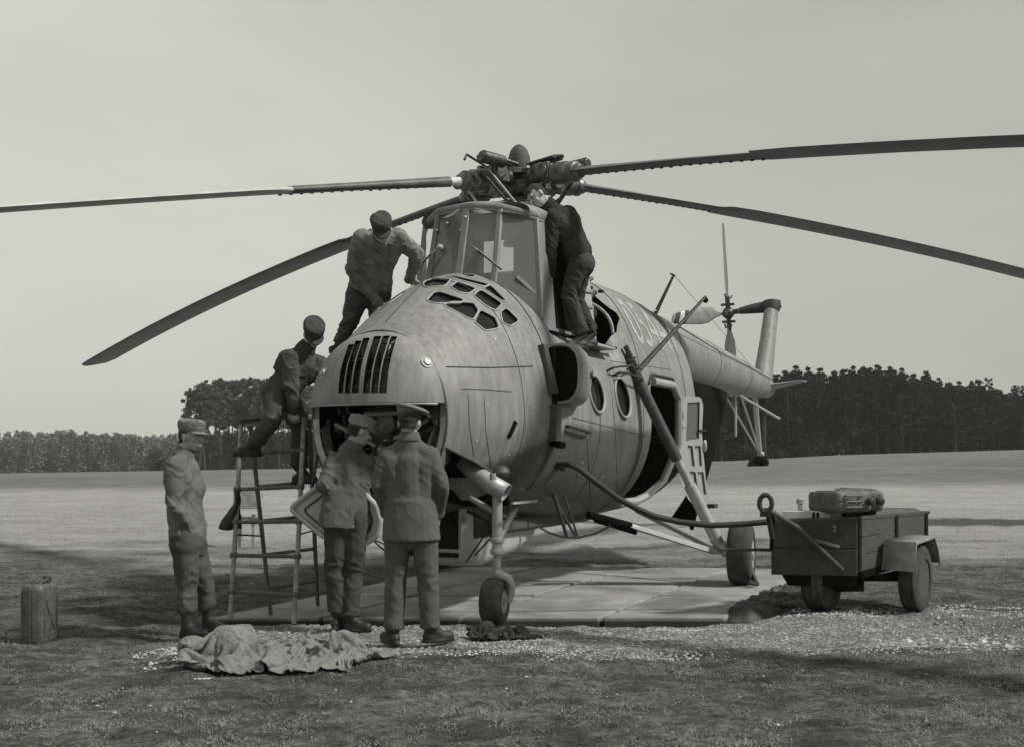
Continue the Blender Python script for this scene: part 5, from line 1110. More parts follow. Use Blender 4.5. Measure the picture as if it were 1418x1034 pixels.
MB().beam(tp(-.05, sl_ * .2, .33), tp(-.05, sl_ * .72, .36), .06, .035).build('leaf_spring', M['black'], trl, world=True)
MB().box(tp(.25, .35, .28), (.25, .2, .16)).build('battery_box', M['black'], trl, 30, .01, world=True)

# jerrycans: rounded body with pressed panel, handles and spout
def jerry(loc_, rot, label, m, group=None):
    th_ = thing('jerrycan', loc_, label, 'jerrycan', group); th_.rotation_euler = rot
    b = MB(); w, h, d_ = .345, .46, .165
    def sec(y, k): 
        pts = []
        for cx, cz, a0 in ((w/2 - .05, h - .06, 0), (-w/2 + .05, h - .03, 90), (-w/2 + .05, .05, 180), (w/2 - .05, .05, 270)):
            for a in range(0, 91, 18): pts.append(Vector((cx * k + .05 * k * math.cos(R(a0 + a)), y, .22 + (cz - .22) * k + .05 * k * math.sin(R(a0 + a)))))
        return pts
    b.loft([sec(-d_/2, .90), sec(-d_/2 + .01, .965), sec(-d_/2 + .035, 1), sec(-.006, 1), sec(-.004, .985), sec(.004, .985), sec(.006, 1), sec(d_/2 - .035, 1), sec(d_/2 - .01, .965), sec(d_/2, .90)])
    b.build('body', M[m], th_, 40)
    for y in (-d_/2 - .002, d_/2 + .002):
        for sgn in (-1, 1):
            MB().beam((-.10, y, .22 - sgn * .14), (.10, y, .22 + sgn * .14), .008, .022, up=(0, 0, 1)).build('pressed_rib', M[m], th_)
        MB().tube([(-.12, y, .08), (.12, y, .08), (.12, y, .36), (-.12, y, .36), (-.12, y, .08)], .006, 6).build('pressed_rib', M[m], th_)
    for y in (-.045, 0, .045): MB().tube([(-.11, y, h - .005), (-.10, y, h + .035), (.04, y, h + .035), (.05, y, h - .01)], .009, 8).build('handle', M[m], th_)
    MB().lathe((.115, 0, h - .03), (.35, 0, 1), [(0, .028), (.05, .028), (.052, .034), (.07, .034), (.078, .02)], 16).build('spout', M['dark'], th_)
    return th_
jl = at(55, 882, 8.45); jerry(Vector((jl.x, jl.y, ground_z(jl.x, jl.y) - .01)), (R(1), R(-2), R(92)), 'upright jerrycan standing alone in the grass at the far left', 'can')
j1 = at(1166, 690, 10.15)
jerry(Vector((j1.x - .16, j1.y, Tz + .135)), (R(88), R(0), R(14)), 'dusty jerrycan lying on the trailer top, the nearer left one of two', 'can2', 'jerrycans lying on the trailer').scale = (1.12, 1.12, 1.12)
jerry(Vector((j1.x + .22, j1.y + .36, Tz + .15)), (R(90), R(2), R(-8)), 'jerrycan lying on the trailer top, farther and to the right, its spout showing', 'can2', 'jerrycans lying on the trailer').scale = (1.12, 1.12, 1.12)

# ------------------------------------------------------------------ crumpled canvas, rag heap, box
def heap(name, outline, z0, hfun, m, label, cat, n=90, fold=.05, f=6, seed=0, parent=None):
    """a crumpled sheet: heights over a closed outline, in metres on the ground"""
    O = [Vector((*p, 0)) for p in outline]; c = sum(O, Vector()) / len(O); k = len(O); rows = []
    def rim_(a):
        t = a * k; i = int(t) % k; u = t - int(t); p0, p1, p2, p3 = O[i - 1], O[i], O[(i + 1) % k], O[(i + 2) % k]
        return .5 * ((2 * p1) + (p2 - p0) * u + (2 * p0 - 5 * p1 + 4 * p2 - p3) * u * u + (3 * p1 - p0 - 3 * p2 + p3) * u ** 3)
    for j in range(n // 2 + 1):
        r_ = 1 - (1 - j / (n // 2)) ** 1.0; row = []
        for i in range(n * 2):
            p = c.lerp(rim_(i / (n * 2)), r_); q = Vector((p.x * f, p.y * f * 1.3, seed))
            w = noise.noise_vector(q * .7) * .9; e = min(1, (1 - r_) * 7) ** .5
            rg_ = (1 - abs(noise.noise(q * .8 + w)) * 2.2); r2 = (1 - abs(noise.noise(q * 2.1 + w * 1.5 + Vector((5, 5, 5)))) * 2.2); r3 = noise.noise(q * 5)
            z = z0 + e * (hfun(p) + fold * (rg_ * .9 + r2 * .45 + r3 * .12))
            row.append(p + Vector((noise.noise(q * 1.5) * .05, noise.noise(q * 1.5 + Vector((9, 0, 0))) * .05, max(z, z0 - .01))))
        rows.append(row)
    mb = MB(); mb.loft(rows, caps=False); o = mb.build(name, M[m], parent, 180); return tag(o, label, cat)
def gp(px, py, z=.07):
    y = FPX * (HC - z) / (py - HOR); return ((px - 709) / FPX * y, y)
# the lie of a fallen cloth: a grid of 92 x 50 points, x then y then z, each row as steps of 4 mm from point to point
CL = np.array([
-164,5,5,-2,0,5,0,3,-1,3,3,3,3,1,3,3,3,5,-1,-1,5,5,6,6,4,6,5,5,1,4,2,2,5,1,6,6,1,-6,-2,0,5,4,6,-1,1,6,6,6,7,-1,4,2,3,3,1,5,5,5,5,2,5,0,3,2,4,2,1,5,0,5,3,5,3,4,4,2,5,1,3,2,2,-4,5,-1,3,-1,-1,3,2,-2,1,2,
-169,5,5,5,-1,2,1,1,5,-1,4,1,3,3,2,3,4,4,0,-5,5,6,5,2,7,6,5,5,4,0,5,5,0,4,5,6,4,-2,-6,4,3,6,1,6,-2,3,6,5,4,1,2,3,3,0,6,4,6,4,6,3,0,5,0,5,-1,4,6,0,5,2,4,3,4,4,4,2,4,0,1,3,0,2,-2,4,-1,5,-3,3,-1,7,3,2,
-176,6,6,6,3,1,-1,2,5,1,3,4,-1,2,3,2,4,4,1,-5,2,8,2,6,4,6,4,6,4,5,4,2,2,5,5,4,5,-4,4,-2,5,5,5,5,2,-3,6,5,0,6,0,1,3,2,2,5,5,4,6,4,4,1,5,3,4,-3,5,5,1,7,-1,5,3,4,2,2,2,1,2,1,4,-2,1,0,4,-1,1,3,3,6,5,5,
-181,6,6,5,4,1,-2,3,6,4,2,4,0,4,1,1,3,2,5,0,1,1,0,7,2,8,7,4,6,2,5,4,6,0,4,6,5,-1,-1,7,2,5,7,-2,7,2,0,5,2,5,-1,0,3,5,0,5,4,4,4,4,4,2,2,3,4,6,5,-1,3,3,4,4,2,2,2,2,2,1,1,2,2,0,2,0,1,5,-1,4,6,7,5,-1,
-188,6,6,5,5,2,1,0,6,4,4,4,3,2,4,0,-2,3,5,3,-1,-3,2,7,3,6,8,6,5,6,1,5,5,4,5,1,6,-1,7,0,7,7,0,6,0,6,-3,6,2,2,4,0,4,1,4,-1,5,4,4,5,1,5,2,6,2,6,1,5,6,-2,5,1,4,0,4,-1,2,2,1,-1,2,2,1,3,2,5,3,3,5,5,6,-2,
-193,5,6,4,5,2,2,5,5,5,6,-1,3,2,4,3,-3,1,2,5,-1,-2,2,5,6,5,7,5,6,7,6,1,5,6,1,6,2,8,0,8,5,8,3,-2,6,3,-3,5,3,1,2,4,1,2,3,3,-1,2,5,5,0,6,3,6,6,6,5,2,-1,4,0,4,1,4,1,-4,3,1,2,3,1,5,1,2,3,2,7,4,2,3,4,5,
-196,4,7,2,4,2,5,6,5,5,4,5,-3,3,2,4,0,-3,4,3,2,-3,3,7,3,6,7,3,6,7,5,4,6,4,6,2,8,0,6,10,7,-2,6,5,-2,6,0,2,4,0,4,0,6,2,0,6,1,-1,-1,6,6,1,6,4,5,7,5,-2,0,5,4,0,4,0,6,1,-4,1,3,4,2,2,4,1,3,3,5,4,8,0,5,0,
-199,5,5,1,3,7,6,5,5,4,1,4,0,2,3,3,3,-3,-1,4,5,0,3,5,6,4,6,3,4,7,4,5,7,3,8,7,1,9,2,10,4,-2,5,5,3,2,4,4,4,1,-3,5,3,2,1,4,1,-4,1,6,6,6,5,0,5,6,2,3,-1,5,3,4,1,3,1,6,-2,-4,5,3,0,5,2,3,5,5,2,5,5,6,-2,5,
-202,6,5,5,-2,6,7,4,6,4,1,3,1,4,1,2,3,0,1,3,1,5,4,5,2,5,7,1,5,6,7,2,7,6,3,7,10,0,7,10,-2,7,0,4,4,5,3,4,5,2,-2,-1,5,0,3,2,4,-2,-3,5,8,5,5,5,5,-2,4,4,3,-1,6,3,3,3,1,4,-1,-1,3,5,0,0,5,5,6,1,6,3,6,5,-1,5,
-204,6,5,4,6,0,4,6,5,6,4,0,6,-1,-2,4,4,0,3,1,4,4,5,1,4,6,7,5,5,0,5,8,1,6,8,8,2,10,1,10,-2,9,6,0,3,6,3,3,3,4,1,-6,1,5,-1,5,4,-1,-3,6,2,6,6,6,7,-1,-4,5,6,3,2,7,0,3,3,0,0,4,0,4,5,4,1,5,2,5,1,6,6,0,4,3,
-206,5,6,4,6,3,4,5,3,5,3,3,4,5,0,0,0,4,2,3,5,0,4,5,6,3,4,6,8,0,6,1,7,6,3,8,9,7,-1,8,1,6,7,7,0,6,-1,3,1,5,3,-4,-1,3,2,3,2,3,-2,7,4,5,3,3,7,-2,-1,1,8,1,8,1,2,5,0,2,1,4,5,0,3,5,6,-2,6,6,2,3,5,6,3,1,
-206,3,6,5,6,5,5,4,5,2,5,3,1,2,3,3,1,2,4,3,5,4,1,4,4,5,5,5,7,3,-4,7,4,7,4,8,8,9,0,2,9,-1,7,6,4,1,4,-1,5,0,5,2,-3,0,5,0,3,4,-2,4,4,6,6,0,6,4,-3,1,4,7,2,4,2,3,3,2,2,2,0,5,3,7,-2,3,4,4,6,6,6,1,8,2,
-200,0,4,5,6,5,5,4,5,3,4,5,0,4,2,-3,6,2,3,5,5,-1,6,2,7,5,2,7,7,-5,-1,5,7,7,7,6,8,8,4,-2,7,4,0,6,5,-1,4,4,-1,4,3,4,4,-4,1,4,1,3,5,0,3,5,4,6,2,7,1,-4,4,3,6,2,1,2,3,2,1,3,3,5,3,5,5,1,1,5,8,6,2,7,0,5,
-200,4,2,6,5,6,5,5,5,4,1,4,4,1,4,1,-3,2,6,2,6,4,2,6,1,7,1,8,5,0,-4,4,7,6,5,8,8,8,7,-3,2,8,0,2,5,-1,4,2,4,-1,5,5,7,-2,-3,2,5,2,3,1,5,5,1,5,6,2,6,4,-2,1,3,6,0,0,2,2,3,1,3,3,6,3,6,6,4,4,2,6,6,2,7,2,
-203,4,6,6,2,7,7,6,6,5,2,1,4,2,3,4,-1,-4,3,6,4,3,5,5,1,6,2,7,0,6,-5,3,7,7,6,7,7,7,8,2,-3,5,6,-2,1,3,1,4,4,5,-1,2,6,6,1,-6,4,0,4,5,5,3,4,5,2,6,1,6,5,1,1,0,6,1,3,1,3,2,1,1,3,5,6,4,5,6,5,3,5,6,1,6,
-206,7,6,4,3,3,6,6,7,5,5,6,1,5,4,5,0,-3,-2,5,4,4,5,0,5,1,7,4,2,6,-4,1,7,6,7,7,7,7,6,7,-2,-2,7,5,-2,0,4,5,0,4,4,3,-2,5,3,6,-6,6,1,4,4,4,5,1,4,5,6,2,4,4,1,-2,3,5,3,2,4,2,1,3,2,2,6,4,2,4,5,6,7,4,6,1,
-206,4,7,7,5,2,4,3,5,6,5,6,4,4,4,0,4,3,1,-1,5,3,3,3,1,4,3,6,6,4,-3,1,4,7,7,7,7,7,1,6,7,-2,2,6,1,-1,5,0,5,0,6,-1,4,4,2,5,-2,5,-2,6,4,5,5,-1,5,5,2,5,3,2,-1,3,2,4,3,7,4,3,1,3,3,1,0,9,3,2,3,6,7,6,2,7,
-208,6,4,6,7,7,0,2,7,2,7,6,5,4,0,6,-1,4,-1,5,4,3,3,3,0,4,3,6,7,5,1,-3,3,6,8,8,5,6,6,-1,6,5,-2,7,4,-4,3,3,3,1,5,-1,4,5,1,5,-2,7,2,0,4,5,5,4,1,5,5,-1,5,6,-1,-2,3,5,4,3,6,6,3,-1,5,3,0,6,6,4,-1,6,5,5,7,2,
-209,5,6,6,6,4,7,3,0,5,3,6,6,1,6,-2,3,5,3,6,3,2,4,2,1,3,4,3,5,5,7,2,-4,8,7,7,7,3,6,3,-1,6,1,4,7,-3,1,4,2,-1,5,1,4,2,2,5,4,-1,5,4,3,3,5,4,5,4,1,2,4,4,5,-2,-2,6,4,4,5,3,8,1,-4,4,6,4,5,5,2,4,5,7,3,6,
-209,5,6,5,6,5,6,7,1,-1,3,4,6,5,1,7,-3,6,4,7,3,3,3,4,1,2,3,5,5,5,-2,3,8,0,9,5,8,6,0,6,-1,1,7,2,5,6,-4,5,-1,-3,6,2,4,0,5,3,3,5,5,4,3,2,3,3,5,5,5,3,0,4,3,5,-3,1,7,2,4,5,3,1,5,1,7,1,6,1,7,2,7,7,4,7,
-213,8,6,5,4,7,5,7,5,2,2,0,1,6,4,3,5,2,6,5,5,4,5,0,3,4,2,1,3,2,8,4,-1,9,2,7,3,6,5,3,5,-5,5,7,6,3,6,-2,0,-6,3,6,3,1,5,0,5,5,5,5,6,5,3,2,4,1,5,2,5,1,5,1,4,0,2,4,3,3,1,5,1,6,2,6,1,5,5,7,5,7,8,6,
-216,6,7,6,7,2,8,6,5,5,2,2,1,-1,6,2,5,6,6,5,5,4,5,4,1,5,2,2,4,-3,4,3,8,1,9,3,8,-1,5,2,5,-2,4,8,7,4,3,6,-2,-4,-4,5,4,5,2,1,5,3,6,4,6,4,6,6,0,5,2,4,3,2,2,3,3,3,1,2,1,3,3,2,4,5,6,0,5,7,7,4,7,7,7,8,
-215,5,6,4,6,6,6,2,4,4,5,1,2,3,2,6,3,6,6,7,5,6,3,3,4,2,7,-4,3,7,3,2,-1,8,4,7,7,2,-2,5,2,7,3,5,5,5,0,4,4,-1,-5,0,6,4,4,-1,6,6,4,5,4,6,5,4,6,1,4,2,4,2,2,2,3,2,3,0,4,-1,6,2,5,2,4,6,4,7,6,6,8,8,7,6,
-215,5,6,4,5,5,6,5,3,4,0,3,5,5,2,0,6,4,7,7,6,6,6,4,3,4,-1,6,3,-2,2,2,5,4,7,6,4,0,0,6,3,7,5,4,5,2,-1,3,1,5,0,-5,6,5,2,4,2,6,6,7,6,2,6,6,2,5,2,4,1,4,1,3,1,3,2,2,3,1,4,3,3,7,4,3,7,5,7,7,6,9,6,8,
-211,5,4,5,3,5,0,6,2,4,0,3,5,7,6,1,0,7,5,7,8,7,6,6,4,1,5,2,3,4,1,-3,6,0,6,6,4,6,-4,3,5,5,6,6,5,-3,0,4,-1,4,2,0,1,6,2,5,3,6,7,6,7,7,2,4,5,2,3,5,2,3,4,1,0,4,2,1,3,3,0,6,4,4,4,5,6,6,7,8,8,5,8,6,
-208,3,4,5,4,0,5,0,6,-1,6,3,4,5,3,5,4,2,8,6,8,8,7,6,5,5,5,4,2,0,-4,3,-2,8,6,2,7,5,-3,0,7,5,4,5,3,2,-6,3,3,-3,4,5,3,0,6,2,4,5,7,7,7,7,7,5,5,5,0,2,4,-1,4,2,1,2,2,5,1,2,3,1,6,2,5,5,5,9,7,6,9,9,3,8,
-211,6,5,3,4,4,-2,5,0,5,1,6,3,4,5,4,4,7,4,9,6,8,8,7,6,7,5,2,1,2,-2,-4,0,7,5,5,4,7,1,-3,7,1,3,5,0,5,-3,-1,5,5,-5,3,6,5,3,5,6,0,2,7,8,6,6,7,2,5,1,5,0,4,1,2,4,3,3,3,0,5,1,4,2,4,3,6,7,8,7,9,8,6,7,6,
-208,0,4,5,4,2,4,-2,6,1,4,3,4,4,5,3,6,4,9,5,10,7,9,7,8,-1,6,2,3,4,1,-1,-3,4,8,0,6,4,2,2,3,5,0,1,5,-1,2,2,-1,8,2,-1,1,4,7,6,1,6,5,0,3,7,6,6,6,3,1,5,2,2,3,4,5,-1,1,4,4,1,5,1,3,5,5,6,6,9,8,6,8,5,8,6,
-207,3,-2,4,4,3,2,3,3,2,4,5,5,5,6,2,1,6,7,10,6,9,7,7,6,4,-1,2,5,0,3,5,1,-1,7,5,0,5,4,1,3,1,4,0,2,2,-2,3,6,2,6,4,2,-1,4,6,6,6,5,3,-2,3,2,8,4,6,4,4,0,4,4,0,4,0,4,4,0,5,2,5,5,3,6,6,9,6,6,10,3,7,5,7,
-212,6,3,0,1,5,2,6,3,4,3,3,7,4,5,7,4,5,7,4,5,7,6,6,6,5,6,-2,1,4,2,6,-5,6,4,1,6,4,1,4,0,4,1,1,3,2,2,1,3,7,-1,6,7,3,0,7,6,5,-1,7,5,2,1,-3,7,5,4,5,1,3,3,3,0,4,2,3,4,1,5,7,3,7,2,8,8,8,7,6,7,2,7,4,
-212,2,8,3,-1,2,5,2,6,2,8,3,6,3,6,2,6,7,4,6,7,3,7,5,4,6,4,3,2,0,5,-2,-1,5,4,6,4,1,5,0,4,0,4,1,2,3,3,5,0,7,0,2,5,8,5,3,1,2,5,6,4,1,5,-2,1,7,7,0,3,4,1,5,-1,2,6,3,0,4,7,4,7,5,6,5,7,11,7,1,9,5,4,-1,
-215,4,5,7,2,3,1,5,6,5,6,3,3,6,5,5,2,4,8,5,3,6,2,5,5,3,3,5,1,5,0,4,-4,7,5,2,5,5,0,3,0,4,2,3,1,3,2,5,7,2,7,2,1,3,6,7,5,4,-3,2,6,2,4,3,2,2,5,1,4,3,2,4,0,3,4,8,-3,6,1,8,4,7,7,8,7,8,3,9,1,7,7,3,
-215,2,5,6,2,4,6,7,2,6,6,5,0,6,7,7,4,1,6,3,5,0,2,5,4,6,0,4,5,2,5,-1,4,1,5,5,2,3,4,-2,4,4,2,1,3,1,4,5,5,8,6,5,3,2,3,2,4,7,3,-2,3,4,4,-3,7,4,2,4,0,4,4,4,4,3,1,7,1,-3,9,4,5,5,7,9,6,7,8,6,5,5,3,7,
-215,0,7,3,6,7,6,3,7,1,7,5,6,1,6,6,4,3,2,4,2,1,5,3,4,2,3,5,4,5,1,-2,3,3,6,5,2,3,0,4,4,1,2,4,-2,4,5,2,7,6,6,9,2,2,7,5,-1,4,4,4,-2,5,0,3,2,4,4,3,4,-1,6,1,4,6,1,3,2,0,5,6,7,6,5,7,8,8,5,8,3,5,6,5,
-210,-4,5,5,7,6,5,7,4,5,2,7,6,6,4,0,6,0,4,1,2,1,5,1,4,5,1,5,3,5,2,-2,7,5,1,4,2,2,3,3,3,0,4,4,-2,3,5,5,3,5,9,5,6,7,4,6,-1,5,3,3,0,5,3,-4,5,5,1,4,1,4,1,3,5,4,5,1,6,-1,5,2,7,7,6,6,6,9,7,4,5,6,4,6,
-213,6,-1,8,6,3,5,7,2,6,7,3,7,6,6,-3,5,1,2,2,2,3,-1,3,4,4,2,5,4,0,3,4,3,4,4,2,2,2,4,1,5,0,4,3,2,6,-2,4,7,4,7,3,6,7,9,3,5,6,-3,3,3,3,2,2,0,4,4,0,5,-2,4,3,2,4,6,5,4,7,0,5,2,6,9,6,6,5,8,8,0,5,6,5,
-215,3,6,7,7,5,5,1,7,7,4,7,2,6,3,1,2,1,2,1,3,1,0,4,4,2,3,5,1,3,1,4,5,4,4,2,3,1,4,4,1,5,1,5,0,4,5,4,0,4,7,7,4,7,8,5,6,7,-4,-2,4,2,3,1,5,2,2,6,-2,0,1,5,1,4,1,5,7,7,7,7,3,2,5,7,7,8,5,6,3,7,5,5,
-208,1,4,7,3,4,6,4,5,7,7,2,7,1,3,-1,3,2,2,0,3,2,3,3,2,2,4,1,6,-3,4,5,5,3,4,1,3,4,6,-1,4,5,3,1,3,5,0,6,5,0,3,9,7,6,5,7,6,3,4,-5,-1,5,-1,5,5,3,7,0,8,-2,-4,-2,3,4,1,5,6,6,6,8,7,7,2,4,7,6,7,5,5,5,4,5,
-210,6,4,7,5,-1,6,6,5,5,2,6,7,-2,5,0,2,1,4,0,2,3,2,3,3,3,1,6,-1,6,-1,7,3,3,3,4,3,0,3,6,2,4,3,6,2,4,2,2,6,5,0,6,8,4,6,6,7,4,1,-3,-3,-2,4,4,3,6,7,8,1,5,0,-2,-4,1,5,0,5,6,7,7,7,8,6,5,4,3,6,6,4,4,4,6,
-207,4,7,1,8,3,-1,6,4,4,7,3,5,3,-1,6,-2,3,1,4,1,5,-1,4,2,4,4,0,6,0,5,3,3,3,2,4,2,5,0,4,5,8,4,1,7,1,5,-1,5,7,4,-2,9,6,4,6,6,5,-2,-4,-2,-4,0,3,4,6,6,8,9,0,4,7,-4,-3,1,5,2,3,6,6,7,7,7,6,6,5,3,1,4,4,5,5,
-206,5,5,5,2,5,3,0,4,6,5,5,2,4,1,1,5,-2,4,1,4,1,6,-1,5,2,4,2,3,4,1,3,3,3,3,2,3,4,4,6,5,2,4,7,2,6,3,4,0,5,8,-3,7,3,3,8,5,7,-4,-2,-4,-4,-1,5,0,5,6,6,8,7,2,4,6,1,-1,0,5,3,2,5,6,6,5,6,4,6,0,3,4,5,5,5,
-201,0,4,4,3,6,2,4,2,3,7,1,5,3,1,1,2,5,-1,5,2,2,3,4,4,4,3,1,3,2,2,3,1,4,1,3,6,3,3,6,3,6,6,1,7,4,5,4,4,4,5,0,-3,9,3,4,8,5,-1,-4,-4,-4,0,1,6,0,5,5,5,7,2,4,6,6,-2,1,5,5,3,4,-1,6,6,5,5,5,3,0,5,4,5,5,
-200,3,1,6,0,3,5,3,6,3,1,5,0,3,2,2,5,0,5,-1,6,5,4,3,0,4,4,1,3,3,2,2,3,4,3,3,2,5,5,0,7,1,6,6,6,3,6,2,4,5,5,2,-1,5,4,5,2,6,-2,1,-4,-5,3,1,5,-2,6,-1,5,5,6,1,5,7,6,5,-1,5,-2,6,1,3,4,3,6,4,4,2,2,5,5,5,
-195,1,2,5,0,2,2,6,4,1,0,6,-1,4,3,4,0,2,4,7,3,4,4,-1,2,5,1,6,1,4,4,1,6,0,5,5,0,6,-1,4,1,6,4,4,7,7,3,7,-1,3,4,1,5,1,6,3,5,1,5,-3,-2,-3,3,5,-3,6,0,2,-1,5,2,5,5,4,6,5,5,2,2,2,4,-2,5,2,4,5,4,2,5,1,5,6,
-190,0,-2,6,4,1,1,5,4,4,-3,-2,5,3,4,3,5,4,3,2,6,6,0,4,-3,2,5,5,6,5,-1,5,-1,6,3,2,4,-1,6,-2,3,5,3,7,5,5,6,7,2,-2,4,1,4,5,2,2,5,2,3,4,1,-5,5,-3,6,0,6,-3,5,-3,4,4,3,5,1,3,4,3,2,3,3,5,-1,3,5,6,2,2,5,4,3,4,
-193,4,1,-1,6,5,1,0,7,5,-6,-1,5,3,3,2,5,6,3,5,5,5,5,-1,4,0,5,4,3,5,4,-2,5,-1,3,4,2,1,5,1,0,3,6,4,7,5,4,6,6,-2,0,4,2,4,2,1,5,5,3,1,4,1,-4,3,2,7,2,4,5,-1,-2,2,3,2,4,3,0,4,0,2,4,2,1,3,5,5,1,3,3,4,3,5,
-193,1,6,2,1,6,2,0,3,7,-2,-4,6,2,4,6,2,4,6,4,2,5,7,3,0,5,3,1,4,2,3,5,-1,4,2,3,-2,5,3,-2,4,3,1,5,6,5,7,5,2,6,-3,1,6,0,2,4,2,5,2,3,3,2,3,3,5,4,4,3,3,4,-3,-2,3,2,0,1,1,2,3,3,3,1,4,0,4,4,4,4,-1,5,5,1,
-194,5,1,5,3,1,5,3,3,-2,2,-2,6,3,6,4,6,4,4,6,2,2,4,6,2,5,2,3,1,5,4,-1,4,-2,6,-1,2,0,4,0,0,1,6,3,2,6,7,4,4,3,5,-1,3,5,-2,4,5,3,2,1,0,4,4,7,3,6,7,5,4,-2,4,-3,0,2,0,1,2,2,0,3,1,3,1,4,1,3,6,2,2,0,4,4,
-192,2,5,-1,5,3,1,5,-2,4,-2,6,4,5,6,5,3,6,2,6,7,4,2,3,3,4,3,2,3,2,2,3,0,4,0,2,1,1,1,3,0,2,-3,1,2,7,6,5,4,4,3,4,1,4,5,-1,4,3,2,5,2,1,3,3,6,6,8,5,5,5,-2,3,-3,3,0,-4,1,1,0,5,5,1,1,3,2,1,5,-2,1,3,5,4,
-188,-1,4,2,1,1,4,-1,4,-2,7,6,6,5,4,6,2,3,6,4,5,3,6,4,3,5,4,2,4,3,-1,3,0,4,0,1,2,-1,2,1,1,1,0,-3,3,0,6,4,4,4,4,4,2,5,3,5,1,3,6,1,6,4,3,1,1,6,6,7,6,5,2,3,0,0,1,-2,0,0,0,-1,5,5,3,-2,5,2,2,-2,-3,3,5,4,
-63,2,2,-3,-6,-1,-5,-1,0,-3,1,-1,-2,2,-1,-1,0,-2,-3,-3,-2,0,-2,1,-3,0,0,1,1,3,-1,0,2,1,1,1,0,1,-2,-2,-3,2,0,3,5,-4,-1,1,2,0,0,2,-2,1,2,2,1,2,1,1,2,3,0,3,0,0,3,0,3,-1,3,1,3,1,3,0,2,2,3,3,3,3,3,6,3,4,6,6,6,8,4,2,
-65,2,3,2,-5,-5,-3,-3,-1,0,-1,0,0,-1,3,0,-1,0,-3,-3,-2,0,-4,1,-2,0,2,-1,1,2,0,1,2,1,1,1,0,-1,1,-4,-2,-2,5,-2,6,0,-1,2,1,0,1,-1,2,-2,3,2,2,3,1,-2,5,-4,7,-5,4,3,1,2,0,3,-1,4,1,3,1,1,2,1,5,0,5,4,1,6,5,5,6,5,1,3,5,5,
-63,2,2,4,-5,-6,-5,1,-1,0,0,-1,-1,0,0,3,-1,1,-2,-3,-2,0,-5,1,2,-3,1,-1,2,1,2,0,2,1,1,2,0,-2,-1,-1,-3,-1,1,1,3,5,-1,0,4,-1,2,1,-2,0,0,1,0,2,0,1,0,5,0,3,2,5,1,0,2,1,1,4,1,3,0,3,0,3,2,3,5,1,5,5,5,2,7,5,2,3,4,0,
-66,3,4,4,-1,-5,-7,-3,4,0,0,-1,-1,0,1,0,-1,2,2,-2,-3,-3,-5,2,1,0,-2,2,-1,2,1,1,1,3,-1,4,1,-3,-2,0,-3,2,0,2,2,0,4,1,2,1,2,-2,1,-1,0,1,1,2,2,2,-2,5,-2,5,1,1,3,2,1,2,3,1,2,3,0,1,3,1,4,1,7,1,6,1,7,2,5,4,1,4,1,2,
-63,2,4,4,0,-5,-5,-6,2,3,-2,1,1,-1,1,0,-2,2,1,2,-4,-5,-3,1,1,1,-2,1,1,0,3,1,1,0,3,-1,5,-3,-1,-3,1,0,4,0,2,0,4,0,1,5,-1,1,-2,1,-1,4,0,2,1,2,2,2,0,1,3,1,1,3,-1,4,2,3,0,2,2,1,4,-1,6,0,7,1,3,4,6,2,4,2,-1,6,2,2,
-57,0,0,5,2,-5,-5,-3,-1,0,0,3,-1,1,1,1,-2,0,1,3,-3,-4,-4,0,1,1,-2,1,1,0,2,3,1,1,-1,4,0,1,-3,0,3,-1,2,3,0,1,3,1,1,1,3,0,-1,3,-2,3,4,2,2,1,2,-1,1,1,1,0,-3,4,3,4,2,2,2,0,4,0,0,3,4,5,5,1,1,5,3,3,2,2,0,6,3,-5,
-49,-1,-1,1,4,-4,-4,-1,-1,-1,0,2,-2,0,0,2,0,-2,1,1,0,-5,-1,-1,-2,1,-1,1,2,0,1,4,-1,3,0,3,-1,1,-1,0,2,-1,5,1,-1,2,4,1,1,2,-1,2,3,1,0,0,5,4,3,1,1,-1,0,-4,-4,3,2,3,4,2,3,2,2,2,1,4,0,5,0,2,5,2,3,5,2,0,3,4,-1,5,-4,3,
-41,-1,-4,1,2,0,-3,-3,-2,1,-3,1,-2,2,0,0,2,-1,-2,1,2,-3,-2,-2,-2,0,0,1,1,1,0,1,1,3,2,1,0,-1,2,1,2,-2,2,5,-2,4,1,3,-1,5,0,-2,4,3,1,0,5,3,3,2,1,-3,-2,-6,1,0,4,4,3,0,4,1,3,2,3,0,3,4,0,6,2,4,2,4,1,0,3,1,3,-3,3,-4,
-33,-2,-3,-1,1,-2,0,-4,-2,2,-4,-1,1,0,2,-2,2,0,-1,-1,3,-2,-4,-1,-1,0,0,0,2,-1,0,1,1,2,-1,4,-1,3,1,1,-1,1,3,3,0,2,2,0,4,-1,3,1,0,4,2,1,2,3,4,-3,0,4,-3,-6,-3,3,5,3,2,3,1,4,2,2,3,2,3,3,2,2,5,6,3,-2,2,3,0,2,0,-1,-1,-2,
-26,-2,-3,-1,-1,0,-2,-3,-2,-2,2,-3,-3,2,2,-1,1,0,-1,1,-3,0,0,-1,0,-3,1,-1,-3,5,0,0,2,-1,2,1,0,0,6,1,-2,1,0,5,3,-1,3,0,4,1,2,0,0,1,4,1,2,2,4,1,-4,-2,-3,-2,0,5,0,5,3,1,4,2,4,3,4,2,3,2,4,2,4,5,6,-3,4,-1,1,-3,2,-1,0,-5,
-21,-3,0,-1,-2,0,-1,-3,-4,-3,3,-2,-2,-1,0,3,1,-2,1,-2,-1,2,-1,0,-3,0,-2,-1,-2,4,-1,1,2,0,0,1,-1,2,5,3,-1,-1,2,1,5,1,-1,3,2,2,2,1,0,-1,3,4,-1,4,4,-2,-2,-1,-4,-5,3,2,3,2,1,6,1,5,3,2,4,4,6,4,5,4,4,3,2,-1,2,-1,-1,-2,0,-2,-2,-1,
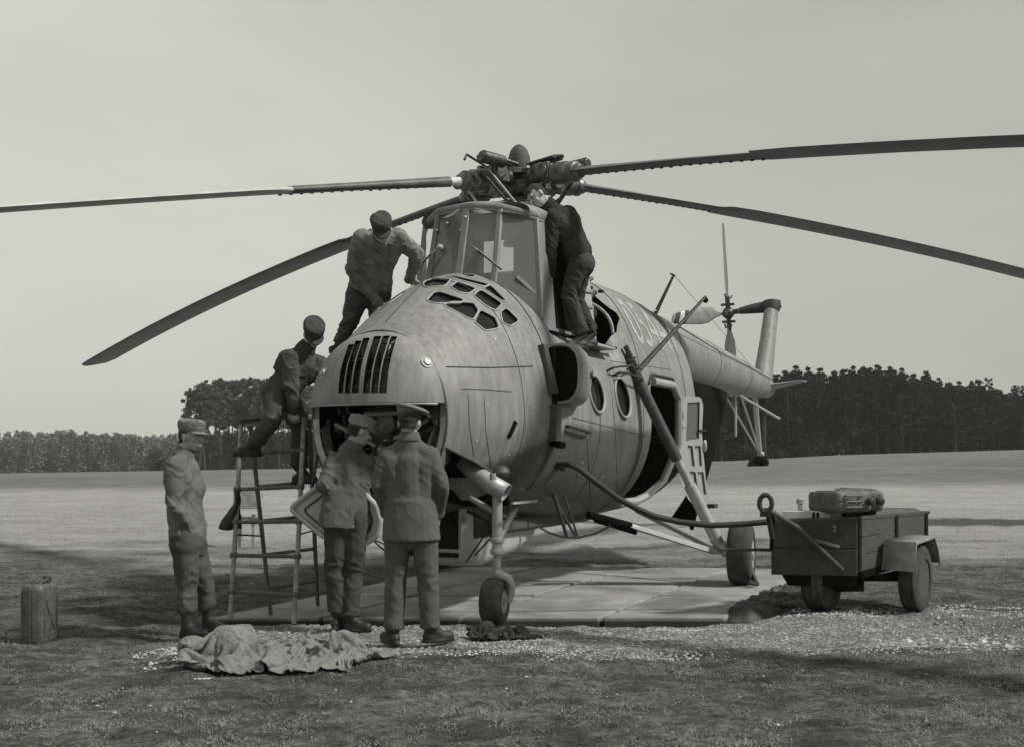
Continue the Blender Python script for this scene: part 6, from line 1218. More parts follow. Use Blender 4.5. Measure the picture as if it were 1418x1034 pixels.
-15,-5,2,-1,-1,-1,-3,0,-5,-2,-3,0,2,-4,2,-1,1,3,-2,0,0,-1,2,-3,0,-4,-2,3,-2,2,-1,2,0,1,0,1,-2,2,5,5,-1,0,1,2,2,2,2,1,2,1,2,0,0,-1,0,5,1,3,3,-2,-3,1,-2,-7,2,1,4,2,1,3,3,4,4,3,4,5,5,7,7,4,2,2,0,2,-3,1,-2,-1,-1,-1,-2,-3,
-14,1,-4,-3,-2,-2,-3,2,4,-3,-3,-2,3,-4,0,2,-2,-1,4,-1,2,-2,0,-2,-1,-2,-3,0,2,0,1,0,1,1,1,-2,0,2,4,5,3,-1,1,2,3,-1,3,2,1,2,-1,2,-2,-2,0,2,4,2,2,-5,-4,-2,1,1,1,2,1,5,1,2,0,4,5,4,4,5,7,6,5,4,3,3,-2,0,2,-2,-1,-2,0,-2,0,-4,
-8,-3,1,-3,-4,-3,-4,-2,0,1,4,0,-1,-1,-1,-1,3,-4,0,3,3,-2,-2,-1,-3,1,-2,-2,3,-1,2,1,1,0,-1,0,1,0,3,5,4,2,0,2,4,-2,4,-2,1,2,0,-1,0,-2,-1,2,-1,5,3,-4,-1,1,-1,1,1,0,2,0,4,2,0,1,4,6,5,6,6,6,5,5,2,1,-1,2,-2,-1,-1,0,-1,0,-2,-1,
-10,5,-1,-1,-6,0,-2,-4,-3,-1,2,4,3,-2,-1,-2,0,2,-5,3,-3,6,-1,-2,-2,1,-2,-1,1,0,2,1,-1,1,-1,1,-1,1,2,4,5,3,1,2,1,0,3,-2,1,0,2,-2,-1,1,-2,0,1,3,3,1,0,-1,1,1,-2,3,-1,0,0,1,2,0,1,5,4,5,6,6,8,5,5,3,-1,-2,1,1,-2,-4,1,-2,1,-1,
-7,-1,1,3,-5,-6,-3,-3,1,2,4,1,4,1,-2,-1,-3,-1,-1,-4,5,-2,4,-4,3,-2,1,-2,2,0,2,1,0,-1,-1,0,0,0,3,3,5,4,2,1,1,2,-1,-1,2,-1,-1,-2,5,-5,3,-2,5,-1,4,-4,4,3,-3,3,-1,-1,1,-4,3,1,0,0,1,2,3,5,5,5,7,6,4,7,1,0,-1,-1,-2,0,-1,2,-3,3,
-2,0,1,1,-3,-6,0,-7,0,4,3,3,1,-5,-2,5,1,-2,-3,-4,2,4,-5,5,-3,3,-4,2,0,2,2,2,-1,0,-1,-1,1,0,1,4,4,4,4,1,0,2,0,-2,0,0,0,-3,-1,1,-3,2,5,-2,5,1,-1,0,2,3,-1,-1,-3,-1,2,-2,0,4,0,2,3,1,3,5,6,5,6,7,7,-3,-1,2,0,0,-1,-2,1,-1,
4,0,-5,-4,-1,0,3,-7,0,-4,1,2,2,5,-7,0,6,0,-6,4,2,-4,4,-5,5,-4,2,-1,2,2,0,4,1,0,-2,-2,2,0,0,4,4,5,4,2,0,0,1,-3,1,-2,1,-2,-1,0,-5,0,4,1,3,5,0,-1,1,-1,3,-3,0,-2,2,-2,0,3,0,2,1,4,3,1,5,7,3,8,9,0,-3,0,4,-2,-3,3,-2,2,
9,1,-5,-4,-4,3,0,-6,0,-2,-3,0,0,6,3,-6,-1,1,5,1,-3,4,-3,3,-5,4,-3,2,-2,2,3,0,4,-1,2,-3,1,3,-1,3,5,4,4,3,0,1,0,-3,0,-1,0,-2,-1,-3,-1,-1,0,4,2,4,1,1,-1,1,-1,1,-2,0,-4,3,0,1,3,0,2,2,5,3,3,7,7,5,6,-2,2,-1,3,-4,1,-1,3,-2,
13,0,-3,-4,-3,-2,-2,-1,-1,2,-4,-2,1,0,6,0,-3,4,-3,2,3,-4,4,0,-5,1,2,-4,2,1,1,4,0,3,0,0,1,1,1,2,5,4,4,4,1,-3,2,-1,-3,0,0,-1,-2,-2,-1,-2,1,0,-3,1,3,5,3,2,-2,2,-2,-2,0,-1,3,-1,1,5,1,3,2,3,6,3,5,9,-2,5,0,3,2,-4,1,1,2,-3,
17,1,-1,-5,-3,-2,-2,0,-3,-1,-2,0,-1,2,0,5,0,-1,0,3,-1,1,-4,4,-5,-3,-1,3,0,0,2,3,3,1,2,0,-1,0,4,3,4,3,6,2,1,2,-3,3,-3,0,-2,-2,1,-3,-2,-2,1,-1,0,0,-1,1,2,6,2,-5,1,4,-1,0,3,0,0,3,4,1,3,3,3,4,5,1,6,1,4,3,-3,1,4,0,0,-1,
20,-3,-2,0,1,-4,-1,-1,0,-2,-2,-3,-1,1,2,1,3,1,1,-1,2,-3,-1,-1,0,-3,-2,-2,2,4,-1,2,4,2,1,3,-2,1,0,5,4,5,6,2,3,1,-1,-1,0,0,1,-4,0,-2,-2,-2,-2,3,-2,1,0,1,0,1,5,-1,-1,1,4,-1,3,0,2,0,4,2,1,4,2,6,2,2,3,4,0,2,1,4,1,3,0,-1,
25,-1,-4,-3,-1,1,0,-4,-5,-2,-1,-2,1,3,2,2,1,3,0,0,-1,-1,0,-2,0,-5,0,-1,1,0,2,1,2,4,2,-1,3,0,0,3,7,4,6,6,2,2,-3,2,2,0,-1,-2,-1,-2,-2,-2,-1,-1,2,-2,3,1,0,1,1,2,-1,2,0,3,1,1,2,2,2,0,3,1,1,7,1,3,5,0,4,2,2,2,2,1,1,0,
21,4,0,-4,0,0,-1,-2,-3,-4,-8,6,0,-1,3,2,4,1,2,-1,0,-1,-2,0,-5,-1,0,-3,1,2,2,1,2,1,4,1,3,-4,4,4,6,4,6,6,1,4,-3,2,1,0,3,-2,0,-2,-3,-2,-2,1,1,0,-2,4,2,-1,2,0,0,2,1,2,0,4,-1,0,5,-1,2,0,3,5,4,0,3,4,2,4,1,2,4,0,2,-2,
19,3,3,0,-5,2,-6,-3,1,-3,-6,2,3,3,-1,3,4,3,2,0,0,-1,-1,-1,-4,0,-3,1,-1,-2,2,4,0,2,2,3,1,-1,4,4,3,5,4,6,6,0,1,3,-2,4,-4,2,3,0,-4,0,-3,-1,0,1,1,-2,4,3,1,-4,5,-1,2,2,0,5,1,-3,4,0,-1,2,4,1,2,5,1,2,5,2,2,2,0,5,1,-1,
21,7,-1,-2,-4,-4,-2,-5,-4,3,-1,-6,3,3,4,6,2,3,5,1,1,-1,0,-1,-2,-1,-4,0,-1,-1,2,0,0,2,2,5,0,1,4,4,2,3,6,5,4,4,-2,3,1,0,1,0,3,3,0,-1,-2,-3,0,0,-1,0,0,0,2,2,3,2,2,0,3,3,1,-3,5,-2,-3,5,-3,6,1,3,3,1,5,3,0,1,2,3,3,-1,
26,-3,0,-2,-3,-3,-5,0,-6,-1,0,-5,3,4,6,6,7,3,3,2,2,1,0,-2,-3,-2,-1,1,-2,-2,-1,4,0,-1,4,2,5,2,4,4,1,1,1,4,5,5,1,2,1,0,4,1,1,1,5,2,-3,-6,-7,-2,2,2,5,1,-2,4,0,2,0,0,5,3,2,0,-4,5,-4,2,3,3,2,3,-1,4,4,1,1,1,1,4,2,2,
28,-6,-2,-3,-3,-2,-3,-4,0,-6,-1,0,7,5,5,3,5,5,5,1,1,3,0,-2,0,-5,0,1,0,-2,-3,-1,5,0,4,5,4,3,3,0,4,0,1,0,4,5,5,0,4,-1,1,4,6,-3,0,3,-6,-3,-1,2,-2,-1,3,4,2,-1,3,-2,2,1,-2,0,3,4,-4,5,2,0,4,-2,6,0,4,0,5,1,-2,4,1,4,1,1,
28,-4,-7,-2,-3,-3,-4,-4,4,-5,-1,3,5,9,3,4,5,6,2,2,2,1,1,-2,-2,-2,-4,-5,-1,1,2,2,3,4,4,5,4,5,-2,4,-3,4,1,-1,3,1,5,5,1,0,3,3,3,4,-3,-1,-1,-3,-1,-3,3,3,-1,2,3,1,-1,3,-1,1,-1,-1,4,-2,0,2,4,3,-1,4,3,2,0,5,-1,5,-1,0,5,2,3,2,
26,-4,-5,-5,-5,-3,-4,-2,6,0,1,4,0,10,7,4,2,4,4,2,1,-1,-1,-1,0,-1,0,-3,-1,1,1,1,-1,5,6,2,3,3,5,-2,3,-2,4,-1,4,-1,4,5,4,-2,4,3,3,-1,4,-4,0,-2,-4,2,-2,-1,4,3,1,3,-1,3,-2,2,-2,1,0,3,-3,1,5,-1,3,4,3,1,3,1,2,0,2,2,2,5,-1,5,
24,-4,0,-5,-6,-4,-1,-5,1,9,0,4,3,8,5,4,5,4,2,2,0,0,1,-1,1,1,0,-1,-2,0,0,-3,1,3,4,5,3,2,2,3,3,-3,1,3,1,1,2,1,6,0,5,5,-1,1,1,-1,-1,-5,-1,0,3,-3,2,3,4,0,2,-2,3,2,-4,2,-1,1,-1,1,4,1,0,8,1,3,-1,5,1,-1,0,5,1,1,4,5,
21,-4,-1,0,-3,-5,-3,0,0,7,5,4,1,8,5,4,5,1,1,1,4,1,-2,1,2,-1,0,1,-2,2,-3,0,-1,3,3,2,4,3,2,2,3,-1,2,1,2,1,1,2,2,5,-1,5,4,1,-2,2,-4,-4,1,-4,1,2,2,2,0,6,1,-1,1,2,-2,1,0,1,0,-3,5,0,2,2,2,4,4,-2,3,3,-1,2,5,1,1,4,
23,-7,-4,1,-3,-2,3,0,2,3,7,4,5,3,5,4,2,6,-1,0,-1,6,-2,3,0,3,-2,0,1,-1,-1,-4,2,0,4,3,3,3,5,-1,3,2,0,1,3,1,1,2,2,2,1,2,2,3,2,-5,-4,2,-3,1,-1,1,2,0,4,0,5,0,1,1,0,1,-4,-1,1,1,4,-1,1,5,3,0,2,4,1,-1,2,1,4,2,4,2,
23,-6,-1,-5,1,-1,2,5,1,4,3,7,4,6,2,4,2,5,-5,5,-2,5,2,-1,3,-3,4,1,0,-1,-2,-4,0,2,3,3,4,4,1,4,0,4,-1,2,0,4,1,2,2,3,1,2,2,2,0,-4,-4,-2,3,-3,1,3,-1,2,-1,4,2,3,0,1,1,-3,-2,1,1,0,1,2,-1,1,3,4,4,2,0,1,1,0,6,2,3,3,
22,-4,-3,3,0,1,0,3,5,3,4,5,5,2,4,6,1,-1,3,-4,7,-4,1,6,1,1,-6,-1,1,1,5,-4,0,2,4,1,4,4,3,4,-1,3,1,1,0,4,2,2,2,2,2,0,5,-1,-5,3,-4,-1,-3,5,-2,3,-1,-1,1,3,3,4,-3,1,3,-2,-3,1,1,0,-1,2,-3,4,2,0,4,3,4,1,-2,3,2,2,3,3,
24,-2,-1,0,0,4,2,2,2,6,3,7,3,3,0,8,1,-4,5,-3,6,-1,-4,3,-1,0,2,1,0,-3,6,0,-4,3,4,3,3,3,4,1,2,4,1,0,2,-1,6,2,1,5,1,-1,1,1,-1,0,0,-2,-3,0,5,-3,4,-2,-1,3,5,0,2,-3,2,4,-5,3,0,0,0,-2,-1,-4,5,2,-1,0,5,3,2,-2,6,3,3,3,
27,2,-1,1,-2,1,3,5,2,2,7,2,7,4,-3,7,-2,4,-4,6,-4,6,-3,3,0,-5,5,1,-4,2,-4,1,3,3,2,4,3,4,4,2,1,2,3,3,-2,-1,4,-1,7,4,4,0,2,0,0,0,-1,0,-2,-3,4,-4,5,-3,1,2,3,3,1,-1,-1,-1,5,-2,3,2,0,-3,0,-5,-6,5,3,0,-1,-1,3,4,2,1,4,4,
27,5,-4,0,5,2,3,3,4,3,2,6,2,6,-3,6,-2,4,-4,5,-3,5,1,-4,5,-4,5,-5,2,-3,1,2,3,1,2,3,6,2,3,2,3,2,1,4,-2,0,3,1,1,6,6,1,2,2,1,0,-3,1,0,-2,-3,4,-3,2,1,1,2,3,-1,3,1,-1,0,-2,4,-2,0,1,-6,-3,0,-5,6,2,1,-1,1,3,3,2,3,3,
32,-3,4,-3,3,5,-2,5,3,5,7,0,4,5,-1,4,4,-2,2,-3,5,-4,1,5,-2,4,-4,3,-3,2,1,2,3,-1,5,-2,2,5,5,4,-2,4,6,2,-3,-1,1,6,-1,2,7,5,2,1,2,-1,-1,1,0,-2,-3,-3,3,3,-1,2,2,2,1,1,0,3,2,-1,-1,2,-3,-2,-3,-3,-3,-2,-2,0,2,3,1,4,-1,4,2,4,
36,-2,-1,2,0,3,4,3,5,3,3,5,2,2,5,-2,5,4,-5,4,-3,3,-1,0,6,-2,3,-2,3,0,2,3,-2,4,-3,4,-2,2,6,3,4,-2,5,6,0,-1,0,7,1,-1,5,8,2,0,2,-1,1,0,0,-3,-1,-4,1,2,1,2,2,2,3,0,0,1,2,3,1,-1,-1,-1,-3,-2,-4,-3,-2,-2,-1,-1,4,2,0,5,2,0,
39,-2,1,-1,2,1,3,6,6,4,4,1,5,0,6,-5,3,6,-2,4,-1,3,1,-3,1,6,-1,2,1,1,3,-3,3,-3,3,-3,4,-2,1,2,3,8,4,0,7,-1,-1,0,6,2,1,6,6,-2,1,0,4,1,-2,0,-3,-2,1,-1,4,-1,2,2,3,4,0,-1,0,2,2,4,-1,-4,1,-2,-3,-2,-3,-3,-3,0,-5,0,5,4,0,-1,
41,1,-3,1,3,3,1,1,7,7,-1,7,2,5,0,4,0,2,4,1,4,-3,0,3,1,4,0,3,-1,4,-3,2,-4,3,-5,2,2,0,0,-1,6,1,4,7,5,2,-2,-3,2,5,3,4,9,-1,2,-1,-1,6,-1,0,-4,-1,2,1,-2,3,-2,3,4,3,-1,1,2,0,0,4,1,0,-4,-3,-5,2,-1,-2,-3,-2,-3,-5,4,2,0,-2,
46,-4,1,1,4,3,2,0,2,7,6,3,5,6,-1,5,4,-1,2,5,-1,1,-2,5,0,2,5,-3,5,-4,2,-4,2,-2,-3,1,4,-2,-1,3,2,3,3,2,2,5,4,-5,2,4,3,4,7,2,-1,0,1,2,1,4,-3,1,-1,3,-2,4,-2,2,2,1,2,0,3,0,1,-3,-5,3,-5,2,-4,-5,4,-5,-2,-2,-4,5,-2,-1,-3,-1,
46,0,-4,-1,4,8,6,2,0,9,6,3,5,3,1,6,2,2,0,0,4,-1,2,2,3,2,-1,3,-3,2,-3,1,-2,-1,-1,-2,4,-2,3,0,2,2,3,3,1,0,5,-1,3,2,4,2,5,5,2,-2,2,2,1,2,1,2,0,-1,4,-2,4,-1,3,0,-1,3,-2,-4,2,-3,-2,-4,-3,-2,3,-4,-2,-2,-1,-5,-2,3,-3,-1,-1,-1,
46,1,-2,0,3,9,6,6,-1,6,5,6,5,2,3,4,4,-3,3,2,2,1,2,1,5,0,-1,0,-2,-2,3,-1,-2,0,-1,-3,0,4,-2,4,1,2,4,1,2,1,0,1,2,4,3,4,1,1,5,2,1,2,2,3,2,2,1,2,-1,4,0,4,-4,5,-3,-3,-3,-2,-4,-2,0,-3,-4,-4,1,1,-5,-3,-2,2,-6,2,-3,-3,-1,1,
50,0,0,0,4,5,8,8,1,4,8,4,4,-1,8,0,0,2,4,0,2,4,-1,4,0,3,-3,3,-4,3,-2,-1,-1,-1,-2,2,-4,4,-4,4,3,2,0,4,1,1,3,-1,1,4,3,4,0,0,4,5,2,2,2,2,4,1,3,3,1,5,1,-1,-5,2,5,-4,-4,-3,-3,-4,-6,-2,-5,-4,-2,4,-5,-3,-1,3,-6,-3,-2,-3,0,-1,
51,4,3,0,2,5,6,9,5,3,6,5,2,0,6,0,2,2,0,4,3,2,2,1,4,-4,4,-4,3,-3,1,-1,-2,-1,-1,0,-1,-3,2,3,-1,1,5,0,2,2,-2,3,2,2,4,4,1,1,1,4,5,1,2,3,3,3,1,-2,2,1,5,5,-1,-4,4,3,-5,-4,-5,-5,-5,-6,-5,-2,3,-6,3,-6,2,2,-5,-2,-5,-2,2,-1,
54,3,6,4,2,2,6,6,7,4,6,6,2,-2,3,5,0,2,2,0,5,4,3,3,-3,5,-3,2,-3,0,-1,-2,0,-3,0,-1,-2,-2,-1,2,4,-1,0,3,3,2,-1,2,1,3,2,4,4,1,2,1,1,5,-2,5,5,4,-1,2,2,0,1,0,2,6,-3,5,0,-5,-6,-5,-6,-5,-6,-5,3,-1,-5,1,-4,4,-1,-3,-4,-4,2,-1,
60,-1,6,6,7,3,5,6,3,6,6,-1,8,-2,0,6,3,1,3,3,2,3,7,0,4,-3,2,-2,0,-3,-2,0,-4,0,-2,-2,-1,-3,0,-3,0,1,5,2,3,1,1,3,1,2,3,2,4,3,2,1,2,5,-3,0,4,6,4,1,3,0,1,3,-3,1,4,0,4,-3,-6,-4,-8,-5,-6,-3,-3,3,-4,-5,3,-4,0,-4,-4,0,2,-2,
64,3,2,6,7,6,3,6,5,5,2,3,5,1,3,0,5,4,-2,7,6,4,3,4,-1,1,-2,0,-3,-4,0,-2,-2,-2,-3,-2,-1,-2,-2,-1,-4,-1,5,5,0,5,1,2,2,2,3,3,4,3,3,3,2,2,1,-1,0,-1,4,5,5,2,1,1,0,-4,5,-1,4,2,-6,-5,-6,-6,-7,-6,1,-1,-2,-3,-1,-1,-3,-4,-4,1,2,-1,
11,2,1,-2,1,-1,-3,-4,5,1,-4,-1,3,-4,1,2,-1,0,3,3,-3,-3,-1,-3,3,-2,0,0,4,1,-5,5,0,-5,-1,0,7,-1,5,6,-1,-4,-1,-5,-5,2,-2,0,0,4,0,4,-2,-5,5,-1,0,-1,-1,-3,2,-4,3,-3,1,4,4,-2,-5,2,-4,4,-2,3,2,-5,2,-2,3,-4,2,5,-2,-4,5,5,2,-2,0,0,-3,-2,
12,0,3,-3,0,2,-5,-3,1,6,-1,-5,2,1,-3,0,1,0,4,1,2,-4,2,-6,2,-2,-3,3,-4,6,-4,0,6,-5,-2,0,4,5,3,3,5,-3,-5,-3,-2,-6,3,-3,-4,5,4,-6,5,-6,0,1,1,1,1,4,-4,4,-3,3,-4,-3,1,5,1,-6,4,-5,5,-3,-3,5,-5,6,-6,7,-7,2,6,3,-7,1,4,2,-8,-2,6,2,
10,1,1,1,-5,1,2,-6,1,5,2,-2,-5,5,2,-4,0,-1,4,2,3,-1,2,-3,-6,3,-6,3,-4,-2,5,-5,5,2,-2,-4,4,4,5,6,-3,5,-4,-3,-6,-4,-2,3,-7,1,6,-4,4,-6,5,3,2,2,1,2,-2,3,-2,-2,-4,-4,-2,0,6,0,-6,3,-5,0,6,-6,6,-6,7,-7,1,7,-2,7,-1,-9,-1,4,-5,-2,6,2,
14,1,1,-2,-6,0,3,-5,-1,3,4,-1,-5,0,4,4,0,-4,0,3,4,2,3,-2,-6,-1,0,-6,3,-5,-2,2,-1,6,-5,1,3,6,7,-1,6,-5,1,-7,-1,-4,-7,4,-3,-3,5,5,-6,2,-5,2,3,3,3,2,-5,4,-6,5,2,-1,-3,-6,-2,7,-8,-1,6,2,-6,6,-6,6,-6,7,-5,7,1,-6,6,0,-9,-2,4,-4,3,8,
13,1,0,1,-5,-2,-1,-1,0,2,1,-1,2,-4,1,4,3,1,-2,2,4,-1,5,1,-6,-2,1,-4,-5,2,-6,0,2,-3,2,6,0,8,2,7,-4,3,-7,-3,-6,0,-6,0,4,-7,3,5,0,-6,4,-6,1,1,2,1,6,-4,3,-4,6,2,-6,-3,2,-4,3,-5,0,5,-3,6,-5,5,-4,7,-4,5,-8,-2,5,4,-4,-5,6,-1,-2,7,
15,-5,-2,3,-2,0,-4,-3,0,1,0,5,3,-4,1,2,2,3,-1,-1,4,1,5,2,-3,-2,0,-6,-5,3,-2,-5,-2,0,6,1,7,3,7,4,-6,1,-6,-6,0,-4,-3,-5,5,5,-7,0,6,-3,5,-4,-3,-4,2,1,6,4,-5,-3,2,2,3,0,-7,3,-4,2,-5,-1,5,4,3,-5,2,5,0,-1,-6,-4,2,6,0,-6,-2,7,2,0,
17,-5,0,-6,3,-4,-2,-1,0,0,3,0,5,2,-4,0,4,2,2,-3,4,2,4,0,4,-3,-1,-6,-6,2,-5,2,-2,-4,3,7,1,10,7,-1,-3,-8,-1,-3,-6,2,-5,-5,6,4,2,-4,-1,2,6,0,-5,-2,-5,1,3,7,-5,3,3,2,-2,-5,-5,4,0,-5,1,-5,1,4,5,2,-3,-2,-3,5,1,-8,5,-3,0,2,-4,5,2,5,
18,-4,3,-7,-6,-1,0,2,1,-2,4,-2,5,2,-3,-3,3,3,2,2,-3,5,3,0,1,6,-3,-7,-7,2,-6,-4,0,4,-3,5,9,4,10,0,-8,-9,-5,-1,-5,6,-2,-6,2,6,4,2,-3,-1,4,4,-5,-3,-2,-2,2,4,1,5,-5,-3,5,-5,-6,-2,6,0,-3,-2,-4,1,4,6,1,-3,-6,1,5,-6,1,5,-7,-2,4,0,6,1,
18,-2,3,-4,-6,0,-2,2,1,-5,5,4,-5,-2,2,-3,1,4,4,-2,4,1,0,0,6,5,-1,-7,-7,-5,3,-7,0,-2,7,5,0,10,8,-1,-9,-5,-6,-6,-4,5,4,-3,-2,3,4,5,1,-3,2,4,-3,-4,-2,1,0,4,1,1,2,-6,-2,4,-5,-8,-1,6,1,-2,-3,-3,3,6,2,1,-3,-2,-2,6,-2,-4,1,-6,-1,6,7,-3,
19,0,3,-5,-3,-8,5,1,0,0,-4,6,1,-3,-4,-4,1,5,0,3,-4,3,3,6,5,-2,4,-4,-6,-6,-4,2,-7,5,-2,3,9,4,8,1,-9,-2,-6,-5,-6,-1,5,4,-1,-3,4,3,6,1,-3,2,2,-5,-2,-2,6,2,0,3,1,-6,-5,2,0,-6,-5,0,4,-2,-1,-4,6,0,6,4,1,-3,-3,4,-5,1,-7,3,-4,7,5,0,
22,2,0,-5,-2,-6,-4,4,-3,-2,5,3,1,1,-4,-3,-5,2,5,-3,0,6,4,4,-1,6,-5,-3,2,-6,-3,-6,1,-4,8,3,-1,4,9,6,-10,-6,-2,-1,-6,-2,7,2,-5,-1,1,4,6,4,-3,-2,6,-4,-4,-1,3,3,3,4,1,-5,-6,-6,-1,0,0,-3,-3,0,1,1,2,2,3,6,-1,-1,3,-6,2,-2,-4,-7,6,-1,3,7,
25,3,-3,-2,-3,-4,-4,-4,2,-5,-1,3,6,-3,3,1,-4,-5,1,5,-3,4,7,-2,6,-1,5,-6,3,-7,-7,-2,-5,1,7,-1,0,2,8,9,-4,-9,-4,1,0,-8,3,6,0,-6,0,5,3,7,1,-5,5,-1,-2,-1,2,2,2,2,2,-5,-4,-6,-7,-1,5,0,-1,-1,3,1,3,1,-1,2,5,1,-7,-4,-3,-2,-4,3,-2,7,-1,4,
23,6,3,-2,-4,-3,-4,-4,-4,-5,-3,0,6,-3,4,3,2,-4,-3,-1,3,5,0,5,-1,3,8,-3,-4,-6,-7,-6,3,2,1,-5,0,2,8,7,5,-8,-7,0,1,-6,2,-3,6,-2,3,-3,5,5,6,-2,-1,-1,0,2,1,1,3,3,-6,2,-6,-4,-6,-6,0,3,4,0,2,1,3,2,2,2,-3,3,-3,-5,-7,-4,3,-5,6,-1,8,2,
26,-2,6,1,0,-2,-3,-4,-5,-4,-5,-5,1,6,-3,4,3,3,-2,-3,0,3,5,-2,6,0,7,0,-6,-8,-6,-6,1,5,-6,-1,-1,1,5,7,8,-2,-7,-5,1,-6,4,-6,1,6,3,2,-3,5,5,5,1,-1,-2,3,-1,-2,5,1,-3,-5,1,-5,-4,-5,-4,-1,2,2,2,1,1,3,4,4,1,-3,-3,0,-4,-4,-7,4,-3,8,-1,5,
20,2,2,2,-2,3,-2,0,-1,-5,-5,-4,-5,4,3,-3,5,4,2,-2,2,-1,-1,4,6,-2,7,0,-8,-5,-6,-7,3,-2,-5,2,4,-3,-2,7,6,5,-4,-5,-6,-4,6,-5,-1,2,5,5,-4,3,4,3,3,4,1,-1,-1,-5,5,1,-5,2,-5,2,-3,-5,-5,-5,0,3,2,2,2,2,0,2,3,4,-3,-6,-1,-2,-5,-4,7,-2,7,0,
14,1,1,2,-1,3,0,-1,-1,-3,0,2,-4,-2,0,2,3,4,6,0,-2,2,-2,5,-2,4,-1,6,-8,-4,-6,-8,-1,-5,2,4,2,0,-4,-3,7,6,1,-4,-6,-6,1,4,-5,1,0,4,5,3,0,3,2,-1,3,-4,1,1,-2,6,-4,0,1,-5,4,-4,-5,-5,-4,-1,3,1,2,2,2,3,3,1,4,-6,-6,-4,-3,-2,1,5,1,6,
9,6,-1,-2,3,0,5,-4,-3,2,2,1,1,-2,3,-2,2,3,4,5,0,-4,4,-4,5,-3,5,2,-4,-6,-6,-7,-7,-3,4,4,-1,3,-7,-3,2,6,7,-3,-5,-5,-3,6,-1,-5,0,6,-1,4,-3,2,3,-1,2,1,-3,1,3,4,2,0,-4,-4,5,-5,-5,-2,-4,0,-2,0,3,3,3,2,4,1,3,1,-7,-4,-6,0,-2,0,7,0,
8,4,-4,0,2,0,7,-3,2,5,1,1,2,-2,2,2,1,2,3,-1,1,4,-5,4,-3,4,-4,0,2,-5,-7,-6,-7,-5,2,0,6,3,-4,-5,-3,4,7,2,-4,-3,-5,4,-1,-5,1,4,1,-2,-3,1,3,0,3,2,3,1,-3,3,5,-2,0,-7,4,0,-4,-6,-4,3,0,-4,0,1,5,1,3,2,3,3,0,-5,-6,0,0,-4,0,6,
14,-5,-3,-1,0,4,3,0,7,3,5,2,2,-3,1,2,4,3,-2,2,4,-4,4,-6,4,-5,2,-5,-3,-3,0,-7,-7,-2,-5,-1,4,6,3,-6,-6,-1,6,6,1,-5,-4,3,-3,-5,0,6,0,-4,-2,1,-1,4,0,1,4,5,1,-2,0,6,-6,-5,0,4,-1,-5,-5,-1,4,1,-2,-3,2,3,6,1,-1,1,2,2,-6,2,-5,0,-7,5,
9,5,-3,-1,-3,-4,2,3,7,7,5,5,1,3,-2,2,4,0,5,1,-3,3,-3,-2,4,-4,-5,1,-3,-4,-8,-4,-2,-8,1,-5,1,5,7,-1,-6,-6,2,7,2,-2,-3,-1,-4,-1,-2,6,1,-5,-1,5,-5,-1,1,3,5,-1,4,4,2,-2,-1,-2,-6,0,4,-2,-4,-5,0,5,2,-2,-3,7,-1,1,-2,4,-1,4,1,-6,3,-3,-7,0,
10,3,1,-3,-4,-1,-3,2,5,6,7,7,6,1,5,-3,3,6,2,-3,3,-3,3,-5,0,0,-4,-7,-4,-4,0,-5,-8,0,-9,-1,7,3,-1,5,-3,-6,-3,2,3,3,0,-4,-3,-1,-4,2,5,-5,1,6,-4,0,-3,0,1,2,4,2,3,-5,-1,4,-1,-6,1,5,-1,-5,-4,2,6,-7,7,-3,3,-4,3,-2,5,0,-4,-2,5,-5,2,-4,
7,-1,3,0,-1,-5,-2,3,4,5,7,5,8,6,0,6,1,4,-2,5,-3,2,0,-3,-4,1,-4,-4,-4,-7,-5,-3,-2,-8,1,-7,2,7,5,-3,3,-5,-5,2,-1,1,3,-1,-4,-1,-3,-2,1,1,3,5,0,-5,1,-3,0,4,-3,-1,5,2,-6,0,7,-7,6,-5,6,-2,-5,3,-5,7,-4,6,-6,-3,0,4,-2,-1,0,5,-5,5,-5,0,
11,-4,-1,-1,-1,-2,1,4,2,3,6,6,7,5,6,0,6,0,4,0,4,-1,-5,-2,-4,-3,1,-5,-5,-2,-4,-7,-7,1,-7,2,-3,6,6,2,-4,1,-4,-5,4,-1,4,-1,-1,-5,0,-5,0,2,3,5,0,1,-5,2,-4,-1,3,-4,-1,6,-5,5,-5,7,-6,5,-5,7,-1,-7,-1,7,-7,6,1,-5,-4,1,5,-2,4,-6,4,-4,5,-4,
14,-3,-4,2,-3,-2,2,2,3,4,2,3,4,5,8,6,1,6,2,3,1,-2,0,-5,1,-4,-7,-2,-3,-5,-6,-6,-6,-3,3,-4,-2,6,5,2,2,-1,-2,-5,-6,3,5,4,-5,3,-5,-5,-1,0,6,3,5,-3,-2,-2,2,-4,-3,1,-5,0,6,-5,6,-6,6,2,-6,-4,8,-7,6,-5,-2,4,4,0,-3,-5,1,6,-5,4,-5,1,4,-2,
15,-2,-1,-3,1,0,-3,0,5,4,0,5,4,2,3,8,8,1,5,3,1,0,-1,-3,0,-6,-2,-6,-5,-4,-6,-4,-4,-7,-3,-2,6,1,4,6,-4,-5,-3,-3,-1,6,5,-1,5,-1,2,-7,-4,0,5,3,5,2,-1,-2,-3,1,-5,-4,-3,5,-7,4,-4,3,-6,8,-7,4,-5,6,-3,3,-6,0,1,6,-5,5,-1,-4,5,-3,3,-5,3,-4,
16,-1,2,-2,0,-2,0,-2,2,6,2,1,2,4,5,1,8,8,1,6,-1,2,-4,2,-5,-4,-1,-5,-6,-6,-5,-5,-7,0,-2,-6,1,5,3,6,1,-4,-3,-3,-5,5,2,3,2,3,3,-1,-4,-4,0,6,5,4,-1,-1,0,-1,-3,-3,-3,-3,-4,-6,4,-6,0,6,-5,5,-6,2,6,-4,4,-5,3,-3,3,-4,4,1,-4,6,1,0,-8,0,
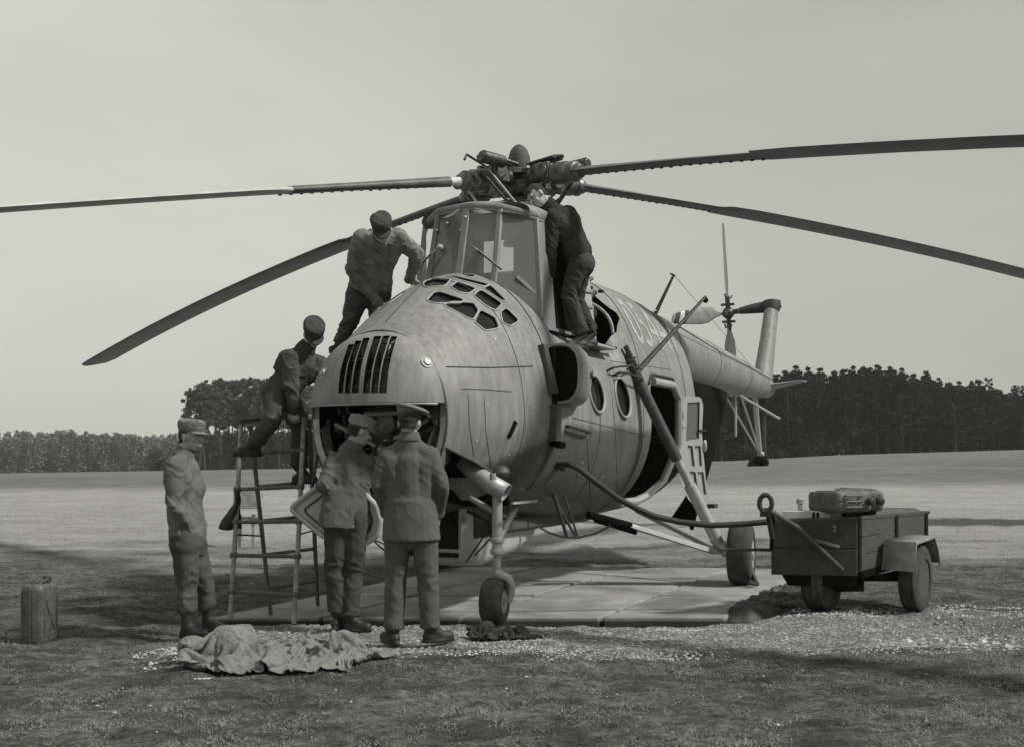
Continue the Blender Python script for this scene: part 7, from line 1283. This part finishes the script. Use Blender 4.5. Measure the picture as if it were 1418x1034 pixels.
17,0,3,-4,5,-2,-3,2,-4,3,4,5,2,5,4,2,1,7,9,-3,7,-5,-1,-2,4,-3,-6,-6,-6,-5,-6,-7,-7,-4,4,2,-4,0,7,3,0,-7,-4,-1,2,-2,5,4,0,3,2,5,0,-2,-3,0,1,-2,-2,0,-1,0,2,0,-5,0,-5,3,-6,3,-4,1,0,2,4,-5,7,0,-4,2,-5,4,-6,-1,0,0,6,-4,2,3,-1,-6,
19,1,-2,3,-4,4,1,-5,2,1,3,7,-2,2,5,7,5,6,-2,7,-3,4,0,-2,-1,-6,-3,-6,-7,-6,-5,-7,-6,-7,2,6,3,-5,4,-3,5,-1,-6,-5,0,2,3,3,5,-3,6,2,5,4,-1,0,1,-1,-5,-7,-6,-3,1,2,1,-5,2,-3,6,-6,5,0,-1,2,3,-3,3,-5,1,-7,5,-4,-2,5,-3,2,-3,6,0,-5,-2,5,
23,-1,-2,-3,0,2,1,0,2,3,4,4,-2,-3,5,8,7,5,3,-2,4,1,-3,-2,-3,-3,-6,-3,-6,-6,-6,-4,-7,-7,1,4,5,-1,-5,5,-4,5,-2,-5,-3,6,2,2,-3,6,-1,4,7,4,5,2,-4,-1,-3,-6,-6,-6,-6,0,3,0,-4,1,6,0,-4,7,-4,6,3,-1,-5,0,-7,-4,0,7,0,0,2,-5,-4,3,5,1,-5,1,
23,2,0,-4,-4,2,2,3,3,-4,5,7,1,-2,1,4,5,5,4,5,-5,0,-2,-2,-2,-4,-1,-5,-6,-5,-6,-5,-6,-1,-4,7,-4,-2,4,-3,4,-5,4,-5,5,-6,2,3,5,-1,7,1,3,5,7,-2,2,-5,-6,2,-4,-7,-5,-5,-1,3,-4,0,6,2,-5,2,7,0,5,-5,0,-7,1,-2,-6,2,8,3,1,-4,-4,-5,4,4,3,-1,
20,5,1,-4,-1,4,0,5,0,-5,2,7,6,-1,4,4,4,1,4,1,0,-6,2,-4,-4,0,-4,-5,-5,-6,-4,-6,-7,-4,5,-3,5,-5,-3,4,1,-5,0,4,-4,5,-5,2,3,2,5,7,5,-1,4,7,-7,-5,-5,0,3,-6,-2,-5,-6,-2,0,5,2,1,-5,2,8,4,4,-6,-6,-6,-2,1,3,-4,2,9,1,0,-8,-6,0,3,4,4,
19,1,7,0,-3,1,4,2,3,-3,-3,9,8,-3,1,4,4,5,-4,-1,3,1,-6,-2,0,-5,-5,-3,-5,-3,-6,-5,-6,-2,-3,7,-2,1,-5,-3,6,-5,3,-4,5,-5,6,-5,0,6,4,6,6,7,4,-1,-3,-6,-5,-5,2,-4,5,-6,-5,-6,-1,6,-3,4,-5,3,5,7,6,-3,-6,-3,-9,6,2,-3,-1,0,3,5,-9,0,-3,-2,2,5,
24,0,2,4,-3,3,-3,0,7,3,-5,3,9,4,-3,0,4,5,0,-5,-1,4,-6,0,-4,-1,-5,-4,-3,-5,-4,-5,-5,-7,4,0,5,-4,1,-5,-2,3,4,-6,5,-6,4,2,-4,0,4,6,7,7,6,-5,-4,0,-2,-6,-3,5,-3,-6,1,-3,-4,4,-4,1,-2,3,3,4,6,5,-8,-8,1,-2,2,3,0,-3,1,-1,2,-2,-2,0,-4,0,
29,0,2,3,-1,1,-1,-4,0,9,4,-4,2,7,4,-1,-4,4,-3,3,-5,3,-3,-5,1,-5,0,-4,-3,-4,-5,-5,-6,-5,0,0,4,4,-6,-2,4,-4,7,-3,-5,3,-3,5,0,-4,5,2,8,7,4,-3,-5,-3,4,-4,-3,3,-6,-3,-5,4,1,-6,4,-5,1,5,4,-1,6,6,-6,-7,-6,-3,3,3,4,1,2,-4,-5,1,1,0,0,-1,
31,4,2,-3,-2,-1,5,-1,-3,3,9,1,-5,2,5,3,-1,-6,4,-5,3,-4,-3,1,-2,-2,-3,-2,-3,-4,-4,-5,-2,-3,-6,5,-4,6,1,-5,5,-5,5,0,-5,-4,1,1,6,-6,1,7,3,5,3,1,-5,1,-4,4,-8,6,-4,-6,-1,-3,4,-3,5,1,-6,4,0,4,2,7,-1,-7,-2,-7,-4,1,5,1,4,2,-1,-7,-3,0,0,0,
38,-3,6,0,-2,-5,-3,1,6,3,-2,4,3,-4,-1,5,-2,-5,4,-5,3,-2,-4,-2,1,-2,-4,2,-4,-5,-3,-5,-5,-3,3,-4,5,-4,1,6,2,-6,-2,5,-4,2,-3,-4,1,4,-3,9,7,5,1,-8,1,1,-5,-4,4,-4,3,-4,-6,2,-2,6,0,5,-1,-3,4,-4,1,4,5,-3,-7,1,-6,-4,-1,3,3,1,2,2,-5,-3,0,-1,
32,4,3,2,1,-1,-3,-5,4,-2,4,-1,3,1,-5,4,-6,5,-6,3,-4,4,-6,3,0,-5,3,-3,-5,-4,-5,-7,-3,3,-5,5,-5,5,2,-3,6,1,-5,-2,6,-1,0,-4,-2,-3,0,5,8,5,4,-5,-2,1,-4,-4,0,-5,4,-5,2,-5,6,-1,6,5,4,2,-3,2,-4,-1,-1,0,0,-3,0,-4,-5,-2,-2,3,1,1,7,-2,-2,-1,
29,3,1,2,2,3,0,-1,-2,-2,-3,5,-2,2,-4,3,-5,4,-4,2,-4,3,-1,-3,2,-5,2,-4,-2,-6,-5,-5,4,-6,5,-5,1,-1,2,6,-3,3,1,-4,7,0,-6,2,0,-3,-3,1,5,6,7,-3,2,-6,-4,-2,-5,1,-5,2,4,-4,0,6,4,6,3,4,5,2,-4,1,-2,-2,-1,-2,-3,-2,-5,-5,-5,-2,0,2,4,4,-4,0,
25,1,4,-1,3,3,-1,-3,-1,0,2,-2,-2,4,-4,3,1,-4,2,-5,3,-4,0,2,-3,2,-5,1,-6,-1,-7,3,-6,5,-4,5,1,-2,-1,0,5,1,-4,-1,3,7,-4,-5,4,-3,0,-5,3,8,5,3,0,-5,-5,-4,-1,-4,-4,1,5,0,-1,-2,8,6,5,3,4,5,3,-6,3,0,-1,-3,-2,-3,-3,-6,-4,-5,-3,0,4,3,-5,-2,
28,-6,2,6,-3,3,5,0,-3,-6,0,5,-4,-2,4,-5,4,0,-3,1,-5,4,-5,-1,2,-4,3,-7,3,-7,3,-6,5,-3,5,-2,4,0,-2,1,0,3,-1,-2,-1,7,-1,-4,-2,2,-5,0,-1,5,7,1,4,-4,-5,-1,-4,-1,-5,-3,4,0,1,0,-2,10,6,5,2,4,6,-1,-6,6,0,-2,-2,-2,-3,-2,-4,-4,-6,-5,5,-1,-4,-4,
24,4,-5,2,5,-2,2,2,1,-2,-3,-4,4,-5,3,-6,0,3,-4,5,-5,4,-3,-6,-2,5,-5,4,-6,5,-6,6,-5,5,-3,6,-3,5,-1,-1,1,-3,0,2,-2,3,4,-4,-2,-2,0,-1,-3,9,6,0,-2,1,-4,-5,0,-1,-6,0,-4,-2,0,1,0,4,8,8,-1,5,4,5,-1,-3,4,2,-2,-4,-3,-4,-4,-3,-4,-5,2,-1,-5,-2,
22,7,1,1,3,-1,-4,-2,-1,0,-4,3,-4,4,-7,3,-5,-2,4,-2,4,-5,-4,4,-5,0,7,-6,6,-5,6,-6,6,-5,5,4,0,-5,5,2,-5,2,0,-1,0,-2,3,2,-4,2,-3,-5,0,3,9,4,1,-3,-6,-3,2,-2,-5,-4,3,-5,2,-1,-3,-1,8,7,4,-4,6,3,2,1,-1,1,2,-3,-1,-4,-4,-4,-3,-2,-1,-3,-3,-2,
25,-1,6,-3,5,0,-3,-6,-3,-1,2,-3,5,-2,-6,1,2,-7,-1,4,-2,0,-5,2,7,3,-5,7,-4,5,-7,5,-5,4,-5,4,4,0,-3,5,0,-5,3,3,-1,-1,-2,5,-7,-1,3,-3,-2,1,3,4,6,2,-6,-4,0,-2,-3,-4,2,-5,1,-5,-3,3,1,7,5,0,0,1,4,-1,4,-2,1,2,-4,2,-3,-4,-2,-5,-4,-4,1,-2,
27,-3,0,0,3,-2,0,-3,-7,1,2,-2,5,-4,4,0,-7,-5,-4,1,4,-4,3,5,5,-2,6,-2,5,-5,1,-6,3,-6,2,-1,4,-3,5,0,6,-5,-4,6,4,0,-2,0,-4,-3,4,-6,3,1,0,7,0,5,-1,-4,-3,-3,-3,0,-4,1,-5,-1,-6,0,6,2,0,1,0,2,0,1,4,5,-5,5,-5,4,-2,0,-3,-5,0,-7,0,-1,
27,-4,-3,-1,1,-2,0,0,-9,5,-1,4,0,5,-6,3,-3,-3,-4,-5,-1,2,7,3,3,5,4,2,-1,-2,-7,0,-6,4,-2,-6,2,4,0,5,2,4,-6,-2,6,3,2,-1,-4,-3,0,-4,5,1,1,3,-2,5,3,-2,-4,-2,-2,-5,2,-6,0,-4,-2,-2,-2,-1,1,1,2,5,3,1,2,2,1,-5,5,1,-1,-4,1,-5,0,-2,-3,-4,
27,0,-5,-6,-2,-1,0,1,-6,2,3,6,3,-6,3,-7,-5,-1,3,3,-1,-4,3,5,3,6,-3,4,-5,3,-5,-5,2,-5,-3,5,-5,4,0,4,4,5,2,-5,-3,4,4,1,0,-4,-5,0,5,4,0,-4,1,1,4,3,1,-5,-3,-3,-4,-1,-5,-2,3,-6,-1,-3,2,3,0,0,0,2,2,3,1,0,1,0,-2,3,-2,-3,-1,-2,-4,-1,
21,4,-3,-5,-8,-2,1,0,1,0,4,3,3,-7,3,0,-5,-7,0,5,4,2,-4,4,6,-3,4,-7,5,-5,-4,4,-6,3,-6,4,-4,0,3,4,1,5,5,4,-3,-4,-1,2,6,0,-5,-5,2,6,5,-2,-3,-1,4,0,1,2,-4,-3,-3,-4,-2,-1,-3,-1,-3,-3,-2,4,-3,0,-1,2,2,2,5,-2,2,-2,4,1,-3,-1,-4,-2,2,-5,
17,0,2,-2,-7,-6,-2,2,2,5,0,4,-1,-8,4,2,0,-4,-6,2,4,5,4,-2,-4,5,-6,4,-5,4,-2,-5,5,-6,5,-6,2,-4,1,4,4,5,0,5,6,-1,-2,-4,3,3,1,-5,-4,3,7,4,-1,-3,5,-2,-1,-2,-2,0,-5,1,-1,-5,-2,-2,-3,-1,-5,1,-2,1,0,-1,0,1,6,1,-3,4,-3,3,3,-5,-2,-4,5,0,
16,-5,-1,0,1,-5,-4,0,6,-2,5,-3,2,-6,-1,4,4,-2,-5,0,1,5,3,-6,5,-7,6,-6,6,-5,-3,6,-5,4,-5,5,-4,2,-5,2,5,4,1,5,4,-1,0,3,-4,3,3,2,-4,-2,1,6,4,-3,6,1,-3,0,-4,-6,-3,-1,0,-3,1,-4,0,-5,0,-5,0,4,0,0,0,-3,-1,5,-2,-3,4,-2,2,2,-2,-5,0,1,
12,-4,-4,0,-1,2,4,-5,-1,3,-3,0,0,5,-5,-1,3,4,3,0,-1,-5,-2,2,-3,2,-1,3,0,1,-5,0,4,0,-1,-3,3,2,-2,-4,2,4,3,2,4,3,0,4,-3,1,1,2,3,-1,-1,0,5,3,0,4,2,-3,-3,-4,-4,-5,-2,1,-2,1,-2,-3,-3,-4,-1,3,-3,2,0,1,-4,-1,5,-5,-1,3,-3,2,2,-3,-1,0,
]).reshape(3, 50, 92)
CL = np.cumsum(CL, axis=2).transpose(1, 2, 0) / 250.0
def fallen(name, o_, sc, rz, m, label, cat, th=.008):
    c_, s_ = math.cos(rz), math.sin(rz); rows = []
    for r_ in CL:
        row = []
        for x, y, z in r_:
            x, y = x * sc[0], y * sc[1]; X, Y = o_[0] + x * c_ - y * s_, o_[1] + x * s_ + y * c_; row.append((X, Y, ground_z(X, Y) + .004 + z * sc[2]))
        rows.append(row)
    o = MB().loft(rows, caps=False, closed=False).build(name, M[m], None, 180); md = o.modifiers.new('s', 'SOLIDIFY'); md.thickness = th; md.offset = 1
    ss = o.modifiers.new('ss', 'SUBSURF'); ss.levels = 1; ss.render_levels = 1; return tag(o, label, cat)
fallen('canvas_tarpaulin', (-1.33, 7.02), (1.0, .80, 1.12), 0, 'tarp', 'crumpled pale canvas sheet lying in a heap before the two men at the nose', 'tarpaulin')
fallen('rag_bundle', (.02, 8.48), (.44, .32, .62), .1, 'cloth', 'dark crumpled cloth bundle lying on the gravel before the nose wheel', 'cloth', .005)

# ------------------------------------------------------------------ trees
def pine(hgt, crown0, rad, seed, n=900, m='needle', conic=False, leaf=.33):
    """mesh data of (trunk, crown) of one pine; crown0 is where the crown starts"""
    rg = np.random.default_rng(seed); tk = MB(); x = y = 0; pts = []; rs = []
    for k in range(7):
        t = k / 6; pts.append(Vector((x, y, hgt * .96 * t))); rs.append(.16 * (1 - t) ** .8 + .02); x += rg.normal() * .1; y += rg.normal() * .1
    tk.tube(pts, rs, 6)
    def cen(z): i = min(int(z / (hgt * .16)), 5); return pts[i].lerp(pts[i + 1], min((z - pts[i].z) / (hgt * .16), 1))
    V, F = [], []; lobes = []
    for k in range(26 if not conic else 34):
        t = rg.random() ** .85; z = hgt * (crown0 + (1 - crown0) * t); prof = (1 - t) ** .75 * 1.0 + .10 if conic else (math.sin(math.pi * min(t * .75 + .22, 1)) ** .7 * .9 + .12)
        a = rg.random() * 6.283; rr = rad * prof * rg.uniform(.25, .95); c = cen(z); tip = c + Vector((rr * math.cos(a), rr * math.sin(a), rg.uniform(-.1, .35) * (0 if conic else 1) - (.25 if conic else 0)))
        lobes.append((tip, rad * rg.uniform(.20, .38) * (1.0 if not conic else (.55 + .5 * (1 - t))))); tk.tube([c - Vector((0, 0, .2)), tip], [.035, .012], 4)
    lobes.append((cen(hgt * .93) + Vector((0, 0, hgt * .02)), rad * .22)); lobes.append((cen(hgt * .95) + Vector((0, 0, hgt * .055)), rad * .10))
    for c, lr in lobes:
        q = max(int(n / len(lobes)), 6)
        for _ in range(q):
            v = rg.normal(size=3); v /= np.linalg.norm(v) + 1e-6; v = v * lr * rg.uniform(.35, 1.05); v[2] *= .62
            p = np.array(c) + v; d1 = rg.normal(size=3); d1 /= np.linalg.norm(d1); d2 = np.cross(d1, rg.normal(size=3)); d2 /= np.linalg.norm(d2) + 1e-6
            s1 = leaf * rg.uniform(.5, 1.1); b = len(V); V += [tuple(p + d1 * s1), tuple(p - d1 * s1 * .5 + d2 * s1 * .45), tuple(p - d1 * s1 * .5 - d2 * s1 * .45)]; F.append((b, b + 1, b + 2))
    cm = bpy.data.meshes.new('crown'); cm.from_pydata(V, [], F); cm.materials.append(M[m]); return tk.mesh('trunk', M['bark'], 60), cm
def plant(kit, loc_, sc, rz, label, group):
    t = thing('pine_tree', loc_, label, 'tree', group, rz); t.scale = (sc[0], sc[0], sc[1])
    for nme, me in zip(('trunk', 'crown'), kit):
        o = bpy.data.objects.new(nme, me); col.objects.link(o); o.parent = t
    return t
def fromtop(px, ytop, y):                # foot on the ground, height so that the top shows at ytop
    x = (px - 709) / FPX * y; z = ground_z(x, y); return Vector((x, y, z - .1)), HC + (HOR - ytop) / FPX * y - z
RK = [pine(10, .10, 2.1, s, 1500, 'needle', True) for s in (1, 2, 3, 4, 5)]
rr_ = random.Random(3)
tops = [(930, 545), (960, 530), (990, 522), (1020, 520), (1060, 516), (1100, 513), (1150, 512), (1200, 509), (1240, 512), (1265, 517), (1300, 524), (1340, 532), (1375, 540), (1400, 545), (1440, 545), (1500, 548)]
tx = [a for a, b in tops]; ty = [b for a, b in tops]
k = 0
for row, (dist, n_) in enumerate(((118, 46), (124, 46), (132, 46))):
    for i in range(n_):
        px = 915 + (1480 - 915) * (i + rr_.random() * .9) / n_; y = dist + rr_.uniform(-2, 2); yt = np.interp(px, tx, ty) + rr_.uniform(-5, 7) + (14 if row == 0 else (6 if row == 1 else 0)) * rr_.random()
        p, h = fromtop(px, yt, y); plant(RK[k % 5], p, (rr_.uniform(.95, 1.35), h / 10), rr_.random() * 6.28, 'tall dark conifer in the dense wood behind the trailer, on the right', 'conifers in the wood on the right'); k += 1
CK = [pine(14, .47, 2.5, s, 2400, 'needle3', False, .36) for s in (11, 12, 13, 14)]
ctops = [(258, 548), (275, 533), (300, 530), (330, 525), (350, 528), (375, 526), (400, 530), (440, 535), (480, 540), (520, 545)]
for i in range(40):
    px = 262 + 250 * (i + rr_.random() * .8) / 40; y = 172 + rr_.uniform(-7, 9); yt = np.interp(px, [a for a, b in ctops], [b for a, b in ctops]) + rr_.uniform(-4, 6); p, h = fromtop(px, yt, y)
    plant(CK[i % 4], p, (rr_.uniform(.85, 1.15) * (.8 if i < 2 else 1), h / 14), rr_.random() * 6.28, 'tall pine with bare lower trunk in the clump behind the ladder', 'tall pines in the clump on the left')
def thicket(name, spots, hgt, m, label, cat, seed, leaf=.4, n=150, rad=1.1, kind='stuff'):
    rg = np.random.default_rng(seed); V = []; 
    for (p, h) in spots:
        z = rg.random(n) ** .8; a = rg.random(n) * 6.283; r_ = rad * (1.05 - z * .75) * np.sqrt(rg.random(n)); c = np.stack([p.x + r_ * np.cos(a), p.y + r_ * np.sin(a), p.z + z * h], 1)
        d1 = rg.normal(size=(n, 3)); d1 /= np.linalg.norm(d1, axis=1)[:, None]; d2 = np.cross(d1, rg.normal(size=(n, 3))); d2 /= np.linalg.norm(d2, axis=1)[:, None]; s1 = (leaf * rg.uniform(.5, 1.1, n))[:, None]
        V.append(np.stack([c + d1 * s1, c - d1 * s1 * .5 + d2 * s1 * .5, c - d1 * s1 * .5 - d2 * s1 * .5], 1).reshape(-1, 3))
    V = np.concatenate(V); me = bpy.data.meshes.new(name); nt_ = len(V) // 3; me.vertices.add(len(V)); me.vertices.foreach_set('co', V.ravel()); me.loops.add(len(V)); me.loops.foreach_set('vertex_index', np.arange(len(V)))
    me.polygons.add(nt_); me.polygons.foreach_set('loop_start', np.arange(nt_) * 3); me.polygons.foreach_set('loop_total', np.full(nt_, 3)); me.update(); me.materials.append(M[m])
    o = bpy.data.objects.new(name, me); col.objects.link(o); return tag(o, label, cat, kind=kind)
# the far wood on the left reads as one mass
sp = []
for row in range(7):
    for i in range(90):
        px = -60 + 620 * (i + rr_.random()) / 90; y = 245 + row * 4 + rr_.uniform(-2, 2); p, h = fromtop(px, 602 + rr_.uniform(-5, 7) + (3 if row < 3 else 0) - 2.5 * math.sin(px * .02) - 1.5 * math.sin(px * .083), y); sp.append((p, h))
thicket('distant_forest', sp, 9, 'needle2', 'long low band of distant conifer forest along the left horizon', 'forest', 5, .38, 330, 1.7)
sp = []
for row in range(4):
    for i in range(60):
        px = 915 + 570 * (i + rr_.random()) / 60; y = 119 + row * 6; p, h = fromtop(px, 565 + rr_.uniform(-12, 14) - row * 10, y); sp.append((p, h))
thicket('forest_understorey', sp, 6, 'needle', 'dark lower growth filling the wood on the right between its trunks', 'undergrowth', 6, .45, 170, 1.5)
sp = []
for i in range(150):
    px = 250 + 290 * rr_.random(); y = 168 + rr_.random() * 16; p, h = fromtop(px, 600 + rr_.uniform(-7, 12), y); sp.append((p, h))
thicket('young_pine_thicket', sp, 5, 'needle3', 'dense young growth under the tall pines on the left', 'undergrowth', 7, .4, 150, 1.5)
def bush(px0, px1, yt, y, label, m='needle3', n=2200, leaf=.22):
    px = (px0 + px1) / 2; p, h = fromtop(px, yt, y); rg = np.random.default_rng(int(px)); w = (px1 - px0) / FPX * y / 2; t = thing('bush', p, label, 'bush'); V = []; F = []
    lob = [(rg.uniform(-.7, .7) * w, rg.uniform(-.5, .5) * w, rg.uniform(.15, .68) * h, rg.uniform(.28, .45)) for _ in range(12)]
    for lx, ly, lz, lr in lob:
        for _ in range(n // 12):
            v = rg.normal(size=3); v /= np.linalg.norm(v); v *= rg.uniform(.4, 1.05) * lr; q = np.array((lx + v[0] * w, ly + v[1] * w, max(lz + v[2] * h * .8, .05))); d1 = rg.normal(size=3); d1 /= np.linalg.norm(d1); d2 = np.cross(d1, rg.normal(size=3)); d2 /= np.linalg.norm(d2); b = len(V)
            V += [tuple(q + d1 * leaf), tuple(q - d1 * leaf * .5 + d2 * leaf * .5), tuple(q - d1 * leaf * .5 - d2 * leaf * .5)]; F.append((b, b + 1, b + 2))
    me = bpy.data.meshes.new('foliage'); me.from_pydata(V, [], F); me.materials.append(M[m]); o = bpy.data.objects.new('foliage', me); col.objects.link(o); o.parent = t
    MB().tube([(0, 0, 0), (.1, 0, h * .5)], .08, 6).build('stem', M['bark'], t)
bush(196, 246, 613, 165, 'dark round bush at the left edge of the pine clump')
bush(1090, 1180, 603, 112, 'broad low bush at the front edge of the right wood, just right of the tail', 'needle'); bush(1010, 1085, 610, 112, 'low dark bush at the wood edge below the tail boom', 'needle')
bush(1036, 1066, 630, 62, 'small dark shrub in the field behind the tail skid', 'needle', 1200, .12)

# ------------------------------------------------------------------ grass and stones
def tris(name, V, m, label, cat):
    V = V.reshape(-1, 3); me = bpy.data.meshes.new(name); nt_ = len(V) // 3; me.vertices.add(len(V)); me.vertices.foreach_set('co', V.ravel().astype(np.float32)); me.loops.add(len(V)); me.loops.foreach_set('vertex_index', np.arange(len(V)))
    me.polygons.add(nt_); me.polygons.foreach_set('loop_start', np.arange(nt_) * 3); me.polygons.foreach_set('loop_total', np.full(nt_, 3)); me.update(); me.materials.append(M[m])
    o = bpy.data.objects.new(name, me); col.objects.link(o); return tag(o, label, cat, kind='stuff')
GX = np.linspace(-16, 16, 161); GY = np.linspace(3.5, 30, 180)
GZ = np.array([[ground_z(x, y) for x in GX] for y in GY])
def gzv(x, y):
    i = np.clip((x - GX[0]) / (GX[1] - GX[0]), 0, len(GX) - 1.001); j = np.clip((y - GY[0]) / (GY[1] - GY[0]), 0, len(GY) - 1.001); i0 = i.astype(int); j0 = j.astype(int); u = i - i0; v = j - j0
    return GZ[j0, i0] * (1 - u) * (1 - v) + GZ[j0, i0 + 1] * u * (1 - v) + GZ[j0 + 1, i0] * (1 - u) * v + GZ[j0 + 1, i0 + 1] * u * v
def blades(n, ya, yb, h0, h1, w, seed, keep):
    rg = np.random.default_rng(seed); y = ya + (yb - ya) * rg.random(n) ** 1.3; x = (rg.random(n) * 2 - 1) * (y * .50 + .4)
    cl_ = np.array([noise.noise(Vector((a * 2.2, b * 2.2, 1))) + .6 * noise.noise(Vector((a * 7, b * 7, 4))) for a, b in zip(x, y)])
    k = keep(x, y, cl_); x, y, cl_ = x[k], y[k], cl_[k]; n = len(x); z = gzv(x, y); a = rg.random(n) * 6.283; h = rg.uniform(h0, h1, n) * (1 + np.clip(cl_, -.4, 1) * .9); lean = rg.uniform(.8, 3.5, n)
    b = np.stack([x, y, z - .004], 1); s_ = np.stack([-np.sin(a), np.cos(a), 0 * a], 1) * w; tipv = b + np.stack([np.cos(a) * lean * h, np.sin(a) * lean * h, h], 1)
    return np.stack([b + s_, b - s_, tipv], 1)
def kp(x, y, c):
    pad_ = (y > 9.6) & (y < 14.4) & (x > -2.9 + (y - 9.72) * .455) & (x < 2.1 + (y - 9.72) * .455); gr = (y > 7.5 + .1 * x) & (y < 9.8) & (x > -2.6) & (x < 3.6)
    r_ = np.random.default_rng(1).random(len(x)); return (~pad_) & ((~gr) | (r_ < .05)) & (c > -.35 + r_ * .3)
tris('grass', np.concatenate([blades(190000, 4.3, 10.5, .004, .013, .0022, 21, kp), blades(26000, 4.3, 9.0, .012, .030, .0016, 23, lambda x, y, c: kp(x, y, c) & (c > .15))]), 'grass', 'short matted dry grass over the near ground', 'grass')
tris('field_grass', blades(110000, 10.5, 29, .006, .018, .004, 22, kp), 'grass', 'dry grass of the field beyond the slabs', 'grass')
def stones(n, ya, yb, xa, xb, r0, r1, seed, keep=None):
    rg = np.random.default_rng(seed); x = rg.uniform(xa, xb, n); y = rg.uniform(ya, yb, n); edge = np.array([noise.noise(Vector((a * 1.5, b * 2.5, 8))) for a, b in zip(x, y)]); k = edge > rg.uniform(-.5, .25, n)
    if keep is not None: k &= keep(x, y)
    x, y = x[k], y[k]; n = len(x); r_ = r0 + (r1 - r0) * rg.random(n) ** 3; z = gzv(x, y)
    oc = np.array([(1, 0, 0), (0, 1, 0), (-1, 0, 0), (0, -1, 0), (0, 0, 1)], float); fa = [(0, 1, 4), (1, 2, 4), (2, 3, 4), (3, 0, 4)]
    a = rg.random(n) * 6.283; jit = rg.uniform(.6, 1.4, (n, 5, 3)); P_ = oc[None] * jit * r_[:, None, None]; P_[:, :, 2] *= .7; c_, s_ = np.cos(a)[:, None], np.sin(a)[:, None]
    Q = np.stack([P_[:, :, 0] * c_ - P_[:, :, 1] * s_ + x[:, None], P_[:, :, 0] * s_ + P_[:, :, 1] * c_ + y[:, None], P_[:, :, 2] + z[:, None] + .001], 2)
    return np.concatenate([Q[:, f, :] for f in fa], 0)
offpad = lambda x, y: ~((y > 9.6) & (x > -2.9 + (y - 9.72) * .455) & (x < 2.1 + (y - 9.72) * .455))
tris('gravel', np.concatenate([stones(20000, 7.35, 9.65, -2.6, 1.8, .003, .015, 31), stones(7000, 7.6, 9.65, 1.8, 4.6, .003, .015, 34), stones(5000, 9.6, 10.5, 1.8, 5.0, .004, .02, 32, offpad), stones(900, 7.0, 8.0, -2.4, -1.3, .006, .03, 33)]), 'stone', 'pale broken gravel strip in front of the slab edge', 'gravel')
tris('scattered_stones', np.concatenate([stones(140, 5.2, 7.6, -3, 3.2, .004, .016, 35), stones(160, 7.9, 8.5, 3.0, 4.4, .01, .05, 36)]), 'stone', 'few pale stones scattered in the near grass', 'stones')
tris('earth_clods', np.concatenate([stones(16000, 4.6, 7.9, -3.6, 3.8, .003, .013, 41), stones(6000, 7.5, 11, -6, -2.6, .004, .016, 42), stones(4000, 7.5, 10, 3.6, 5.5, .004, .016, 43)]), 'trail', 'dark crumbs of earth strewn through the near grass', 'earth')
# soil bank beside the right edge of the slab
heap('earth_mound', [(1.95, 9.85), (2.4, 9.9), (2.85, 10.3), (3.3, 11.2), (3.1, 11.9), (2.75, 11.5), (2.3, 10.7)], -.06, lambda p: .07, 'soil' if 'soil' in M else 'trail', 'low dark mound of earth and turf along the right edge of the slab', 'earth', 60, .05, 6, 12)
# stick on the grass
s0 = Vector((*gp(268, 944, .07), .085)); s1 = Vector((*gp(292, 943, .07), .085)); tag(MB().beam(s0, s1, .03, .012).build('wood_chip', M['white'], bevel=.003), 'short white stick lying in the grass before the canvas heap', 'stick')
hz = bpy.data.materials.new('haze_air'); hz.use_nodes = True; t = hz.node_tree; t.nodes.clear(); o = t.nodes.new('ShaderNodeOutputMaterial'); v = t.nodes.new('ShaderNodeVolumePrincipled')
v.inputs['Color'].default_value = (.95, .95, .9, 1); v.inputs['Density'].default_value = .0004; v.inputs['Anisotropy'].default_value = .2; t.links.new(v.outputs[0], o.inputs['Volume'])
HAZE = True
if HAZE:
    ho = MB().box((0, 440, 8), (2600, 940, 32)).build('haze', hz, None, 0); tag(ho, 'thin pale haze over the field', 'haze', kind='stuff')
